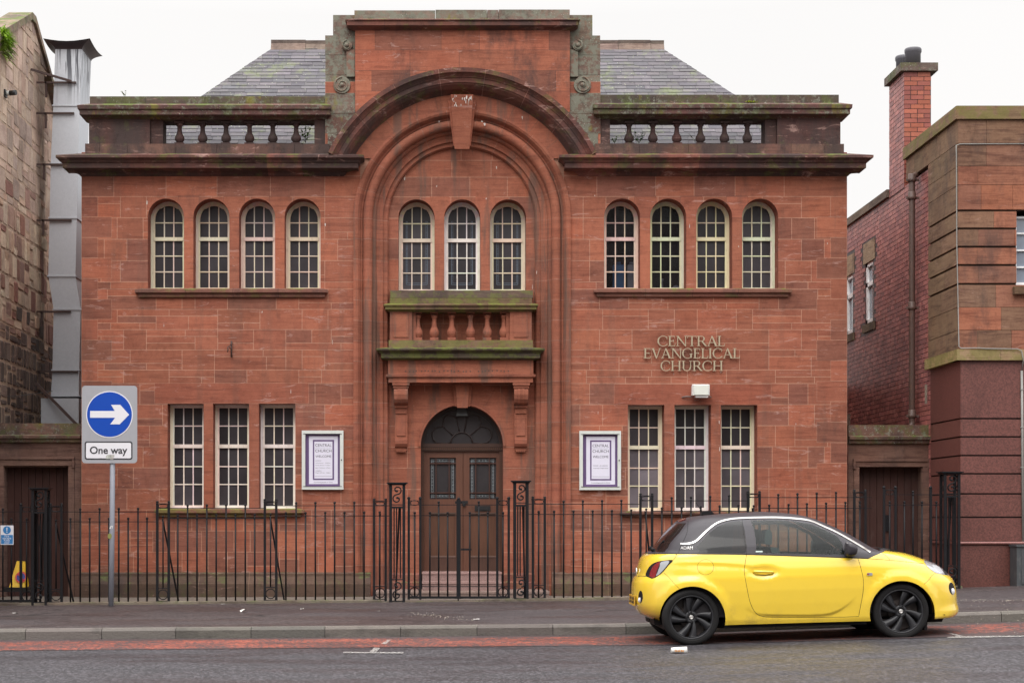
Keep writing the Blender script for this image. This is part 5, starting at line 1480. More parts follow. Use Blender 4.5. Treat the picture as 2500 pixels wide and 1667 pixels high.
def panel(xa, xb, yu, yl, talls, shorts, label, lowthick=1.0, name='railing', cat='railing', grp=RG, bottom=None):
    zm = zf(yp((xa + xb) / 2)); root = thing(name, (yp((xa + xb) / 2), YFN, zm), label, cat, group=grp)
    m = MB(); m.box(yp(xa), yp(xb), YFN - .016, YFN + .016, zp(yu) - .005, zp(yu) + .005); part('rail', m, M['iron'], root)
    m = MB(); m.box(yp(xa), yp(xb), YFN - .016, YFN + .016, zp(yl) - .006 * lowthick, zp(yl) + .005); part('rail', m, M['iron'], root)
    if bottom:
        for (y, t) in bottom:
            m = MB(); m.box(yp(xa), yp(xb), YFN - .014, YFN + .014, zp(y) - t, zp(y) + t); part('rail', m, M['iron'], root)
    for lst, y in ((talls, yu - 4), (shorts, yl - 4)):
        pr = None
        for px in lst:
            zb = zf(yp(px)) + (.01 if not bottom else .08)
            if pr is None:
                pr = link('bar', barmesh(zp(y) - zb), M['iron']); o = pr
            else: o = clone(pr, None, (0, 0, 0))
            o.parent = root; o.location = Vector((yp(px), YFN, zb)) - Vector(root['o'])
    return root
T = lambda *a: list(a)
panel(151, 383, 1249, 1273, T(196, 243, 290, 337), T(172, 219, 266, 313, 359), 'black railing panel behind the pole of the one way sign')
panel(413, 645, 1240, 1264, T(458, 505, 552, 599), T(434, 481, 528, 575, 622), 'black railing panel in front of the lower left church windows', 1.8)
panel(675, 952, 1234, 1258.6, T(723, 770, 817, 865), T(698, 746, 794, 841, 889, 927), 'black railing panel below the left notice board, ending at the gate pillar')
panel(1290, 1562, 1230, 1255, T(1376, 1423, 1470, 1517), T(1315, 1353, 1400, 1447, 1494, 1541), 'black railing panel below the right notice board, starting at the gate pillar')
panel(1593, 1825, 1222, 1247, T(1640, 1687, 1734, 1780), T(1616, 1664, 1711, 1757, 1803), 'black railing panel directly behind the rear half of the yellow car roof')
panel(1855, 2128, 1214, 1240, T(1900, 1947, 1994, 2041), T(1878, 1925, 1970, 2017, 2064, 2099), 'black railing panel with a broken end before the dark boarded door')
# twin posts with ring panels
PG = 'twin railing posts with ring panels'
def ringt(m, cx, cz, r, t=.007, rx=None):
    m.tube([(cx + (rx or r) * cos(2 * pi * k / 16), YFN, cz + r * sin(2 * pi * k / 16)) for k in range(16)], t, 6, closed=True)
def twin(xa, xb, yt, yu, label, brace=True, ring_=True):
    root = thing('railing_post', (yp((xa + xb) / 2), YFN, zf(yp(xa))), label, 'railing post', group=PG)
    for px in (xa, xb):
        m = MB(); zb = zf(yp(px)); m.box(yp(px) - .017, yp(px) + .017, YFN - .017, YFN + .017, zb, zp(yt) - .03); m.lathe((yp(px), YFN, zp(yt) - .03), [(.017, 0), (.024, .004), (.024, .012), (.012, .016), (.022, .028), (.018, .042), (.004, .048)], 8)
        part('post', m, M['iron'], root)
    m = MB(); a, b = yp(xa), yp(xb); m.box(a, b, YFN - .014, YFN + .014, zp(yt) - .028, zp(yt) - .018)
    cz = (zp(yt) - .028 + zp(yu)) / 2; hh = (zp(yt) - .028 - zp(yu)) / 2; w = (b - a) / 2 - .017
    m.tube([((a + b) / 2 + w * cos(t) * (1 - .0), YFN, cz + hh * .9 * (abs(sin(t)) ** .6) * (1 if sin(t) > 0 else -1)) for t in [2 * pi * k / 20 for k in range(20)]], .006, 5, closed=True)
    m.box(a, b, YFN - .014, YFN + .014, zp(yu) - .004, zp(yu) + .006); part('top_ornament', m, M['iron'], root)
    m = MB(); zb = zf((a + b) / 2); m.box(a, b, YFN - .015, YFN + .015, zb + .215, zb + .227); m.box(a, b, YFN - .015, YFN + .015, zb + .035, zb + .045); ringt(m, (a + b) / 2, zb + .13, .068); part('ring_panel', m, M['iron'], root)
    m = MB(); c_ = (a + b) / 2; m.tube([(c_, YFN, zb + .22), (c_, YFN, zp(yu + 24))], .0105, 7); m.ball((c_, YFN, zp(yu + 21)), .018, n=6); part('bar', m, M['iron'], root)
    if brace:
        m = MB(); m.bar((a + .07, YFN + .03, zp(yu + 26)), (a + .24, YFN + .42, yardz(a)), .022); part('stay', m, M['iron'], root)
twin(123, 150.5, 1231, 1249, 'twin iron post beside the leftmost ornate pillar')
twin(384, 412, 1225, 1240, 'twin iron post between the sign pole and the lower left windows')
twin(646.6, 674.5, 1220, 1234, 'twin iron post in front of the right light of the lower left window')
twin(913.5, 941.6, 1219, 1234, 'twin iron post just left of the entrance gate pillar', False)
twin(1301, 1330, 1214, 1230, 'twin iron post just right of the entrance gate pillar', False)
twin(1563.5, 1592, 1206, 1222, 'twin iron post behind the tail of the yellow car')
twin(1826, 1854.4, 1200.6, 1214, 'twin iron post below the right edge of the lower right window')
twin(2085.5, 2112.6, 1197, 1214, 'twin iron post beside the dark boarded door above the car bonnet', False)
# ornate pillars
def scroll_s(m, cx, y, z0, z1, w, t=.011, flip=1):
    """S scroll between z0 and z1"""
    h = z1 - z0; r = min(w * .42, h * .24); 
    for s in (1, -1):
        c = (cx + s * flip * .0, (z0 + z1) / 2 + s * h * .24); pts = []
        for k in range(24):
            f = k / 23; rr = r * (1 - .72 * f); a = (-pi / 2 if s > 0 else pi / 2) + flip * 2 * pi * .98 * f
            pts.append((c[0] + rr * cos(a) * (1 + .1 * (1 - f)), y, c[1] + rr * sin(a)))
        m.tube(pts, [t * (1 if q < 18 else 1.3) for q in range(24)], 6)
        m.ball(pts[-1], t * 1.5, n=6)
def pillar(xa, xb, yc, ybase, label, shift=0):
    a, b = yp(xa), yp(xb); cx = (a + b) / 2; w = b - a; d = w; yb = YFN - w / 2 + .02; yf = yb
    zb, zt = zp(ybase), zp(yc)
    root = thing('gate_pillar', (cx, YFN, zb), label, 'gate pillar', group='ornate square iron gate pillars')
    for sx_ in (a + .018, b - .018):
        for sy in (yf, yf + d - .036):
            m = MB(); m.box(sx_ - .018, sx_ + .018, sy - .0, sy + .036, zb, zt - .02); part('post', m, M['iron'], root)
    m = MB(); m.box(a - .035, b + .035, yf - .035, yf + d + .035, zt - .010, zt + .006); m.box(a - .015, b + .015, yf - .015, yf + d + .015, zt - .03, zt - .01); part('cap', m, M['iron'], root)
    for (z0, z1) in ((zt - .31, zt - .03), (zb + .04, zb + .34)):
        m = MB(); scroll_s(m, cx, yf + .015, z0 + .01, z1, w - .07); m.box(a + .004, b - .004, yf + .004, yf + .03, z0 - .008, z0 + .006)
        if z0 < zb + 1: m.box(a + .004, b - .004, yf + .004, yf + .03, z1, z1 + .014)
        part('scroll_panel', m, M['iron'], root)
        m = MB()
        for sy, sx_ in ((0, a + .015), (0, b - .015)):
            pts = []
            for s in (1, -1):
                c = (yf + d / 2, (z0 + z1) / 2 + s * .07); pts = [(sx_, c[0] + .055 * (1 - .7 * k / 19) * cos(2 * pi * k / 20), c[1] + .055 * (1 - .7 * k / 19) * sin(2 * pi * k / 20)) for k in range(20)]
                m.tube(pts, .009, 5)
        part('scroll_panel', m, M['iron'], root)
    for k, (o, t) in enumerate(((-.045, .012), (-.01, .011), (.045, .013))):
        m = MB(); m.bar((cx + o, yf + d * .55, zb + .36), (cx + o, yf + d * .55, zt - .34), .018); part('bar', m, M['iron'], root)
    m = MB(); m.bar((cx + .03, yf + d * .7, zt - .34), (cx - .03 + shift, yf + d * .9, zb + .02), .026); part('stay', m, M['iron'], root)
    m = MB(); m.box(a + .004, b - .004, yf + .005, yf + .02, zt - .36, zt - .335); m.box(a + .004, b - .004, yf + d - .02, yf + d - .004, zt - .36, zt - .335); part('rail', m, M['iron'], root)
pillar(80, 118, 1191, 1476, 'ornate iron gate pillar in front of the brown double doors, far left')
pillar(950.5, 989, 1178.5, 1473, 'ornate iron gate pillar left of the church door')
pillar(1253.7, 1290, 1174, 1467, 'ornate iron gate pillar right of the church door', .09)
pillar(2300, 2340, 1152, 1440, 'ornate iron gate pillar against the red granite corner', .0)
# gates
def gate(name, label, xa, xb, ring_at, talls, shorts, posts, yu=1232, yl=1258, yb=1431, y0=1457.6, top=1215, meet=None):
    root = thing(name, (yp((xa + xb) / 2), YFN, zf(yp(xa))), label, 'gate', group='black iron gate leaves')
    for y in (yu, yl, yb):
        m = MB(); m.box(yp(xa), yp(xb), YFN - .014, YFN + .014, zp(y) - .005, zp(y) + .005); part('rail', m, M['iron'], root)
    m = MB(); m.box(yp(xa) - .01, yp(xb) + .01, YFN - .02, YFN + .02, zp(y0) - .016, zp(y0) + .016); part('rail', m, M['iron'], root)
    for px in posts:
        w = .017; m = MB(); m.box(yp(px) - w, yp(px) + w, YFN - w, YFN + w, zp(y0) - .03, zp(top) - .02); m.ball((yp(px), YFN, zp(top) - .005), .024, n=6); part('post', m, M['iron'], root)
    if ring_at:
        a, b = [yp(v) for v in ring_at]; m = MB(); ringt(m, (a + b) / 2, (zp(yb) + zp(y0)) / 2, .066); m.box(a, b, YFN - .012, YFN + .012, zp(top) - .045, zp(top) - .035)
        m.tube([((a + b) / 2 + ((b - a) / 2 - .02) * cos(2 * pi * k / 16), YFN, zp(top + 12) + .035 * sin(2 * pi * k / 16)) for k in range(16)], .006, 5, closed=True); part('ring_panel', m, M['iron'], root)
    for lst, y in ((talls, yu - 4), (shorts, yl - 4)):
        pr = None
        for px in lst:
            zb = zp(y0) + .01
            if pr is None: pr = link('bar', barmesh(zp(y) - zb), M['iron']); o = pr
            else: o = clone(pr, None, (0, 0, 0))
            o.parent = root; o.location = Vector((yp(px), YFN, zb)) - Vector(root['o'])
    if meet:
        m = MB(); m.box(yp(meet) - .030, yp(meet) + .030, YFN - .03, YFN + .02, zp(1461), zp(1219)); m.box(yp(meet) - .03, yp(meet) + .03, YFN - .035, YFN + .02, zp(1461), zp(1455)); m.ball((yp(meet), YFN, zp(1217)), .022, n=6)
        m.tube([(yp(meet) - .005, YFN, zp(1460)), (yp(meet) - .005, YFN, zp(1470))], .008, 6); m.box(yp(meet) - .05, yp(meet) + .05, YFN - .02, YFN + .01, zp(1229), zp(1223)); part('meeting_post', m, M['iron'], root)
    return root
gate('gate', 'left leaf of the iron entrance gate with the thick meeting post', 998, 1120, (998, 1026), T(1071), T(1012.6, 1049.6, 1093), T(998, 1026), meet=1119.5)
g2_ = gate('gate', 'right leaf of the iron entrance gate with the small latch', 1124, 1242, (1214, 1242), T(1169), T(1147, 1191, 1228), T(1214, 1242))
m = MB(); m.box(yp(1125), yp(1151), YFN - .03, YFN - .015, zp(1343), zp(1338)); part('latch', m, M['iron'], g2_)
gate('gate', 'iron gate leaf carrying the blue fire escape sign at the far left', -70, 79, (51, 79), T(-40, 7), T(-62, -18, 28, 65), T(51, 79), yu=1249, yl=1273.5, yb=1443, y0=1466, top=1231)
gate('gate', 'rusty iron gate leaf in front of the dark boarded door beside the granite corner', 2158, 2300, (2158, 2186), T(2229), T(2172, 2208, 2251, 2286), T(2158, 2186, 2272), yu=1207, yl=1232, yb=1400, y0=1425, top=1189)

# ================================================================== SMALL THINGS
# one way sign
YS = 24.05
sg = thing('one_way_sign', (X(271, YS), YS, Z(1477, YS)), 'one way traffic sign with white arrow on a blue disc, on a grey pole', 'traffic sign')
M['polegrey'] = plain('grey_painted_pole', (.22, .23, .27), rough=.45, var=.08, dirt=.15); M['signgrey'] = plain('grey_sign_backing', (.30, .305, .33), rough=.45, var=.04, dirt=.06)
M['signblue'] = plain('reflective_blue', (.0, .052, .36), rough=.35, var=.05); M['signwhite'] = plain('reflective_white', (.64, .64, .68), rough=.4, var=.04)
xs_, zs_ = lambda p: X(p, YS), lambda p: Z(p, YS)
m = MB(); m.tube([(xs_(271), YS, Z(1479, YS)), (xs_(273.5), YS, Z(1300, YS)), (xs_(276), YS, zs_(960))], .037, 14); part('pole', m, M['polegrey'], sg)
def rrect(x0, x1, z0, z1, r, n=6):
    out = []
    for cx, cz, a in ((x1 - r, z1 - r, 0), (x0 + r, z1 - r, 90), (x0 + r, z0 + r, 180), (x1 - r, z0 + r, 270)):
        for k in range(n + 1): t = radians(a + 90 * k / n); out.append((cx + r * cos(t), cz + r * sin(t)))
    return out
y0 = YS - .045
m = MB(); m.prism(rrect(xs_(201.5), xs_(336.5), zs_(1130.5), zs_(942), .05), 'y', y0 - .005, y0); part('backing_plate', m, M['signgrey'], sg)
cxs, czs = xs_(269), zs_(1012); R1 = 57 * YS / FPX
circ = lambda r: [(cxs + r * cos(2 * pi * k / 56), czs + r * sin(2 * pi * k / 56)) for k in range(56)]
m = MB(); m.prism(circ(R1), 'y', y0 - .008, y0 - .005); part('white_rim', m, M['signwhite'], sg)
m = MB(); m.prism(circ(R1 * .957), 'y', y0 - .010, y0 - .008); part('blue_disc', m, M['signblue'], sg)
ap = [(222, 1003.5), (282, 1003.5), (273, 988.5), (295.5, 988.5), (317, 1012.5), (294, 1036), (271, 1036), (283, 1020), (222, 1020)]
m = MB(); m.prism([(xs_(p), zs_(q)) for p, q in ap], 'y', y0 - .012, y0 - .010); part('arrow', m, M['signwhite'], sg)
m = MB(); m.prism(rrect(xs_(208.5), xs_(325), zs_(1122), zs_(1077.5), .032), 'y', y0 - .007, y0 - .005); part('black_border', m, M['ink'], sg)
m = MB(); m.prism(rrect(xs_(211.8), xs_(321.8), zs_(1118.7), zs_(1080.8), .022), 'y', y0 - .009, y0 - .007); part('white_panel', m, M['signwhite'], sg)
part('lettering', text_mb('One way', .19, (xs_(267), y0 - .009, zs_(1107.3)), width=91 * YS / FPX, bold=.0035), M['ink'], sg)
m = MB()
for k in range(9):
    m.prism(rrect(xs_(259 + rnd.uniform(0, 12)), xs_(266 + rnd.uniform(6, 15)), zs_(1117 + rnd.uniform(-2, 5)), zs_(1110 + rnd.uniform(-2, 3)), .006, 2), 'y', y0 - .0105 - k * .0003, y0 - .0100 - k * .0003, jit((.4, .39, .36), .3))
part('torn_sticker', m, plain('torn_sticker', (.4, .4, .4), usea=True, var=.3, vscale=30), sg, fix=False)
m = MB()
m.face([(xs_(268), YS - .036, zs_(1290)), (xs_(276), YS - .036, zs_(1290)), (xs_(277), YS - .036, zs_(1283)), (xs_(271), YS - .0365, zs_(1283))], (.55, .55, .55)); m.face([(xs_(269 + 5 * cos(t)), YS - .038, zs_(1308 + 7 * sin(t))) for t in [2 * pi * k / 12 for k in range(12)]], (.18, .19, .05))
part('sticker', m, plain('pole_sticker', (.4, .4, .4), usea=True), sg, fix=False)

# notice boards
def board(cxp, y0p, y1p, label, lines, wpx=101.5):
    Y = F - .06; x0, x1, z0, z1 = X(cxp - wpx / 2, Y), X(cxp + wpx / 2, Y), Z(y1p, Y), Z(y0p, Y)
    root = thing('notice_board', ((x0 + x1) / 2, F, z0), label, 'notice board', group='church notice boards')
    m = MB(); fw = 8.3 * U
    for q in ((x0, x1, z1 - fw, z1), (x0, x1, z0, z0 + fw), (x0, x0 + fw, z0 + fw, z1 - fw), (x1 - fw, x1, z0 + fw, z1 - fw)): m.box(q[0], q[1], Y, F - .002, q[2], q[3])
    part('frame', m, M['alu'], root, fix=False)
    m = MB(); e = fw * .55
    for q in ((x0 + fw - e, x1 - fw + e, z1 - fw, z1 - fw + .004), (x0 + fw - e, x1 - fw + e, z0 + fw - .004, z0 + fw)): m.box(q[0], q[1], Y - .008, Y, q[2], q[3])
    m.box(x1 - fw * .7, x1 - fw * .4, Y - .006, Y, (z0 + z1) / 2 - .01, (z0 + z1) / 2 + .012); part('lock', m, M['ink'], root)
    P = lambda a, b, c, d, k, mat, nm: (lambda q: part(nm, q, M[mat], root))((lambda q: (q.box(x0 + a * U, x1 - b * U, Y + .045 - .002 * k, Y + .045 - .002 * (k - 1), z0 + d * U, z1 - c * U), q)[1])(MB()))
    P(8, 8, 7, 7, 0, 'purple', 'purple_backing'); P(17, 14, 13.5, 13.5, 1, 'white', 'poster'); P(26.5, 23, 22.5, 23.5, 2, 'purple', 'purple_frame'); P(30, 27, 26.5, 27, 3, 'white', 'poster_panel')
    t = MB(); tg = MB(); yt = Y + .045 - .0065; cx = (x0 + x1) / 2 + 1.5 * U
    for (s, dy, w, gr, al) in lines:
        hh_ = (6.6 if s in ('CENTRAL', 'CHURCH') else 5.6 if s == 'WELCOME' else 3.6 if gr else 2.0) * U
        mm_ = text_mb(s, .1, (cx if al == 'C' else x0 + 33 * U, yt, z1 - dy * U), width=w * U, hgt=hh_, depth=.0004, align='CENTER' if al == 'C' else 'LEFT')
        (tg if gr else t).add(mm_)
    t.box(x0 + 31.5 * U, x1 - 28 * U, yt - .0004, yt, z0 + 32.0 * U, z0 + 32.5 * U)
    part('lettering', t, M['ink'], root, fix=False); part('grey_lettering', tg, M['greyink'], root, fix=False)
    return root
board(787.5, 1050.5, 1194.5, 'glazed notice board with service times, left of the church door', [
    ('CENTRAL', 39, 39.5, 0, 'C'), ('EVANGELICAL', 44.6, 39.5, 1, 'C'), ('CHURCH', 52.5, 39.5, 0, 'C'), ('WELCOME', 65.5, 38, 0, 'C'), ('SUNDAY', 74.3, 15, 0, 'L'), ('Communion   10.45am', 79.8, 36, 0, 'L'),
    ('Family Service 11.45am', 85.4, 36, 0, 'L'), ('Bible Teaching   6.30pm', 91.6, 36, 0, 'L'), ('TUESDAY', 99, 15, 0, 'L'), ('Prayer & Praise   7.30pm', 103.5, 36, 0, 'L'), ('Connecting people to Christ', 126.5, 46, 0, 'C')])
board(1465.5, 1051.5, 1195.5, 'glazed notice board naming the pastor, right of the church door', [
    ('CENTRAL', 39, 39.5, 0, 'C'), ('EVANGELICAL', 44.6, 39.5, 1, 'C'), ('CHURCH', 52.5, 39.5, 0, 'C'), ('WELCOME', 65.5, 38, 0, 'C'), ('PASTOR   JIM GARRICK', 85.5, 36, 0, 'C'), ('Youth worker  Christine McLeod', 91.5, 36, 0, 'C'), ('Connecting people to Christ', 127, 46, 0, 'C')])

# raised serif letters on the wall
def glyph(ch):
    T_, t_, s = .115, .055, .042; P = []
    def bar(x0, y0, x1, y1, w):
        # slanted stem with horizontal ends
        P.append([(x0 - w / 2, y0), (x0 + w / 2, y0), (x1 + w / 2, y1), (x1 - w / 2, y1)])
    def hb(x0, x1, y, h=t_): P.append([(x0, y), (x1, y), (x1, y + h), (x0, y + h)])
    def serif(x, y, w=.25): hb(x - w / 2, x + w / 2, y if y < .5 else y - s, s)
    def arc(cx, cy, rx, ry, a0, a1, wmin=t_, wmax=T_, n=22):
        o = []; i = []
        for k in range(n + 1):
            a = radians(a0 + (a1 - a0) * k / n); w = wmin + (wmax - wmin) * abs(cos(a)) ** 1.5
            o.append((cx + rx * cos(a), cy + ry * sin(a))); i.append((cx + (rx - w) * cos(a), cy + (ry - wmin) * sin(a)))
        for k in range(n): P.append([o[k], o[k + 1], i[k + 1], i[k]])
    if ch == 'C': arc(.47, .5, .46, .52, 48, 312); P.append([(.76, .92), (.80, .92), (.80, .66), (.765, .66)]); P.append([(.76, .08), (.80, .08), (.82, .27), (.79, .27)]); return P, .86
    if ch == 'G': arc(.47, .5, .46, .52, 48, 318); P.append([(.76, .92), (.80, .92), (.80, .68), (.765, .68)]); bar(.76, .05, .76, .45, T_); hb(.62, .90, .42, s); return P, .94
    if ch == 'E': bar(.16, 0, .16, 1, T_); hb(.03, .58, 0); hb(.03, .56, 1 - t_); hb(.16, .48, .49, .05); P.append([(.54, 0), (.58, 0), (.61, .22), (.58, .22)]); P.append([(.53, 1), (.56, 1), (.575, .8), (.55, .8)]); P.append([(.45, .40), (.48, .40), (.48, .62), (.45, .62)]); return P, .66
    if ch == 'L': bar(.16, 0, .16, 1, T_); serif(.16, 1, .28); hb(.03, .58, 0); P.append([(.54, 0), (.58, 0), (.61, .24), (.58, .24)]); return P, .62
    if ch == 'N': bar(.15, 0, .15, 1, t_); bar(.80, 0, .80, 1, t_); P.append([(.06, 1), (.22, 1), (.83, 0), (.77, -.02)]); serif(.15, 0); serif(.80, 1); hb(.02, .16, 1 - s, s); return P, .93
    if ch == 'T': bar(.39, 0, .39, 1, T_); hb(.02, .76, 1 - t_); serif(.39, 0, .28); P.append([(.02, 1), (.05, 1), (.045, .78), (.015, .78)]); P.append([(.73, 1), (.76, 1), (.765, .78), (.735, .78)]); return P, .78
    if ch == 'R': bar(.16, 0, .16, 1, T_); serif(.16, 0, .28); hb(.03, .42, 1 - t_); hb(.16, .42, .47); arc(.40, .735, .26, .265, -90, 90); P.append([(.36, .49), (.50, .49), (.84, 0), (.69, 0)]); hb(.68, .88, 0, s); return P, .84
    if ch == 'A': bar(.12, 0, .42, 1, t_); P.append([(.36, 1), (.46, 1), (.83, 0), (.68, 0)]); hb(.22, .62, .33, .05); serif(.12, 0, .22); serif(.76, 0, .26); return P, .86
    if ch == 'V': bar(.45, 0, .74, 1, t_); P.append([(.06, 1), (.21, 1), (.50, -.01), (.41, -.01)]); serif(.13, 1, .26); serif(.74, 1, .22); return P, .82
    if ch == 'I': bar(.17, 0, .17, 1, T_); serif(.17, 0, .28); serif(.17, 1, .28); return P, .36
    if ch == 'H': bar(.17, 0, .17, 1, T_); bar(.76, 0, .76, 1, T_); hb(.17, .76, .48, .055); [serif(a, b, .28) for a in (.17, .76) for b in (0, 1)]; return P, .93
    if ch == 'U': bar(.17, .3, .17, 1, T_); bar(.78, .3, .78, 1, t_); arc(.455, .36, .355, .38, 180, 360); serif(.17, 1, .28); serif(.78, 1, .24); return P, .93
M['bronze'] = plain('tarnished_pale_letters', (.36, .30, .205), rough=.45, var=.12, vscale=14)
ls = thing('church_name', (fx(1688), F, fz(905)), 'raised pale serif letters reading Central Evangelical Church on the right of the front', 'lettering')
def letters(word, xa, xb, yt, yb):
    Y = F - .045; x0, x1, z0, z1 = X(xa, Y), X(xb, Y), Z(yb, Y), Z(yt, Y); H = z1 - z0
    gs = [glyph(c) for c in word]; tot = sum(g[1] for g in gs) ; kx = (x1 - x0) / tot; mb = MB(); x = x0
    for P, w in gs:
        V = []; FA = []
        for p in P:
            if sum(a[0] * b[1] - b[0] * a[1] for a, b in zip(p, list(p[1:]) + [p[0]])) < 0: p = list(p)[::-1]
            i = len(V); V += [Vector((x + a * kx, z0 + b * H)) for a, b in p]; FA.append(list(range(i, i + len(p))))
        vs, _, fs, _, _, of_ = delaunay_2d_cdt(V, [], FA, 1, 1e-6); fs = [f for f, o in zip(fs, of_) if o]
        i = len(mb.v); mb.v += [(v[0], Y, v[1]) for v in vs]; i2 = len(mb.v); mb.v += [(v[0], Y + .02, v[1]) for v in vs]
        ed = {}
        for f in fs:
            mb.idx([i + k for k in f]); mb.idx([i2 + k for k in reversed(f)])
            for q in range(len(f)): e = (f[q], f[(q + 1) % len(f)]); ed[e] = 1
        for (a, b) in ed:
            if (b, a) not in ed: mb.idx([i + a, i + b, i2 + b, i2 + a])
        x += w * kx
    for xx in (x0 + .1, (x0 + x1) / 2, x1 - .1): mb.tube([(xx, Y + .02, z0 + H * .5), (xx, F, z0 + H * .5)], .004, 5)
    part('word', mb, M['bronze'], ls, fix=False)
letters('CENTRAL', 1605, 1770, 820, 844.7); letters('EVANGELICAL', 1571, 1807, 850, 874.5); letters('CHURCH', 1612.5, 1766, 880.5, 905)

# floodlight
flt = thing('floodlight', (fx(1706), F, fz(972)), 'white floodlight mounted above the lower right windows', 'lamp')
M['lampwhite'] = plain('white_lamp_body', (.72, .72, .70), rough=.35, dirt=.15)
m = MB(); m.prism([(F - .20, fz(942)), (F - .16, fz(940)), (F - .06, fz(945)), (F - .05, fz(965)), (F - .19, fz(967))], 'x', fx(1686), fx(1727.5)); part('body', m, M['lampwhite'], flt)
m = MB(); m.hexa([(fx(1690), F - .22, fz(966)), (fx(1724), F - .22, fz(966)), (fx(1724), F - .22, fz(943.5)), (fx(1690), F - .22, fz(943.5))], [(fx(1688), F - .19, fz(967)), (fx(1726), F - .19, fz(967)), (fx(1726), F - .19, fz(942)), (fx(1688), F - .19, fz(942))]); part('glass', m, plain('lamp_glass', (.62, .64, .58), rough=.15), flt)
m = MB(); m.box(fx(1694), fx(1724), F - .19, F - .07, fz(972), fz(966.5)); part('sensor', m, M['lampwhite'], flt)
m = MB(); m.box(fx(1699), fx(1712), F - .09, F, fz(960), fz(951)); m.tube([(fx(1664), F - .02, fz(970)), (fx(1675), F - .03, fz(968)), (fx(1690), F - .05, fz(969))], .012, 6); m.tube([(fx(1724), F - .05, fz(968.5)), (fx(1736), F - .02, fz(969))], .010, 6)
m.tube([(fx(1690), F - .04, fz(970)), (fx(1696), F - .04, fz(977)), (fx(1704), F - .04, fz(977)), (fx(1709), F - .05, fz(971))], .004, 5); part('bracket', m, plain('brown_bracket', (.16, .12, .11), rough=.6), flt)
# old iron bracket
m = MB(); Y = F - .03; m.tube([(X(565, Y), Y, Z(832, Y)), (X(565, Y), Y, Z(872, Y))], .012, 6); m.tube([(X(565, Y), Y, Z(840, Y)), (X(559, Y - .1), Y - .1, Z(846, Y)), (X(559, Y - .12), Y - .12, Z(849, Y)), (X(565, Y), Y, Z(853, Y))], .007, 6)
m.tube([(X(556, Y - .12), Y - .12, Z(848.5, Y)), (X(556.5, Y - .13), Y - .13, Z(856, Y)), (X(555.5, Y - .12), Y - .12, Z(861, Y))], .009, 6); m.tube([(X(565, Y), Y, Z(836, Y)), (X(565, Y), F, Z(836, Y))], .012, 6); m.tube([(X(565, Y), Y, Z(868, Y)), (X(565, Y), F, Z(868, Y))], .012, 6)
single('iron_hook', m, M['rustiron'], (fx(565), F, fz(872)), 'small rusty iron hook on the left wall above the lower windows', 'hook')
# fire escape sign
Y = YFN - .03; fs = thing('fire_escape_sign', (yp(17), Y, zp(1329)), 'small blue and white fire escape keep clear sign on the left gate', 'sign')
m = MB(); m.prism(rrect(X(1, Y), X(33, Y), Z(1329, Y), Z(1282, Y), .008, 3), 'y', Y, Y + .004); part('plate', m, M['signwhite'], fs)
m = MB(); cx, cz = X(17, Y), Z(1293.3, Y); m.prism([(cx + 9.6 * Y / FPX * cos(2 * pi * k / 32), cz + 9.6 * Y / FPX * sin(2 * pi * k / 32)) for k in range(32)], 'y', Y - .002, Y); m.box(X(2.5, Y), X(31.5, Y), Y - .002, Y, Z(1327, Y), Z(1305, Y)); part('blue_panel', m, plain('sign_blue', (.02, .17, .42), rough=.4), fs, fix=False)
m = MB(); m.prism([(cx - .008, cz + .035), (cx + .008, cz + .035), (cx + .005, cz - .012), (cx - .005, cz - .012)], 'y', Y - .004, Y - .002); m.prism([(cx + .008 * cos(2 * pi * k / 12), cz - .028 + .008 * sin(2 * pi * k / 12)) for k in range(12)], 'y', Y - .004, Y - .002)
for s, yy, w in (('Fire', 1310.5, 11), ('escape', 1315.5, 21), ('Keep', 1320.5, 14), ('clear', 1325.7, 13)): m.add(text_mb(s, .03, (cx, Y - .0025, Z(yy, Y)), width=w * Y / FPX, bold=.0, depth=.001))
part('lettering', m, M['signwhite'], fs, fix=False)
# no waiting cone
Yc_ = 25.1; cn_ = thing('no_waiting_cone', (X(48, Yc_), Yc_, yardz(-6)), 'yellow no waiting cone with a red and blue roundel behind the left railings', 'cone')
zb = Z(1432, Yc_)
m = MB(); m.hexa([(X(27, Yc_), Yc_ - .12, zb), (X(65, Yc_), Yc_ - .12, zb), (X(65, Yc_), Yc_ + .15, zb), (X(27, Yc_), Yc_ + .15, zb)], [(X(41, Yc_), Yc_, Z(1369, Yc_)), (X(61, Yc_), Yc_, Z(1370, Yc_)), (X(60, Yc_), Yc_ + .05, Z(1370, Yc_)), (X(42, Yc_), Yc_ + .05, Z(1369, Yc_))]); part('body', m, plain('yellow_plastic', (.72, .44, .01), rough=.4, dirt=.1), cn_)
m = MB(); m.prism(rrect(X(15, Yc_), X(74, Yc_), zb - .06, zb, .02, 3), 'y', Yc_ - .2, Yc_ + .2); part('base', m, M['blackplastic'], cn_)
def disc(px, py, r, Y, tilt, mat, nm, inner=0):
    m = MB(); c_ = Vector((X(px, Y), Y, Z(py, Y)))
    m.face([(c_.x + r * cos(2 * pi * k / 28), c_.y + r * sin(2 * pi * k / 28) * tilt, c_.z + r * sin(2 * pi * k / 28)) for k in range(28)]); part(nm, m, M[mat], cn_, fix=False)
M['conered'] = plain('cone_red', (.55, .04, .03), rough=.4); M['coneblue'] = plain('cone_blue', (.02, .03, .22), rough=.4)
yy = Yc_ - .12 + .12 * (1432 - 1408) / 62. - .012
disc(51, 1408, .083, yy, .33, 'conered', 'roundel_rim'); disc(51, 1408, .062, yy - .003, .33, 'coneblue', 'roundel')
m = MB(); c_ = Vector((X(51, yy), yy - .006, Z(1408, yy)))
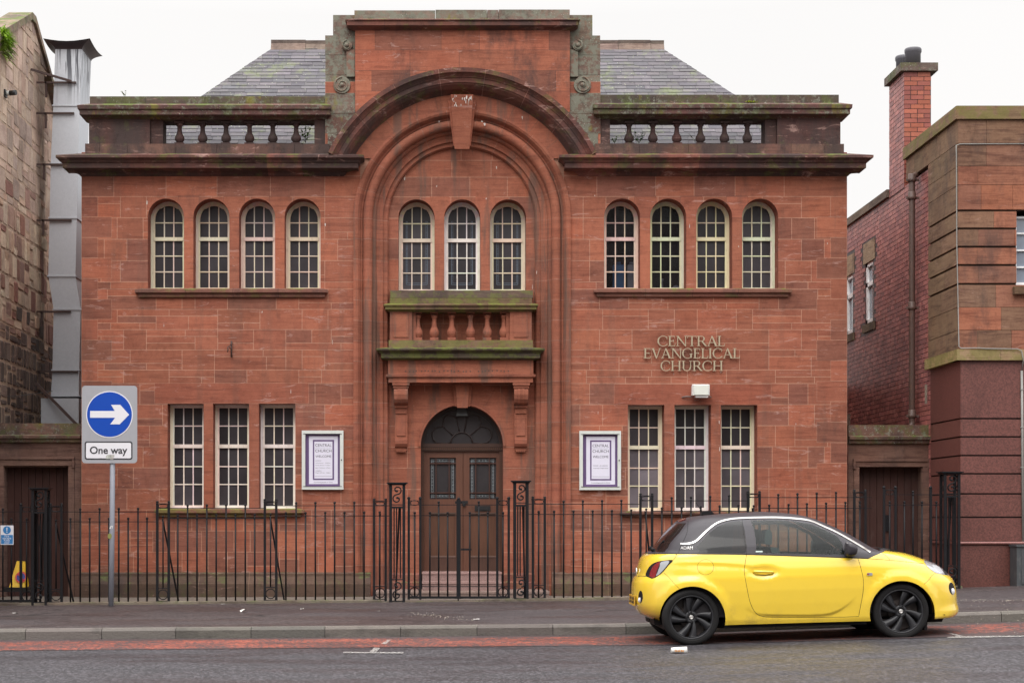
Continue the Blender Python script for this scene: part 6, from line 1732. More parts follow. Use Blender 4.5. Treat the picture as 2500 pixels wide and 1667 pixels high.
m.hexa([(c_.x - .05, c_.y + .016 - .004, c_.z + .04), (c_.x - .038, c_.y + .016 - .004, c_.z + .052), (c_.x - .038, c_.y + .018, c_.z + .052), (c_.x - .05, c_.y + .018, c_.z + .04)], [(c_.x + .038, c_.y - .02, c_.z - .052), (c_.x + .05, c_.y - .02, c_.z - .04), (c_.x + .05, c_.y - .014, c_.z - .04), (c_.x + .038, c_.y - .014, c_.z - .052)]); part('roundel_bar', m, M['conered'], cn_, fix=False)
# utility cabinet
Y = 24.55; uc = thing('utility_cabinet', (X(2510, Y), Y, Z(1437, Y)), 'weathered dark grey utility cabinet at the foot of the granite wall, right edge', 'cabinet')
M['cab'] = plain('worn_grey_cabinet_paint', (.05, .055, .06), rough=.5, var=.3, dirt=.5, dirtcol=(.16, .15, .14))
m = MB(); m.box(X(2482.5, Y), X(2560, Y), Y, Y + .3, Z(1437, Y), Z(1334, Y)); m.box(X(2494, Y), X(2550, Y), Y - .01, Y, Z(1425, Y), Z(1340, Y)); part('body', m, M['cab'], uc, fix=False)
m = MB(); m.box(X(2480.5, Y), X(2562, Y), Y - .02, Y + .32, Z(1334, Y), Z(1329, Y)); part('lid', m, M['cab'], uc)
# things on the window sills
zs1 = fz(703); Yw = F + YG + .06
def bottle(px0, px1, ytop, col, nm, label, mat):
    m = MB(); x0, x1 = X(px0, Yw), X(px1, Yw); zt = Z(ytop, Yw); m.prism(rrect(x0, x1, zs1, zt - .04, .02, 3), 'y', Yw, Yw + .12); m.lathe(((x0 + x1) / 2, Yw + .06, zt - .045), [(.05, 0), (.03, .03), (.035, .03), (.035, .05)], 10)
    return m
M['bluebag'] = plain('blue_plastic_bag', (.10, .32, .65), rough=.4, var=.3); M['whitebag'] = plain('white_plastic_bottle', (.60, .60, .64), rough=.4)
single('bottle', bottle(1496, 1527, 640, 0, '', '', ''), M['bluebag'], (X(1511, Yw), Yw, zs1), 'blue plastic bottle on the sill behind the first upper right window', 'bottle', group='bottles on the window sill')
single('bottle', bottle(1532, 1554, 640, 0, '', '', ''), M['whitebag'], (X(1543, Yw), Yw, zs1), 'pale grey bottle standing beside the blue one behind the window', 'bottle', group='bottles on the window sill')
m = MB()
for k in range(9): m.ball((X(1655 + r4.uniform(-14, 14), Yw), Yw + .08 + r4.uniform(-.03, .03), zs1 + r4.uniform(.02, .06)), r4.uniform(.03, .05), n=6)
m.lathe((X(1617, Yw), Yw + .05, zs1), [(.035, 0), (.02, .06), (.015, .15), (.03, .2)], 8)
single('crumpled_bag', m, M['whitebag'], (X(1655, Yw), Yw, zs1), 'crumpled white bag and ornament behind the second upper right window', 'bag')
# litter
M['paper'] = plain('scrap_paper', (.62, .60, .57), rough=.7, var=.1)
def ground_at(px, py, zfun):
    Y = 22.
    for _ in range(20): Y = FPX * (EYE - zfun(X(px, Y), Y)) / (py - HYP)
    return Vector((X(px, Y), Y, zfun(X(px, Y), Y)))
def scrap(px, py, w, h, label, seed, zfun=pave, mat='paper'):
    r = random.Random(seed); p = ground_at(px, py, zfun); m = MB(); n = 9; ring = []
    c_ = m.vert((p.x, p.y, p.z + h))
    for k in range(n):
        a = 2 * pi * k / n; q = r.uniform(.6, 1.1); ring.append(m.vert((p.x + w * q * cos(a), p.y + w * .8 * q * sin(a), p.z + .006 + h * r.uniform(0, .9))))
    for k in range(n): m.idx([c_, ring[k], ring[(k + 1) % n]])
    single('paper_scrap', m, M[mat], tuple(p), label, 'litter', group='paper scraps dropped on the street', fix=False)
scrap(594, 1494, .05, .045, 'crumpled white paper scrap on the pavement below the lower left window', 1); scrap(737, 1488, .025, .02, 'tiny white scrap on the pavement below the left notice board', 2)
scrap(256, 1557, .03, .02, 'small white scrap on the road against the left kerb', 3, lambda x, y: gz(x) + .006); scrap(38, 1497, .06, .006, 'flat white scrap on the pavement at the far left edge', 4)
scrap(1164, 1512, .045, .008, 'white scrap on the pavement right of the gate', 5); scrap(545, 1475, .05, .006, 'yellowish leaf litter scrap against the railing kerb', 6); scrap(925, 1492, .025, .01, 'white scrap on the pavement left of the gate', 7)
p = ground_at(1657, 1594, lambda x, y: gz(x) - .004 * max(0, 19 - y))
cp_ = thing('paper_cup', (p.x, p.y, p.z), 'crushed white paper cup lying on the road beside the rear wheel', 'paper cup')
m = MB(); m.lathe((p.x - .08, p.y, p.z + .033), [(.026, 0), (.030, .03), (.034, .10), (.038, .165)], 16, axis='x'); part('cup', m, M['paper'], cp_)
m = MB(); 
for k, (a, w) in enumerate(((-.045, .007), (-.03, .01), (-.012, .012), (.004, .006), (.02, .012), (.036, .012))): m.box(p.x + a, p.x + a + w, p.y - .0385 + .001 * (k % 2), p.y - .02, p.z + .02, p.z + .045 - .004 * (k % 3))
part('print', m, plain('orange_print', (.55, .25, .08), rough=.5), cp_, fix=False)
# loose chippings by the gate
gm_ = MB(); r6 = random.Random(4)
for k in range(90):
    t = r6.random(); px = 1010 + 120 * t + r6.gauss(0, 12); py = 1497 + 14 * t + r6.gauss(0, 2.5); q = ground_at(px, py, pave); s_ = r6.uniform(.003, .009)
    gm_.hexa([(q.x - s_, q.y - s_, q.z), (q.x + s_, q.y - s_ * .7, q.z), (q.x + s_ * .8, q.y + s_, q.z), (q.x - s_, q.y + s_, q.z)], [(q.x - s_ * .5, q.y - s_ * .6, q.z + s_), (q.x + s_ * .6, q.y - s_ * .4, q.z + s_), (q.x + s_ * .4, q.y + s_ * .6, q.z + s_), (q.x - s_ * .5, q.y + s_ * .5, q.z + s_)], jit((.20, .175, .15), .3, r6))
for k in range(120):
    px = r6.uniform(2330, 2500) ; py = r6.uniform(1440, 1470); q = ground_at(px, py, pave); s_ = r6.uniform(.003, .008)
    gm_.hexa([(q.x - s_, q.y - s_, q.z), (q.x + s_, q.y - s_ * .7, q.z), (q.x + s_ * .8, q.y + s_, q.z), (q.x - s_, q.y + s_, q.z)], [(q.x - s_ * .5, q.y - s_ * .6, q.z + s_), (q.x + s_ * .6, q.y - s_ * .4, q.z + s_), (q.x + s_ * .4, q.y + s_ * .6, q.z + s_), (q.x - s_ * .5, q.y + s_ * .5, q.z + s_)], jit((.20, .175, .15), .3, r6))
struct('gravel', gm_, plain('chippings', (.3, .3, .3), usea=True, rough=.9), kind='stuff')
# the terrace across the street, behind the viewer, seen only mirrored in the car glass
ot = thing('terrace', (0, -9, 0), 'long low building across the street, mirrored dark in the car windows', 'building')
m = MB(); r7 = random.Random(2)
hts = [(-45, -20, 12.0), (-20, -6, 13.4), (-6, 4.5, 10.6), (4.5, 9, 14.2), (9, 24, 11.5), (24, 45, 13)]
for a, b, h in hts: m.box(a, b, -22, -10 + r7.uniform(-.3, .3), -.5, h, jit((.24, .17, .13), .2))
part('wall', m, M['brown'], ot, fix=False)
for k in range(18):
    x = -40 + k * 4.6; m = MB(); m.box(x, x + 1.2, -10, -9.65, 1.4, 3.2); part('window', m, M['mirrorglass'], ot)
# ================================================================== THE YELLOW CAR
YN, YC = 19.0, 19.83            # near flank and centre plane
def wx(px, Y=YN): return X(px, Y)
WR = (wx(1689), Z(1506.4, YN)); WF = (wx(2201.8), Z(1491.8, YN)); TR = .312
g0, gsl = WR[1] - TR, (WF[1] - WR[1]) / (WF[0] - WR[0])
def gl(x): return g0 + gsl * (x - WR[0])
car = thing('car', ((WR[0] + WF[0]) / 2, YC, gl((WR[0] + WF[0]) / 2)), 'small bright yellow hatchback with black roof and black wheels parked at the kerb', 'car')
def interp(t, v):
    if v <= t[0][0]: return t[0][1]
    for (a, b), (c, d) in zip(t, t[1:]):
        if v <= c: return b + (d - b) * (v - a) / (c - a)
    return t[-1][1]
def smooth_tab(t, n=200, w=3):
    a, b = t[0][0], t[-1][0]; xs_ = [a + (b - a) * k / n for k in range(n + 1)]; ys_ = [interp(t, x) for x in xs_]
    for _ in range(w): ys_ = [ys_[0]] + [(ys_[k - 1] + 2 * ys_[k] + ys_[k + 1]) / 4 for k in range(1, n)] + [ys_[-1]]
    return list(zip(xs_, ys_))
# half widths against height above the road
WT = smooth_tab([(.15, .74), (.20, .79), (.26, .812), (.32, .82), (.45, .838), (.60, .852), (.74, .855), (.84, .842), (.93, .82), (.975, .805), (1.0, .798), (1.1, .765), (1.2, .715), (1.28, .662), (1.34, .61), (1.39, .54), (1.43, .45), (1.455, .36), (1.475, .22), (1.486, .0)], 300, 4)
PX_, PQ = 8.0, 2.1
def plan(s):          # s 0..1 from rear centre to front centre along the near side, returns (xhat, yhat)
    return PL[0][1], 0
NPL = 800; pts_ = []
for k in range(NPL + 1):
    th = pi * k / NPL
    # param chosen so both ends and flanks are resolved
    c_, s_ = -cos(th), sin(th)
    r_ = 1.0 / ((abs(c_) ** PX_ + (abs(s_) * .999) ** PX_) ** (1 / PX_)) if False else 1
    pts_.append((c_, s_))
def plany(xh):
    return max(0.0, 1 - abs(xh) ** PX_) ** (1 / PQ)
raw = []
for k in range(401): raw.append(-1 + 2 * k / 400)
fine_x = sorted(set([-(1 - (k / 400.) ** 2.5) for k in range(401)] + [(1 - (k / 400.) ** 2.5) for k in range(401)]))
arcl = [0.0]
AS = 2.2   # length to width ratio used for the arc length
for a, b in zip(fine_x, fine_x[1:]): arcl.append(arcl[-1] + hypot((b - a) * AS, plany(b) - plany(a)))
TOT = arcl[-1]; arcl = [a / TOT for a in arcl]
import bisect
def s_of(xh):
    xh = max(-1, min(1, xh)); i = bisect.bisect_left(fine_x, xh); i = max(1, min(len(fine_x) - 1, i))
    a, b = fine_x[i - 1], fine_x[i]; t = (xh - a) / (b - a) if b > a else 0
    return arcl[i - 1] + (arcl[i] - arcl[i - 1]) * t
def xh_of(s):
    s = max(0, min(1, s)); i = bisect.bisect_left(arcl, s); i = max(1, min(len(arcl) - 1, i))
    a, b = arcl[i - 1], arcl[i]; t = (s - a) / (b - a) if b > a else 0
    return fine_x[i - 1] + (fine_x[i] - fine_x[i - 1]) * t
# silhouettes measured in the photograph
rear_px = [(1600, 1519), (1578, 1508), (1561, 1501), (1550, 1488), (1545.4, 1477), (1543.2, 1462), (1543, 1448), (1543.5, 1433), (1545, 1422), (1549, 1412), (1555.5, 1404), (1556.5, 1397), (1558, 1388), (1561, 1375), (1564, 1366), (1568, 1359), (1577, 1352.5), (1592.5, 1345), (1602.4, 1327), (1617, 1308), (1634, 1290), (1646, 1278), (1657, 1269), (1666, 1265), (1690, 1260.5), (1714, 1256.3), (1762, 1251.5), (1815, 1249.2), (1860, 1248.4)]
front_px = [(2290, 1519), (2310, 1512), (2330, 1505), (2339, 1497), (2342.5, 1490), (2338.5, 1478), (2337, 1470), (2336.6, 1453.5), (2334.5, 1438), (2331, 1425), (2329, 1417), (2322, 1408), (2312, 1399), (2300, 1388), (2284, 1376), (2256.7, 1365.5), (2227, 1354.8), (2195, 1346), (2163, 1339.5), (2136, 1338), (2131.4, 1335.5), (2100, 1318), (2074, 1303), (2045, 1288.5), (2016.6, 1276.5), (1988, 1265.5), (1959, 1257.5), (1925, 1252), (1885, 1249), (1862, 1248.4)]
HMAX = .0
def mk_h(lst, upper):
    out = []
    for px, py in lst:
        Y = YC if py < 1340 else (19.35 if upper else 19.6)
        x = X(px, Y); out.append((Z(py, Y) - gl(x), px, x))
    return out
RH = mk_h(rear_px, 0); FH = mk_h(front_px, 1)
HTOP = min(RH[-1][0], FH[-1][0]); HBOT = .215
def mono(l):
    l = sorted(l, key=lambda t: t[0]); return l
RHt = [(h, px) for h, px, x in mono(RH)]; FHt = [(h, px) for h, px, x in mono(FH)]
WT = [(a * HTOP / 1.486, b) for a, b in WT]
def Wh(h): return interp(WT, h)
# solve the true plan ends so that the outline of the rounded plan projects to the measured silhouette
def proj_ext(xc, a, W, sign):
    best = None
    for k in range(0, 41):
        t = k / 40.; xh = sign * (1 - t ** 2.2); y = YC - W * plany(xh); p = CXP + FPX * (xc + a * xh) / y
        if best is None or p * sign > best * sign: best = p
    return best
NH = 90
def hgrid(k): return HBOT + (HTOP - HBOT) * k / NH
xr_t, xf_t = [], []
prr, pff = X(1543, YC), X(2330, YC)
for k in range(NH + 1):
    h = hgrid(k); W = Wh(h); pr_, pf_ = interp(RHt, h), interp(FHt, h)
    xr, xf = X(pr_, YC), X(pf_, YC) - .1
    for _ in range(14):
        xc, a = (xr + xf) / 2, max(.004, (xf - xr) / 2)
        er = pr_ - proj_ext(xc, a, W, -1); ef = pf_ - proj_ext(xc, a, W, 1)
        xr += er * YC / FPX * .8; xf += ef * 19.3 / FPX * .8
        if xf < xr + .01: m_ = (xr + xf) / 2; xr, xf = m_ - .005, m_ + .005
    xr_t.append((h, xr)); xf_t.append((h, xf))
for _ in range(2):
    for t in (xr_t, xf_t):
        t2 = [t[0]] + [(t[k][0], (t[k - 1][1] + 2 * t[k][1] + t[k + 1][1]) / 4) for k in range(1, NH)] + [t[-1]]; t[:] = t2
def ends(h): return interp(xr_t, h), interp(xf_t, h)
# cumulative surface length over height (for even sampling near the roof and bonnet)
vt = [0.0]; HS = [HBOT + (HTOP - HBOT) * k / 300 for k in range(301)]
for a, b in zip(HS, HS[1:]):
    ra, fa = ends(a); rb, fb = ends(b)
    vt.append(vt[-1] + hypot(b - a, .5 * (abs(rb - ra) + abs(fb - fa)) * .35 + abs(Wh(b) - Wh(a))))
VT = vt[-1]
def v_of(h):
    h = max(HBOT, min(HTOP, h)); t = (h - HBOT) / (HTOP - HBOT) * 300; i = min(299, int(t)); return (vt[i] + (vt[i + 1] - vt[i]) * (t - i)) / VT
def h_of(v):
    v = max(0, min(1, v)) * VT; i = bisect.bisect_left(vt, v); i = max(1, min(300, i)); a, b = vt[i - 1], vt[i]
    return HS[i - 1] + (HS[i] - HS[i - 1]) * ((v - a) / (b - a) if b > a else 0)
def seg_d(p, poly):
    best = 1e9; sd = 0
    for a, b in zip(poly, poly[1:]):
        dx, dy = b[0] - a[0], b[1] - a[1]; L2 = dx * dx + dy * dy; t = max(0, min(1, ((p[0] - a[0]) * dx + (p[1] - a[1]) * dy) / L2))
        qx, qy = a[0] + dx * t, a[1] + dy * t; d = hypot(p[0] - qx, p[1] - qy)
        if d < best: best = d; cr = dx * (p[1] - qy) - dy * (p[0] - qx); sd = d * (1 if cr > 0 else -1)
    return best, sd
CRE = {}
def sstep(a, b, x): t = max(0, min(1, (x - a) / (b - a))); return t * t * (3 - 2 * t)
def bump_y(x, h):
    d = 0.0
    for c in (WR, WF):
        q = hypot(x - c[0], (h + gl(x)) - (c[1] + .0)); d += .020 * sstep(.47, .375, q)
    if 'sh' in CRE and WR[0] - .5 < x < 5.0:
        b, s = seg_d((x, h), CRE['sh']); f = sstep(CRE['sh'][0][0] - .25, CRE['sh'][0][0] + .5, x) * sstep(CRE['sh'][-1][0] + .3, CRE['sh'][-1][0] - .35, x)
        if s <= 0: d += -.012 * f * sstep(0, .05, b) * exp(-b / .11)
    if 'sw' in CRE:
        b, s = seg_d((x, h), CRE['sw']); f = sstep(CRE['sw'][0][0] - .1, CRE['sw'][0][0] + .25, x) * sstep(CRE['sw'][-1][0] + .06, CRE['sw'][-1][0] - .25, x)
        if s <= 0: d += -.018 * f * sstep(0, .04, b) * exp(-b / .25)
    if 'hd' in CRE:
        hx, hh_ = CRE['hd']; q2_ = ((x - hx) / .135) ** 2 + ((h - hh_) / .055) ** 2; d -= .020 * exp(-q2_ * q2_ * .7)
    # bumper lower lips
    d += .012 * exp(-((h - .235) / .02) ** 2) * (1 if x > WF[0] + .3 else 0)
    # body side flare below belt
    return d
def surf(s, h, side=-1):
    xr, xf = ends(h); xc, a = (xr + xf) / 2, (xf - xr) / 2
    xh = xh_of(s); x = xc + a * xh; yh = plany(xh); y = Wh(h) * yh
    if h < 1.0: y += bump_y(x, h) * sstep(.2, .8, yh)
    return Vector((x, YC + side * y, h + gl(x)))
def pxsh(px, py):
    """photo pixel on the near flank -> (s, h)"""
    Y = YN
    for _ in range(25):
        x = X(px, Y); h = Z(py, Y) - gl(x); h = max(HBOT, min(HTOP - .001, h)); xr, xf = ends(h); xc, a = (xr + xf) / 2, (xf - xr) / 2
        xh = max(-.9999, min(.9999, (x - xc) / a)); y = YC - Wh(h) * plany(xh); Y = Y * .55 + y * .45
    return s_of(xh), h
KV = 1.0 / 1.9   # v scale so that the parameter plane is roughly isotropic
def SV(px, py): s, h = pxsh(px, py); return (s * 2.6, v_of(h))
def dens(poly, closed=True, step=.02):
    out = []; n = len(poly)
    for k in range(n if closed else n - 1):
        a, b = poly[k], poly[(k + 1) % n]; m_ = max(1, int(hypot(b[0] - a[0], b[1] - a[1]) / step))
        for j in range(m_): out.append((a[0] + (b[0] - a[0]) * j / m_, a[1] + (b[1] - a[1]) * j / m_))
    if not closed: out.append(poly[-1])
    return out
def catmull(p, n=5, closed=False):
    out = []; N = len(p)
    for k in range(N if closed else N - 1):
        P = [p[(k + j) % N] if closed else p[max(0, min(N - 1, k + j))] for j in (-1, 0, 1, 2)]
        for j in range(n):
            t = j / n; out.append(tuple(.5 * (2 * P[1][i] + (P[2][i] - P[0][i]) * t + (2 * P[0][i] - 5 * P[1][i] + 4 * P[2][i] - P[3][i]) * t * t + (3 * P[1][i] - P[0][i] - 3 * P[2][i] + P[3][i]) * t ** 3) for i in (0, 1)))
    if not closed: out.append(p[-1])
    return out
def cpoly(pp): return [SV(*p) for p in pp]
def strip_poly(line, w0, w1=None):
    """thin band round a pixel polyline"""
    w1 = w0 if w1 is None else w1; L_, R_2 = [], []
    for k, p in enumerate(line):
        a, b = line[max(0, k - 1)], line[min(len(line) - 1, k + 1)]; dx, dy = b[0] - a[0], b[1] - a[1]; l = hypot(dx, dy) or 1
        L_.append((p[0] - dy / l * w0, p[1] + dx / l * w0)); R_2.append((p[0] + dy / l * w1, p[1] - dx / l * w1))
    return L_ + R_2[::-1]
# creases in (x, h)
def xh2(px, py): s, h = pxsh(px, py); p = surf(s, h); return (p.x, h)
CREt = {}
CREt['sh'] = [xh2(*p) for p in catmull([(1640, 1370), (1738, 1371.4), (1823, 1377.5), (1871, 1385), (1889, 1392)], 4)]
CREt['sw'] = [xh2(*p) for p in catmull([(1838, 1490), (1868, 1496.6), (1930, 1498), (1997, 1497.5), (2036, 1491), (2066, 1474), (2090, 1450)], 4)]
CREt['hd'] = xh2(1866, 1396)
CRE.update(CREt)
# regions ------------------------------------------------------------
belt = catmull([(1540, 1349.5), (1581, 1350.8), (1653, 1351), (1738, 1351.6), (1823, 1352.8), (1940, 1356.4), (2050, 1360), (2121, 1362.6)], 3)
apil = [(2150, 1350), (2167, 1341)]
gh = belt + [(2135, 1356), (2150, 1349.6), (2158, 1344)]          # lower edge of the black greenhouse
regions = []      # (name, polygon in (s,v)); later wins
def reg(name, pp, sv=False): regions.append((name, dens(pp if sv else cpoly(pp), True, .02)))
ZT = [('redlens', catmull([(1586, 1404), (1590, 1390), (1599, 1377), (1612, 1371), (1609, 1381), (1604, 1394), (1600, 1407), (1592, 1409)], 3, True)), ('clearlens', catmull([(1602, 1405), (1606, 1395), (1611, 1382), (1614.5, 1371), (1634, 1369), (1627, 1382), (1612, 1399)], 3, True))]
ZH = [('lampinner', catmull([(2276, 1378), (2292, 1383), (2302, 1396), (2296, 1398), (2283, 1391)], 3, True)), ('trimblack', catmull([(2301, 1389), (2307, 1391), (2314, 1401), (2307, 1402)], 3, True))]
base = dens([(0, 0), (2.6, 0), (2.6, 1), (0, 1)], True, .03)
ghp = [(-.0, v_of(pxsh(1560, 1350)[1]))] + [q for q in cpoly(gh) if q[0] > .12]
hb = v_of(pxsh(2163, 1340.5)[1])
ghp += [(ghp[-1][0] + .03, hb), (2.6, hb + .004), (2.6, 1), (0, 1)]
regions.append(('roof', dens(ghp, True, .02)))
# windscreen: forward of the A pillar
ws_lo = pxsh(2134, 1337.5); 
ap_line = [(2138, 1344), (2131, 1338.5), (2105, 1322.5), (2075, 1305.5), (2047, 1291.5), (2018, 1279.3)]
apl = cpoly(ap_line)
vtop = v_of(HTOP - .085)
wsp = [(q[0] + .035, q[1]) for q in apl if q[1] < vtop] + [(2.6, vtop), (2.6, hb + .02)]
regions.append(('windscreen', dens(wsp, True, .02)))
# tailgate glass
tg = cpoly([(1623, 1349), (1640, 1325), (1662, 1300), (1676, 1279)])
vb = ghp[0][1] + .01; vt_ = v_of(pxsh(1650, 1277)[1])
regions.append(('tailgate_glass', dens([(0, vb), (tg[0][0] - .02, vb)] + [(q[0] - .02, q[1]) for q in tg if vb < q[1] < vt_] + [(tg[-1][0] - .02, vt_), (0, vt_)], True, .02)))
reg('brake_light', [(1655, 1273.5), (1660, 1266.5), (1672, 1264), (1676, 1268), (1664, 1272)])
chrome = catmull([(1662, 1327.8), (1678, 1327.4), (1692, 1324.5), (1704, 1317), (1728, 1294), (1752.6, 1276.5), (1781.7, 1268.2), (1813, 1265.3), (1860, 1264), (1907.7, 1264.3), (1960, 1268.3), (1985, 1274), (2009, 1284.5), (2043, 1300), (2087, 1325), (2110, 1339), (2124, 1348)], 4)
reg('chrome_strip', strip_poly(chrome, 1.4, 2.6))
low = [(1700, 1349.2), (1690, 1344), (1698, 1337)]
qg = catmull([(1713, 1321), (1731, 1301), (1756, 1283), (1783, 1274), (1811, 1271)], 3) + [(1820, 1350)] + [(1705, 1349)]
reg('side_window_rear', [(1700, 1334)] + qg)
dg = catmull([(1832, 1270.3), (1870, 1269), (1910, 1269.5), (1955, 1274), (1985, 1281), (2010, 1291.5), (2040, 1306)], 3) + [(2056, 1325), (2062, 1344), (2060, 1353.5), (1844, 1348.6)]
reg('side_window', dg)
reg('tail_light', catmull([(1643, 1367), (1631.5, 1380), (1617, 1397), (1600, 1409), (1591, 1411.5), (1584, 1408.5), (1577, 1405), (1579, 1394), (1588, 1380), (1602, 1371.5), (1624, 1367.3)], 3, True))
reg('headlight', catmull([(2256.5, 1366.5), (2284, 1375.8), (2305, 1387), (2316.5, 1402.5), (2305, 1402.5), (2284, 1397.5), (2268, 1387), (2260, 1377.5)], 3, True))
reg('rear_reflector', catmull([(1564 + 5.5 * cos(t), 1456 + 15 * sin(t)) for t in [2 * pi * k / 12 for k in range(12)]], 2, True))
reg('fog_light', catmull([(2323.5 + 7 * cos(t) - 2.0 * sin(t) * -1, 1436 + 15 * sin(t)) for t in [2 * pi * k / 12 for k in range(12)]], 2, True))
door_line = catmull([(2094, 1361), (2101, 1383), (2107.7, 1414), (2107.5, 1440), (2103, 1468), (2096, 1504)], 4) + catmull([(2060, 1505.5), (1960, 1506.5), (1885, 1506), (1860, 1503), (1844, 1494), (1831, 1468), (1822, 1425), (1817.5, 1395), (1819.5, 1372), (1823, 1353.2)], 4)
reg('gap', strip_poly(door_line, .55, .55))
reg('gap', strip_poly(catmull([(1823, 1353), (1818, 1320), (1814, 1290), (1812, 1268)], 4), .5, .5))
reg('gap', strip_poly([(1722.6 + 20 * cos(2 * pi * k / 30), 1383.6 + 18.6 * sin(2 * pi * k / 30)) for k in range(31)], .4, .4))
reg('gap', strip_poly([(1620, 1397), (1640, 1416), (1658, 1436)], .4, .4))
reg('gap', strip_poly([(1653, 1351.5), (1648, 1361), (1643, 1367)], .5, .5))
reg('gap', strip_poly([(1557, 1405.2), (1578, 1405.6)], .7, .7))
reg('gap', strip_poly([(2255, 1425), (2275, 1404), (2284, 1398)], .4, .4))
reg('gap', strip_poly([(2122, 1363), (2173, 1366.7), (2256.7, 1375.4)], .6, .6))
reg('gap', strip_poly([(2153.5, 1350.5), (2173, 1366.7)], .5, .5))
reg('gap', strip_poly(catmull([(1655, 1351), (1665, 1328), (1677, 1300), (1680, 1270)], 4), .6, .6))
reg('belt_trim', strip_poly(belt, 1.0, 1.0))
# wheel openings
def arch_hole(c, cy, r):
    return [(c + r * cos(t), cy - r * sin(t)) for t in [radians(-14) + radians(208) * k / 44 for k in range(45)]] + [(c - r + 1, 1530), (c + r - 1, 1530)]
hole_polys = [dens(cpoly(arch_hole(1690, 1511, 80.5)), True, .02), dens(cpoly(arch_hole(2201.8, 1496.5, 79.5)), True, .02)]
# triangulate ---------------------------------------------------------
V = []; FA = []
def addp(poly):
    if sum(a[0] * b[1] - b[0] * a[1] for a, b in zip(poly, list(poly[1:]) + [poly[0]])) < 0: poly = list(poly)[::-1]
    i = len(V); n_ = len(poly); V.extend(Vector((min(2.6, max(0, p[0])), min(1, max(0, p[1])))) for p in poly); FA.extend((i + k, i + (k + 1) % n_) for k in range(n_))
addp(base)
for cl in ([(1866 + a * cos(t), 1396 + b * sin(t)) for t in [2 * pi * k / 24 for k in range(25)]] for a, b in ((34, 14), (22, 8.5))):
    q_ = dens([SV(a, b) for a, b in cl], False, .02); i_ = len(V); V.extend(Vector(p) for p in q_); FA.extend((i_ + k, i_ + k + 1) for k in range(len(q_) - 1))
for cl in (catmull([(1640, 1370), (1738, 1371.4), (1823, 1377.5), (1871, 1385), (1889, 1392)], 4), catmull([(1838, 1490), (1868, 1496.6), (1930, 1498), (1997, 1497.5), (2036, 1491), (2066, 1474), (2090, 1450)], 4)):
    for o_ in (-2.5, 0, 2, 4, 7, 10):
        q_ = dens([SV(a, b + o_) for a, b in cl], False, .02); i_ = len(V); V.extend(Vector(p) for p in q_); FA.extend((i_ + k, i_ + k + 1) for k in range(len(q_) - 1))
for h_ in hole_polys: addp(h_)
for _, p in ZT + ZH: addp(dens(cpoly(p), True, .02))
for _, p in regions: addp(p)
nb_ = 3
for i in range(1, 90):
    for j in range(1, 60):
        V.append(Vector((2.6 * (i + .25 * (j % 2)) / 90, j / 60)))
vs, _, fs, _, _, _ = delaunay_2d_cdt(V, FA, [], 0, 1e-6)
import numpy as np
cen = np.array([[sum(vs[k][0] for k in f) / len(f), sum(vs[k][1] for k in f) / len(f)] for f in fs])
def pip(poly):
    c = np.zeros(len(cen), bool); x, y = cen[:, 0], cen[:, 1]
    for i in range(len(poly)):
        a, b = poly[i], poly[i - 1]
        if a[1] == b[1]: continue
        m_ = (a[1] > y) != (b[1] > y); c ^= m_ & (x < (b[0] - a[0]) * (y - a[1]) / (b[1] - a[1]) + a[0])
    return c
hole_m = pip(hole_polys[0]) | pip(hole_polys[1])
rid = np.full(len(cen), -1)
for k, (_, p) in enumerate(regions): rid[pip(p)] = k
P3 = {}; N3 = {}
def nrm(s, h):
    e = .003; a, b = surf(min(1, s + e), h), surf(max(0, s - e), h); c, d = surf(s, min(HTOP, h + e)), surf(s, max(HBOT, h - e))
    n_ = (a - b).cross(c - d)
    if n_.length < 1e-12: return Vector((0, 0, 1))
    n_.normalize(); 
    if h > HTOP - .004: n_ = Vector((0, 0, 1))
    return n_ if (n_.y < 0 or abs(n_.y) < 1e-3) else -n_
pts3 = []; nor3 = []
for v in vs:
    s, h = v[0] / 2.6, h_of(v[1]); pts3.append(surf(s, h)); n_ = nrm(s, h)
    if n_.y > 0: n_ = -n_
    nor3.append(n_)
groups = {}
for q, f in enumerate(fs):
    if hole_m[q]: continue
    nm = regions[rid[q]][0] if rid[q] >= 0 else 'body'
    groups.setdefault(nm, []).append(f)
# split the door skin out of the body by its outline
dpoly = cpoly(door_line + [(1823, 1353)])
def inside(p, poly):
    c = False; n = len(poly)
    for i in range(n):
        a, b = poly[i], poly[i - 1]
        if (a[1] > p[1]) != (b[1] > p[1]) and p[0] < (b[0] - a[0]) * (p[1] - a[1]) / (b[1] - a[1]) + a[0]: c = not c
    return c
hoodA = cpoly([(2122, 1363), (2173, 1366.7), (2256.7, 1375.4)])
body, door_, hood_, flap = [], [], [], []
vg = [SV(1722.6 + 19.6 * cos(2 * pi * k / 30), 1383.6 + 18.2 * sin(2 * pi * k / 30)) for k in range(30)]
for f in groups.pop('body'):
    c = sum((vs[k] for k in f), Vector((0, 0))) / len(f)
    if inside(c, vg): flap.append(f)
    elif inside(c, dpoly): door_.append(f)
    elif c[0] > hoodA[1][0] and c[1] > (hoodA[1][1] if c[0] < hoodA[1][0] else hoodA[1][1] + (hoodA[2][1] - hoodA[1][1]) * min(1, (c[0] - hoodA[1][0]) / (hoodA[2][0] - hoodA[1][0]))) : hood_.append(f)
    else: body.append(f)
O_ = Vector(car['o'])
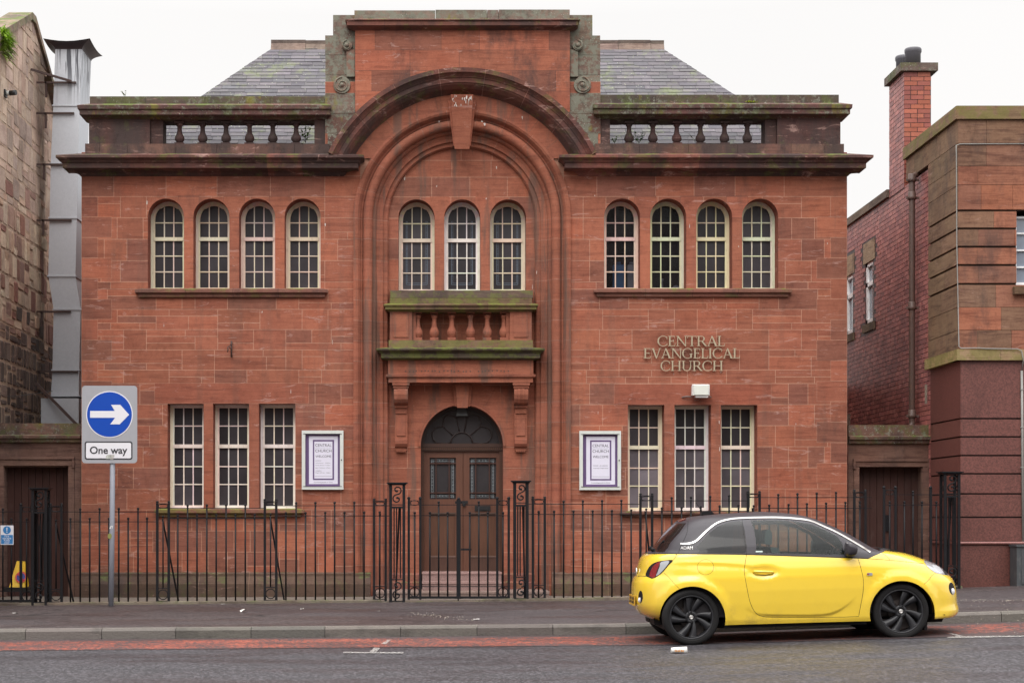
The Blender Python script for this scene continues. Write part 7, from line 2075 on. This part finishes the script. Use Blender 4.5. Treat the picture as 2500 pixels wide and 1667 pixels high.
def carmesh(name, faces, mat, both=False, mirror=False, parent=None, off=0.0, label=None, mats=None):
    me = bpy.data.meshes.new(name); V_ = []; F_ = []; N_ = []
    for sgn in ((1, -1) if both else ((-1,) if mirror else (1,))):
        mp = {}
        for f in faces:
            ff = []
            for k in f:
                if k not in mp:
                    p, n_ = pts3[k] + nor3[k] * off, nor3[k]
                    if sgn < 0: p = Vector((p.x, 2 * YC - p.y, p.z)); n_ = Vector((n_.x, -n_.y, n_.z))
                    mp[k] = len(V_); V_.append(tuple(p - O_)); N_.append(n_)
                ff.append(mp[k])
            a, b, c = (Vector(V_[ff[i]]) for i in (0, 1, 2)); fn = (b - a).cross(c - a)
            if fn.dot(N_[ff[0]]) < 0: ff.reverse()
            F_.append(ff)
    me.from_pydata(V_, [], F_); me.materials.append(mat)
    me.polygons.foreach_set('use_smooth', [True] * len(F_)); me.update()
    me.normals_split_custom_set_from_vertices([tuple(n_) for n_ in N_])
    ca = me.color_attributes.new('bc', 'FLOAT_COLOR', 'CORNER'); ca.data.foreach_set('color', [1.0] * (4 * len(me.loops)))
    ob = bpy.data.objects.new(name, me); COL.objects.link(ob); ob.parent = parent or car
    if label: ob['label'] = label
    return ob
# paint: wet, slightly dirty near the sills
n = NT('yellow_car_paint'); c = (.80, .555, .045)
dz = n.noise(3.5, detail=6, rough=.75); zz = n.comp(n.pos, 2)
low_ = n.ramp(zz, .62, .28, 0, .5)
c = n.mix(n.math('MULTIPLY', n.ramp(dz, .45, .7), n.math('ADD', low_, .04), clamp=True), c, (.36, .24, .05))
dr = n.voro(130, out='Distance'); n.bump(n.ramp(dr, .1, .25, 1, 0), .05, .002)
M['yellow'] = n.set(col=c, rough=.24, coat=1.0, coatr=.06, spec=.5)
n = NT('wet_black_car_paint'); dr = n.voro(95, out='Distance'); ms_ = n.noise(5, detail=3)
n.bump(n.math('MULTIPLY', n.ramp(dr, .12, .3, 1, 0), n.ramp(ms_, .4, .6)), .35, .003)
M['blackpaint'] = n.set(col=n.mix(n.ramp(dr, .1, .25, .5, 0), (.026, .022, .028), (.055, .050, .058)), rough=.45, coat=.12, coatr=.2, spec=.35)
M['chrome'] = plain('satin_chrome', (.62, .60, .58), rough=.28, metal=.85, var=.03)
def carglass(name, tint, f):
    n = NT(name); n.set(col=tint, rough=.25, spec=.15)
    tr = n.n('ShaderNodeBsdfTransparent'); tr.inputs[0].default_value = (*[min(1, .25 + t * 9) for t in tint], 1); mx = n.n('ShaderNodeMixShader'); fr_ = n.n('ShaderNodeFresnel'); fr_.inputs[0].default_value = 1.38 if f < .5 else 1.30
    mx.inputs[0].default_value = f; n.l(tr.outputs[0], mx.inputs[1]); n.l(n.b.outputs[0], mx.inputs[2])
    gl2 = n.n('ShaderNodeBsdfGlossy'); gl2.inputs['Roughness'].default_value = .03; m2_ = n.n('ShaderNodeMixShader'); n.l(fr_.outputs[0], m2_.inputs[0]); n.l(mx.outputs[0], m2_.inputs[1]); n.l(gl2.outputs[0], m2_.inputs[2]); n.l(m2_.outputs[0], n.out.inputs[0])
    return n.mat
M['carglass'] = carglass('green_tinted_car_glass', (.05, .068, .064), .10); M['darkglass'] = carglass('dark_tinted_car_glass', (.008, .008, .009), .86)
M['redlens'] = plain('red_lamp_lens', (.20, .012, .018), rough=.12, var=.2, coat=1.0); M['clearlens'] = plain('clear_lamp_lens', (.30, .31, .33), rough=.12, var=.25, vscale=20, coat=1.0)
M['tyre'] = plain('tyre_rubber', (.015, .0145, .015), rough=.8, spec=.15, var=.25, bump=.3); M['rim'] = plain('satin_black_alloy', (.022, .022, .025), rough=.4, var=.1, spec=.35)
M['lampinner'] = plain('bright_lamp_reflector', (.42, .43, .45), rough=.2)
M['trimblack'] = plain('matt_black_trim', (.010, .009, .010), rough=.6, spec=.2)
bodyo = carmesh('body', body, M['yellow'], both=True)
for mir, side in ((False, 'near'), (True, 'far')):
    d_ = carmesh('door', door_, M['yellow'], mirror=mir)
    carmesh('side_window', groups['side_window'], M['carglass'], mirror=mir); carmesh('side_window', groups['side_window_rear'], M['darkglass'], mirror=mir, label='small dark rear side window')
    carmesh('chrome_strip', groups['chrome_strip'], M['chrome'], mirror=mir, off=.006)
    carmesh('fuel_flap' if not mir else 'quarter_panel', flap, M['yellow'], mirror=mir)
    carmesh('rear_reflector', groups['rear_reflector'], M['trimblack'], mirror=mir); carmesh('fog_light', groups['fog_light'], M['trimblack'], mirror=mir)
    if side == 'near': neardoor = d_
carmesh('hood', hood_, M['yellow'], both=True)
carmesh('roof', groups['roof'], M['blackpaint'], both=True)
carmesh('windscreen', groups['windscreen'], M['darkglass'], both=True)
carmesh('tailgate_glass', groups['tailgate_glass'], M['darkglass'], both=True)
if 'brake_light' in groups: carmesh('brake_light', groups['brake_light'], M['redlens'], both=True, off=.004)
carmesh('belt_trim', groups['belt_trim'], M['trimblack'], both=True, off=.002)
carmesh('panel_gap', groups['gap'], M['trimblack'], both=True, off=-.0005)
# lamps: lens colours by zone
def lamp(name, key, zones, mirror, dflt):
    fa = {}
    for f in groups[key]:
        c = sum((vs[k] for k in f), Vector((0, 0))) / len(f); z_ = dflt
        for mname, poly in zones:
            if inside(c, poly): z_ = mname
        fa.setdefault(z_, []).append(f)
    root_ = None
    for z_, ff in sorted(fa.items(), key=lambda t: -len(t[1])):
        o = carmesh(name if root_ is None else 'lens', ff, M[z_], mirror=mirror, parent=root_, off=.003)
        if root_ is None: root_ = o
for mir in (False, True):
    lamp('tail_light', 'tail_light', [(n_, cpoly(p_)) for n_, p_ in ZT], mir, 'trimblack')
    lamp('headlight', 'headlight', [(n_, cpoly(p_)) for n_, p_ in ZH], mir, 'clearlens')
# lamp bulbs in the bumper pods
for sgn in (1, -1):
    for (px, py, w, hh) in ((1562.5, 1464, 2.6, 5), (2325, 1443, 3.2, 6)):
        s, h = pxsh(px, py); p = surf(s, h); n_ = nrm(s, h); m = MB(); r_ = w * YC / FPX * 1.6
        p = p + n_ * .004
        if sgn < 0: p.y = 2 * YC - p.y
        m.ball(tuple(p), r_, n=8, sq=1.5); part('lamp', m, M['signwhite'], car)
# wheels ----------------------------------------------------------------
def make_wheel():
    parts = {}
    t = MB(); R = TR; w = .195
    prof = [(R * .775, -.088), (R * .80, -.098), (R * .90, -.100), (R * .965, -.090), (R * .992, -.070), (R, -.04), (R, .04), (R * .992, .07), (R * .965, .09), (R * .90, .1), (R * .78, .095)]
    t.lathe((0, 0, 0), prof, 72, axis='y'); t.f = t.f[:-2]; t.c = t.c[:-2]; t.m = t.m[:-2]; t.sm = t.sm[:-2]
    for q in (.83, .87): t.lathe((0, 0, 0), [(R * q, -.0995), (R * q + .003, -.1015), (R * q + .006, -.0995)], 60, axis='y'); t.f = t.f[:-2]; t.c = t.c[:-2]; t.m = t.m[:-2]; t.sm = t.sm[:-2]
    rm = MB(); r1 = R * .775
    rm.lathe((0, 0, 0), [(r1 + .004, -.088), (r1 - .004, -.094), (r1 - .013, -.090), (r1 - .016, -.075), (r1 - .022, .0), (r1 - .02, .08)], 64, axis='y'); rm.f = rm.f[:-2]; rm.c = rm.c[:-2]; rm.m = rm.m[:-2]; rm.sm = rm.sm[:-2]
    sp_ = MB()
    for k in range(8):
        a = 2 * pi * k / 8 + .35; pair = .10 if k % 2 else -.10; a += pair
        def pt(r, t, y): return (r * cos(a + t), y, r * sin(a + t))
        # twisted blade, narrow at the hub, wide at the rim, raked one way
        st_ = [(.045, .10, -.30), (.09, .02, -.20), (.14, -.07, -.19), (.19, -.15, -.22), (r1 - .014, -.20, -.30)]
        top = [pt(r, t1 + .36, -.068 - .010 * (i == 0)) for i, (r, t0, t1) in enumerate([(s[0], s[1], s[1] - .05) for s in st_])]
        lo, hi, lob, hib = [], [], [], []
        st_ = [(catmull([(q[0], q[1]) for q in st_], 4)[j] + (0,)) for j in range(17)]
        for i_, (r, t0, _) in enumerate(st_):
            i = i_ / 4; wd = (.022 + .0125 * i) / r / 2 * (1.25 if i < 3.8 else 1.25 + (i - 3.8) * 1.2); yy_ = -.070 - .006 * sin(i * .8)
            lo.append(pt(r, t0 - wd, yy_ + .016)); hi.append(pt(r, t0 + wd, yy_ - .010)); lob.append(pt(r, t0 - wd * .9, yy_ + .05)); hib.append(pt(r, t0 + wd * .9, yy_ + .03))
        for i in range(16):
            sp_.face([lo[i], lo[i + 1], hi[i + 1], hi[i]], smooth=True); sp_.face([hi[i], hi[i + 1], hib[i + 1], hib[i]]); sp_.face([lo[i], lo[i + 1], lob[i + 1], lob[i]])
    hub = MB(); hub.lathe((0, 0, 0), [(.070, -.055), (.068, -.070), (.055, -.076), (.034, -.078), (.034, -.060)], 24, axis='y')
    cap = MB(); cap.lathe((0, 0, 0), [(.024, -.07), (.024, -.084), (.016, -.087), (.015, -.084), (.008, -.0845), (.007, -.087)], 20, axis='y')
    nuts = MB()
    for k in range(4):
        a = 2 * pi * k / 4 + .1; nuts.lathe((.050 * cos(a), 0, .050 * sin(a)), [(.013, -.072), (.013, -.081), (.008, -.081), (.007, -.074)], 10, axis='y')
    dsk = MB(); dsk.lathe((0, 0, 0), [(.125, -.01), (.125, .01)], 32, axis='y'); dsk.lathe((0, 0, 0), [(r1 - .03, .03), (r1 - .03, .035)], 32, axis='y')
    return [('tyre', t, 'tyre'), ('rim', rm, 'rim'), ('spokes', sp_, 'rim'), ('hub', hub, 'rim'), ('hub_cap', cap, 'chrome'), ('wheel_nut', nuts, 'trimblack'), ('brake_disc', dsk, 'disc')]
M['disc'] = plain('dull_brake_disc', (.035, .026, .024), rough=.5)
wh0 = {}
for (c, rot) in ((WR, .0), (WF, .35)):
    for far in (False, True):
        wy_ = YN + .115 if not far else 2 * YC - YN - .115
        w0 = None
        for nm, mb, mt in make_wheel():
            key = nm
            if key not in wh0:
                ob = link(nm if nm != 'tyre' else 'wheel', mb, M[mt], origin=(0, 0, 0)); wh0[key] = ob; o = ob
            else: o = wh0[key].copy(); COL.objects.link(o)
            if w0 is None:
                w0 = o; o.parent = car; o.location = Vector((c[0], wy_, c[1])) - O_; o.rotation_euler = (0, rot, pi if far else 0)
            else: o.parent = w0; o.location = (0, 0, 0)
# wheel housings, floor pan, sills
m = MB()
for c, cy in ((WR, 1511), (WF, 1496.5)):
    cz_ = Z(cy, YN); R_ = 81.5 * YN / FPX; n_ = 24
    for yA, yB in ((YN + .075, YN + .42), (2 * YC - YN - .42, 2 * YC - YN - .075)):
        ps = [(c[0] + R_ * cos(radians(-14 + 208 * k / n_)), cz_ + R_ * sin(radians(-14 + 208 * k / n_))) for k in range(n_ + 1)]
        def by_(q):
            h_ = max(HBOT, q[1] - gl(q[0])); xr_, xf_ = ends(h_); xh_ = (q[0] - (xr_ + xf_) / 2) / max(.01, (xf_ - xr_) / 2); return YC - Wh(h_) * plany(max(-1, min(1, xh_))) + .05
        for a, b in zip(ps, ps[1:]):
            if yA < YC: ya, yb_ = max(yA, by_(a)), max(yA, by_(b)); y2 = yB
            else: ya, yb_ = min(yB, 2 * YC - by_(a)), min(yB, 2 * YC - by_(b)); y2 = yA
            m.face([(a[0], ya, a[1]), (b[0], yb_, b[1]), (b[0], y2, b[1]), (a[0], y2, a[1])])
        m.face([(p[0], yB if yA < YC else yA, p[1]) for p in ps])
        part('wheel_housing', m, M['trimblack'], car, fix=False); m = MB()
m = MB(); xa, xb = wx(1605, YC), wx(2262, YC)
m.hexa([(xa, YC - .60, gl(xa) + .17), (xb, YC - .60, gl(xb) + .17), (xb, YC + .60, gl(xb) + .17), (xa, YC + .60, gl(xa) + .17)], [(xa, YC - .74, gl(xa) + .26), (xb, YC - .74, gl(xb) + .26), (xb, YC + .74, gl(xb) + .26), (xa, YC + .74, gl(xa) + .26)])
m.f = [f for f in m.f]
part('floor_pan', m, M['trimblack'], car)
m = MB(); 
for s0 in (-1, 1):
    y = YC + s0 * .70
    m.hexa([(wx(1772), y - .03, gl(wx(1772)) + .175), (wx(2122), y - .03, gl(wx(2122)) + .175), (wx(2122), y + .03, gl(wx(2122)) + .175), (wx(1772), y + .03, gl(wx(1772)) + .175)], [(wx(1772), y - .03, gl(wx(1772)) + .2), (wx(2122), y - .03, gl(wx(2122)) + .2), (wx(2122), y + .03, gl(wx(2122)) + .2), (wx(1772), y + .03, gl(wx(1772)) + .2)])
x_ = wx(2292, 19.3); m.box(x_ - .05, x_ + .01, YC - .45, YC + .45, gl(x_) + .175, gl(x_) + .215); x_ = wx(2270); m.box(x_ - .03, x_, YN + .10, YN + .24, gl(x_) + .09, gl(x_) + .3)
part('sill', m, M['trimblack'], car, fix=False)
# interior
m = MB(); hz = .93
xa, xb = wx(1600, YC), wx(2125, YC)
m.hexa([(xa, YC - .74, gl(xa) + .3), (xb, YC - .74, gl(xb) + .3), (xb, YC + .74, gl(xb) + .3), (xa, YC + .74, gl(xa) + .3)], [(xa + .05, YC - .74, gl(xa) + .36), (xb, YC - .74, gl(xb) + .36), (xb, YC + .74, gl(xb) + .36), (xa + .05, YC + .74, gl(xa) + .36)])
xa = wx(1672)
for s0 in (-1, 1):
    y = YC + s0 * .74; m.hexa([(xa, y - .01, gl(xa) + .3), (xb, y - .01, gl(xb) + .3), (xb, y + .01, gl(xb) + .3), (xa, y + .01, gl(xa) + .3)], [(xa, y - .01, gl(xa) + .93), (xb, y - .01, gl(xb) + .90), (xb, y + .01, gl(xb) + .90), (xa, y + .01, gl(xa) + .93)])
part('cabin_lining', m, M['dark'], car, fix=False)
M['seat'] = plain('dark_grey_seat_fabric', (.045, .047, .05), rough=.75, bump=.2); M['dash'] = plain('grey_dashboard', (.10, .11, .11), rough=.6)
def seat(x, y, label=None):
    m = MB(); g_ = gl(x)
    m.hexa([(x - .22, y - .22, g_ + .36), (x + .26, y - .22, g_ + .40), (x + .26, y + .22, g_ + .40), (x - .22, y + .22, g_ + .36)], [(x - .22, y - .23, g_ + .52), (x + .28, y - .23, g_ + .56), (x + .28, y + .23, g_ + .56), (x - .22, y + .23, g_ + .52)])
    m.hexa([(x - .24, y - .22, g_ + .45), (x - .10, y - .22, g_ + .45), (x - .10, y + .22, g_ + .45), (x - .24, y + .22, g_ + .45)], [(x - .42, y - .19, g_ + 1.04), (x - .33, y - .19, g_ + 1.04), (x - .33, y + .19, g_ + 1.04), (x - .42, y + .19, g_ + 1.04)])
    sp = part('seat', m, M['seat'], car, label=label)
    b = MB(); b.prism([(x - .47, g_ + 1.08), (x - .39, g_ + 1.07), (x - .385, g_ + 1.20), (x - .41, g_ + 1.24), (x - .46, g_ + 1.23)], 'x' if False else 'y', y - .13, y + .13); b.tube([(x - .40, y - .06, g_ + 1.02), (x - .42, y - .06, g_ + 1.10)], .008, 6); b.tube([(x - .40, y + .06, g_ + 1.02), (x - .42, y + .06, g_ + 1.10)], .008, 6)
    part('headrest', b, M['seat'], car, parent=sp)
seat(wx(1985), YC - .36); seat(wx(1985), YC + .36)
m = MB(); x = wx(1790); m.hexa([(x - .3, YC - .55, gl(x) + .4), (x, YC - .55, gl(x) + .4), (x, YC + .55, gl(x) + .4), (x - .3, YC + .55, gl(x) + .4)], [(x - .38, YC - .52, gl(x) + 1.0), (x - .26, YC - .52, gl(x) + 1.0), (x - .26, YC + .52, gl(x) + 1.0), (x - .38, YC + .52, gl(x) + 1.0)]); part('rear_bench', m, M['seat'], car)
m = MB(); x = wx(2078); g_ = gl(x); m.prism([(x - .12, g_ + .6), (x - .15, g_ + .86), (x - .10, g_ + .955), (x + .2, g_ + .93), (x + .3, g_ + .6)], 'y', YC - .70, YC + .70)
m.lathe((x - .155, YC - .0, g_ + .86), [(.05, -.01), (.05, 0)], 14, axis='x'); part('dashboard', m, M['dash'], car)
m = MB(); c_ = Vector((wx(2040), YC - .36 if False else YC - .36, gl(x) + .86)); m.tube([(c_.x + .07 * sin(t) * 1.0, c_.y + .18 * cos(t), c_.z + .165 * sin(t)) for t in [2 * pi * k / 24 for k in range(24)]], .014, 7, closed=True)
m.bar((c_.x, c_.y - .17, c_.z), (c_.x, c_.y + .17, c_.z), .03, .02); m.ball(tuple(c_), .05); part('steering_wheel', m, M['trimblack'], car)
# door handle, indicator, mirror, aerial, wiper, plate, badges
def at(px, py, d=0.0): s, h = pxsh(px, py); p = surf(s, h); return p + nrm(s, h) * d
m = MB(); a, b = at(1841, 1395, .028), at(1888, 1396, .028); m.tube([at(1840, 1396, .004), at(1842, 1395, .024), a, (a + b) / 2 + Vector((0, -.006, .001)), b, at(1889, 1396.5, .004)], [.012, .013, .0135, .0135, .012, .009], 10); part('handle', m, M['yellow'], car, parent=neardoor)
m = MB(); p = at(1849, 1395, .040); m.lathe((p.x, p.y, p.z), [(.007, 0), (.007, .004)], 10, axis='y'); m.tube([at(1843, 1402, .003), at(1870, 1403.5, .003), at(1888, 1399.5, .002)], [.002, .007, .002], 6); part('keyhole_and_shade', m, plain('painted_handle_shade', (.25, .18, .03), rough=.5), car, parent=neardoor)  # lock disc plus a dark strip that paints the shade under the handle
m = MB(); p, q = at(2116.5, 1400.5, .003), at(2129.5, 1400.5, .003); m.prism(rrect(p.x, q.x, p.z - .016, p.z + .014, .008, 3), 'y', p.y - .006, p.y + .01); part('side_indicator', m, M['clearlens'], car)
m = MB(); p = at(2117, 1400.7, .010); m.box(p.x, p.x + .02, p.y - .001, p.y + .004, p.z - .008, p.z + .007); part('indicator_bulb', m, plain('amber_bulb', (.35, .06, .02), rough=.3), car)
def mirror(sgn):
    c = at(2078, 1338, 0); yb = c.y; m = MB(); Yo = YN - .02
    prof = [(2064.5, 1323.5), (2072, 1324), (2083, 1328), (2090, 1334), (2091.5, 1341), (2089, 1350), (2082, 1356), (2073, 1357), (2064, 1354.5), (2062.5, 1340)]
    cx_, cz_ = X(2076, Yo), Z(1341, Yo); rings = []
    for (yo, k) in ((-.11, .35), (-.10, .80), (-.055, .98), (.02, 1.0), (.05, .8), (.06, .35)):
        rings.append([m.vert((cx_ + (X(px, Yo) - cx_) * k, Yo + yo * 1.0 if sgn > 0 else 2 * YC - Yo - yo, cz_ + (Z(py, Yo) - cz_) * k)) for px, py in catmull(prof, 3, True)])
    N = len(rings[0])
    for A_, B_ in zip(rings, rings[1:]):
        for j in range(N): m.idx([A_[j], A_[(j + 1) % N], B_[(j + 1) % N], B_[j]], (1, 1, 1), 0, True)
    m.idx(rings[0], smooth=True); m.idx(rings[-1])
    y1 = Yo + .05 if sgn > 0 else 2 * YC - Yo - .05; y2 = YN + .14 if sgn > 0 else 2 * YC - YN - .14
    m.box(X(2070, Yo), X(2084, Yo), y1, y2, Z(1354, Yo), Z(1345, Yo))
    mo_ = part('mirror', m, M['blackpaint'], car)
    if sgn > 0:
        q = MB(); q.tube([(X(px, Yo - .06), Yo - .072, Z(py, Yo - .06)) for px, py in catmull([(2066, 1324.5), (2077, 1326.5), (2086, 1332), (2090, 1338), (2089.5, 1345)], 4)], .0028, 5); part('mirror_trim', q, M['chrome'], car, parent=mo_)
mirror(1); mirror(-1)
m = MB(); x = X(1726, YC); zb = HTOP + gl(x) - .035; m.prism([(X(1711, YC), Z(1257.5, YC)), (X(1713, YC), Z(1249.5, YC)), (X(1722, YC), Z(1247, YC)), (X(1737, YC), Z(1247.5, YC)), (X(1743, YC), Z(1254, YC))], 'y', YC - .035, YC + .035); m.tube([(X(1714, YC), YC, Z(1249, YC)), (X(1699, YC), YC, Z(1226, YC))], .004, 6); part('aerial', m, M['trimblack'], car)
m = MB(); m.tube([(X(1598, YC), YC - .1, Z(1345, YC)), (X(1590, YC), YC - .1, Z(1341, YC)), (X(1585, YC), YC - .1, Z(1336, YC))], [.02, .024, .018], 8); m.ball((X(1585, YC), YC - .1, Z(1336, YC)), .02); m.tube([(X(1596, YC), YC - .1, Z(1343, YC)), (X(1612, YC), YC - .3, Z(1318, YC))], .008, 6); part('rear_wiper', m, M['trimblack'], car)
m = MB(); 
m.tube([(X(2160, YC), YC - .25, Z(1341, YC)), (X(2146, YC), YC - .15, Z(1338, YC)), (X(2132, YC), YC + .3, Z(1335, YC))], .009, 6); m.tube([(X(2164, YC), YC + .1, Z(1341, YC)), (X(2150, YC), YC + .3, Z(1338, YC))], .009, 6); m.prism([(X(2130, YC), Z(1341, YC)), (X(2146, YC), Z(1337.5, YC)), (X(2166, YC), Z(1342, YC)), (X(2160, YC), Z(1346, YC))], 'y', YC - .5, YC + .5); part('windscreen_wiper', m, M['trimblack'], car, fix=False)
xp = surf(0, .45).x - .012; zc_ = .485 + gl(xp); tilt = .05
def onplate(u, v, d=0): return (xp - d + (v * tilt * 1.2), YC + u, zc_ + v)
m = MB(); m.hexa([onplate(-.26, -.056, -.012), onplate(.26, -.056, -.012), onplate(.26, -.056, 0), onplate(-.26, -.056, 0)], [onplate(-.26, .056, -.012), onplate(.26, .056, -.012), onplate(.26, .056, 0), onplate(-.26, .056, 0)])
npl = part('number_plate', m, plain('yellow_number_plate', (.52, .30, .03), rough=.35), car)
m = MB()
for k in range(7):
    u0 = -.21 + .06 * k + (.02 if k > 3 else 0); m.face([onplate(u0, -.035, .002), onplate(u0 + .036, -.035, .002), onplate(u0 + .036, -.004 * (k % 3), .002), onplate(u0, -.004, .002)]); m.face([onplate(u0 + .01 * (k % 2), .005, .002), onplate(u0 + .036, .005, .002), onplate(u0 + .030, .038, .002), onplate(u0, .038, .002)])
part('plate_marking', m, M['ink'], car, parent=npl, fix=False)
m = MB(); px_ = surf(0, .78).x - .01; m.lathe((px_, YC, .80 + gl(px_)), [(.055, -.006), (.055, .006), (.045, .006), (.045, -.002)], 20, axis='x'); m.bar((px_ - .008, YC - .05, .80 + gl(px_)), (px_ - .008, YC + .05, .80 + gl(px_)), .01); part('tailgate_badge', m, M['chrome'], car)
tx = text_mb('ADAM', .06, (0, 0, 0), width=30 * YN / FPX, depth=.001); m = MB(); o1 = at(1676.5, 1340.5, 0); mx_ = min(v[0] for v in tx.v); mxx = max(v[0] for v in tx.v)
for v in tx.v:
    s, h = pxsh(1676.5 + (v[0] - (mx_ + mxx) / 2) / YN * FPX, 1340.5 - v[2] / YN * FPX); p = surf(s, h) + nrm(s, h) * .004; m.v.append(tuple(p))
m.f, m.c, m.m, m.sm = tx.f, tx.c, tx.m, tx.sm; part('lettering', m, M['chrome'], car, fix=False)
m = MB(); p = at(1861, 1346, .003); q = at(1845, 1344, .003); q2 = at(1862, 1344, .003); q3 = at(1862, 1347.5, .003); q4 = at(1845, 1347.5, .003); m.face([q, q2, q3, q4]); part('window_sticker', m, plain('pale_sticker', (.4, .48, .45), rough=.4), car, fix=False)
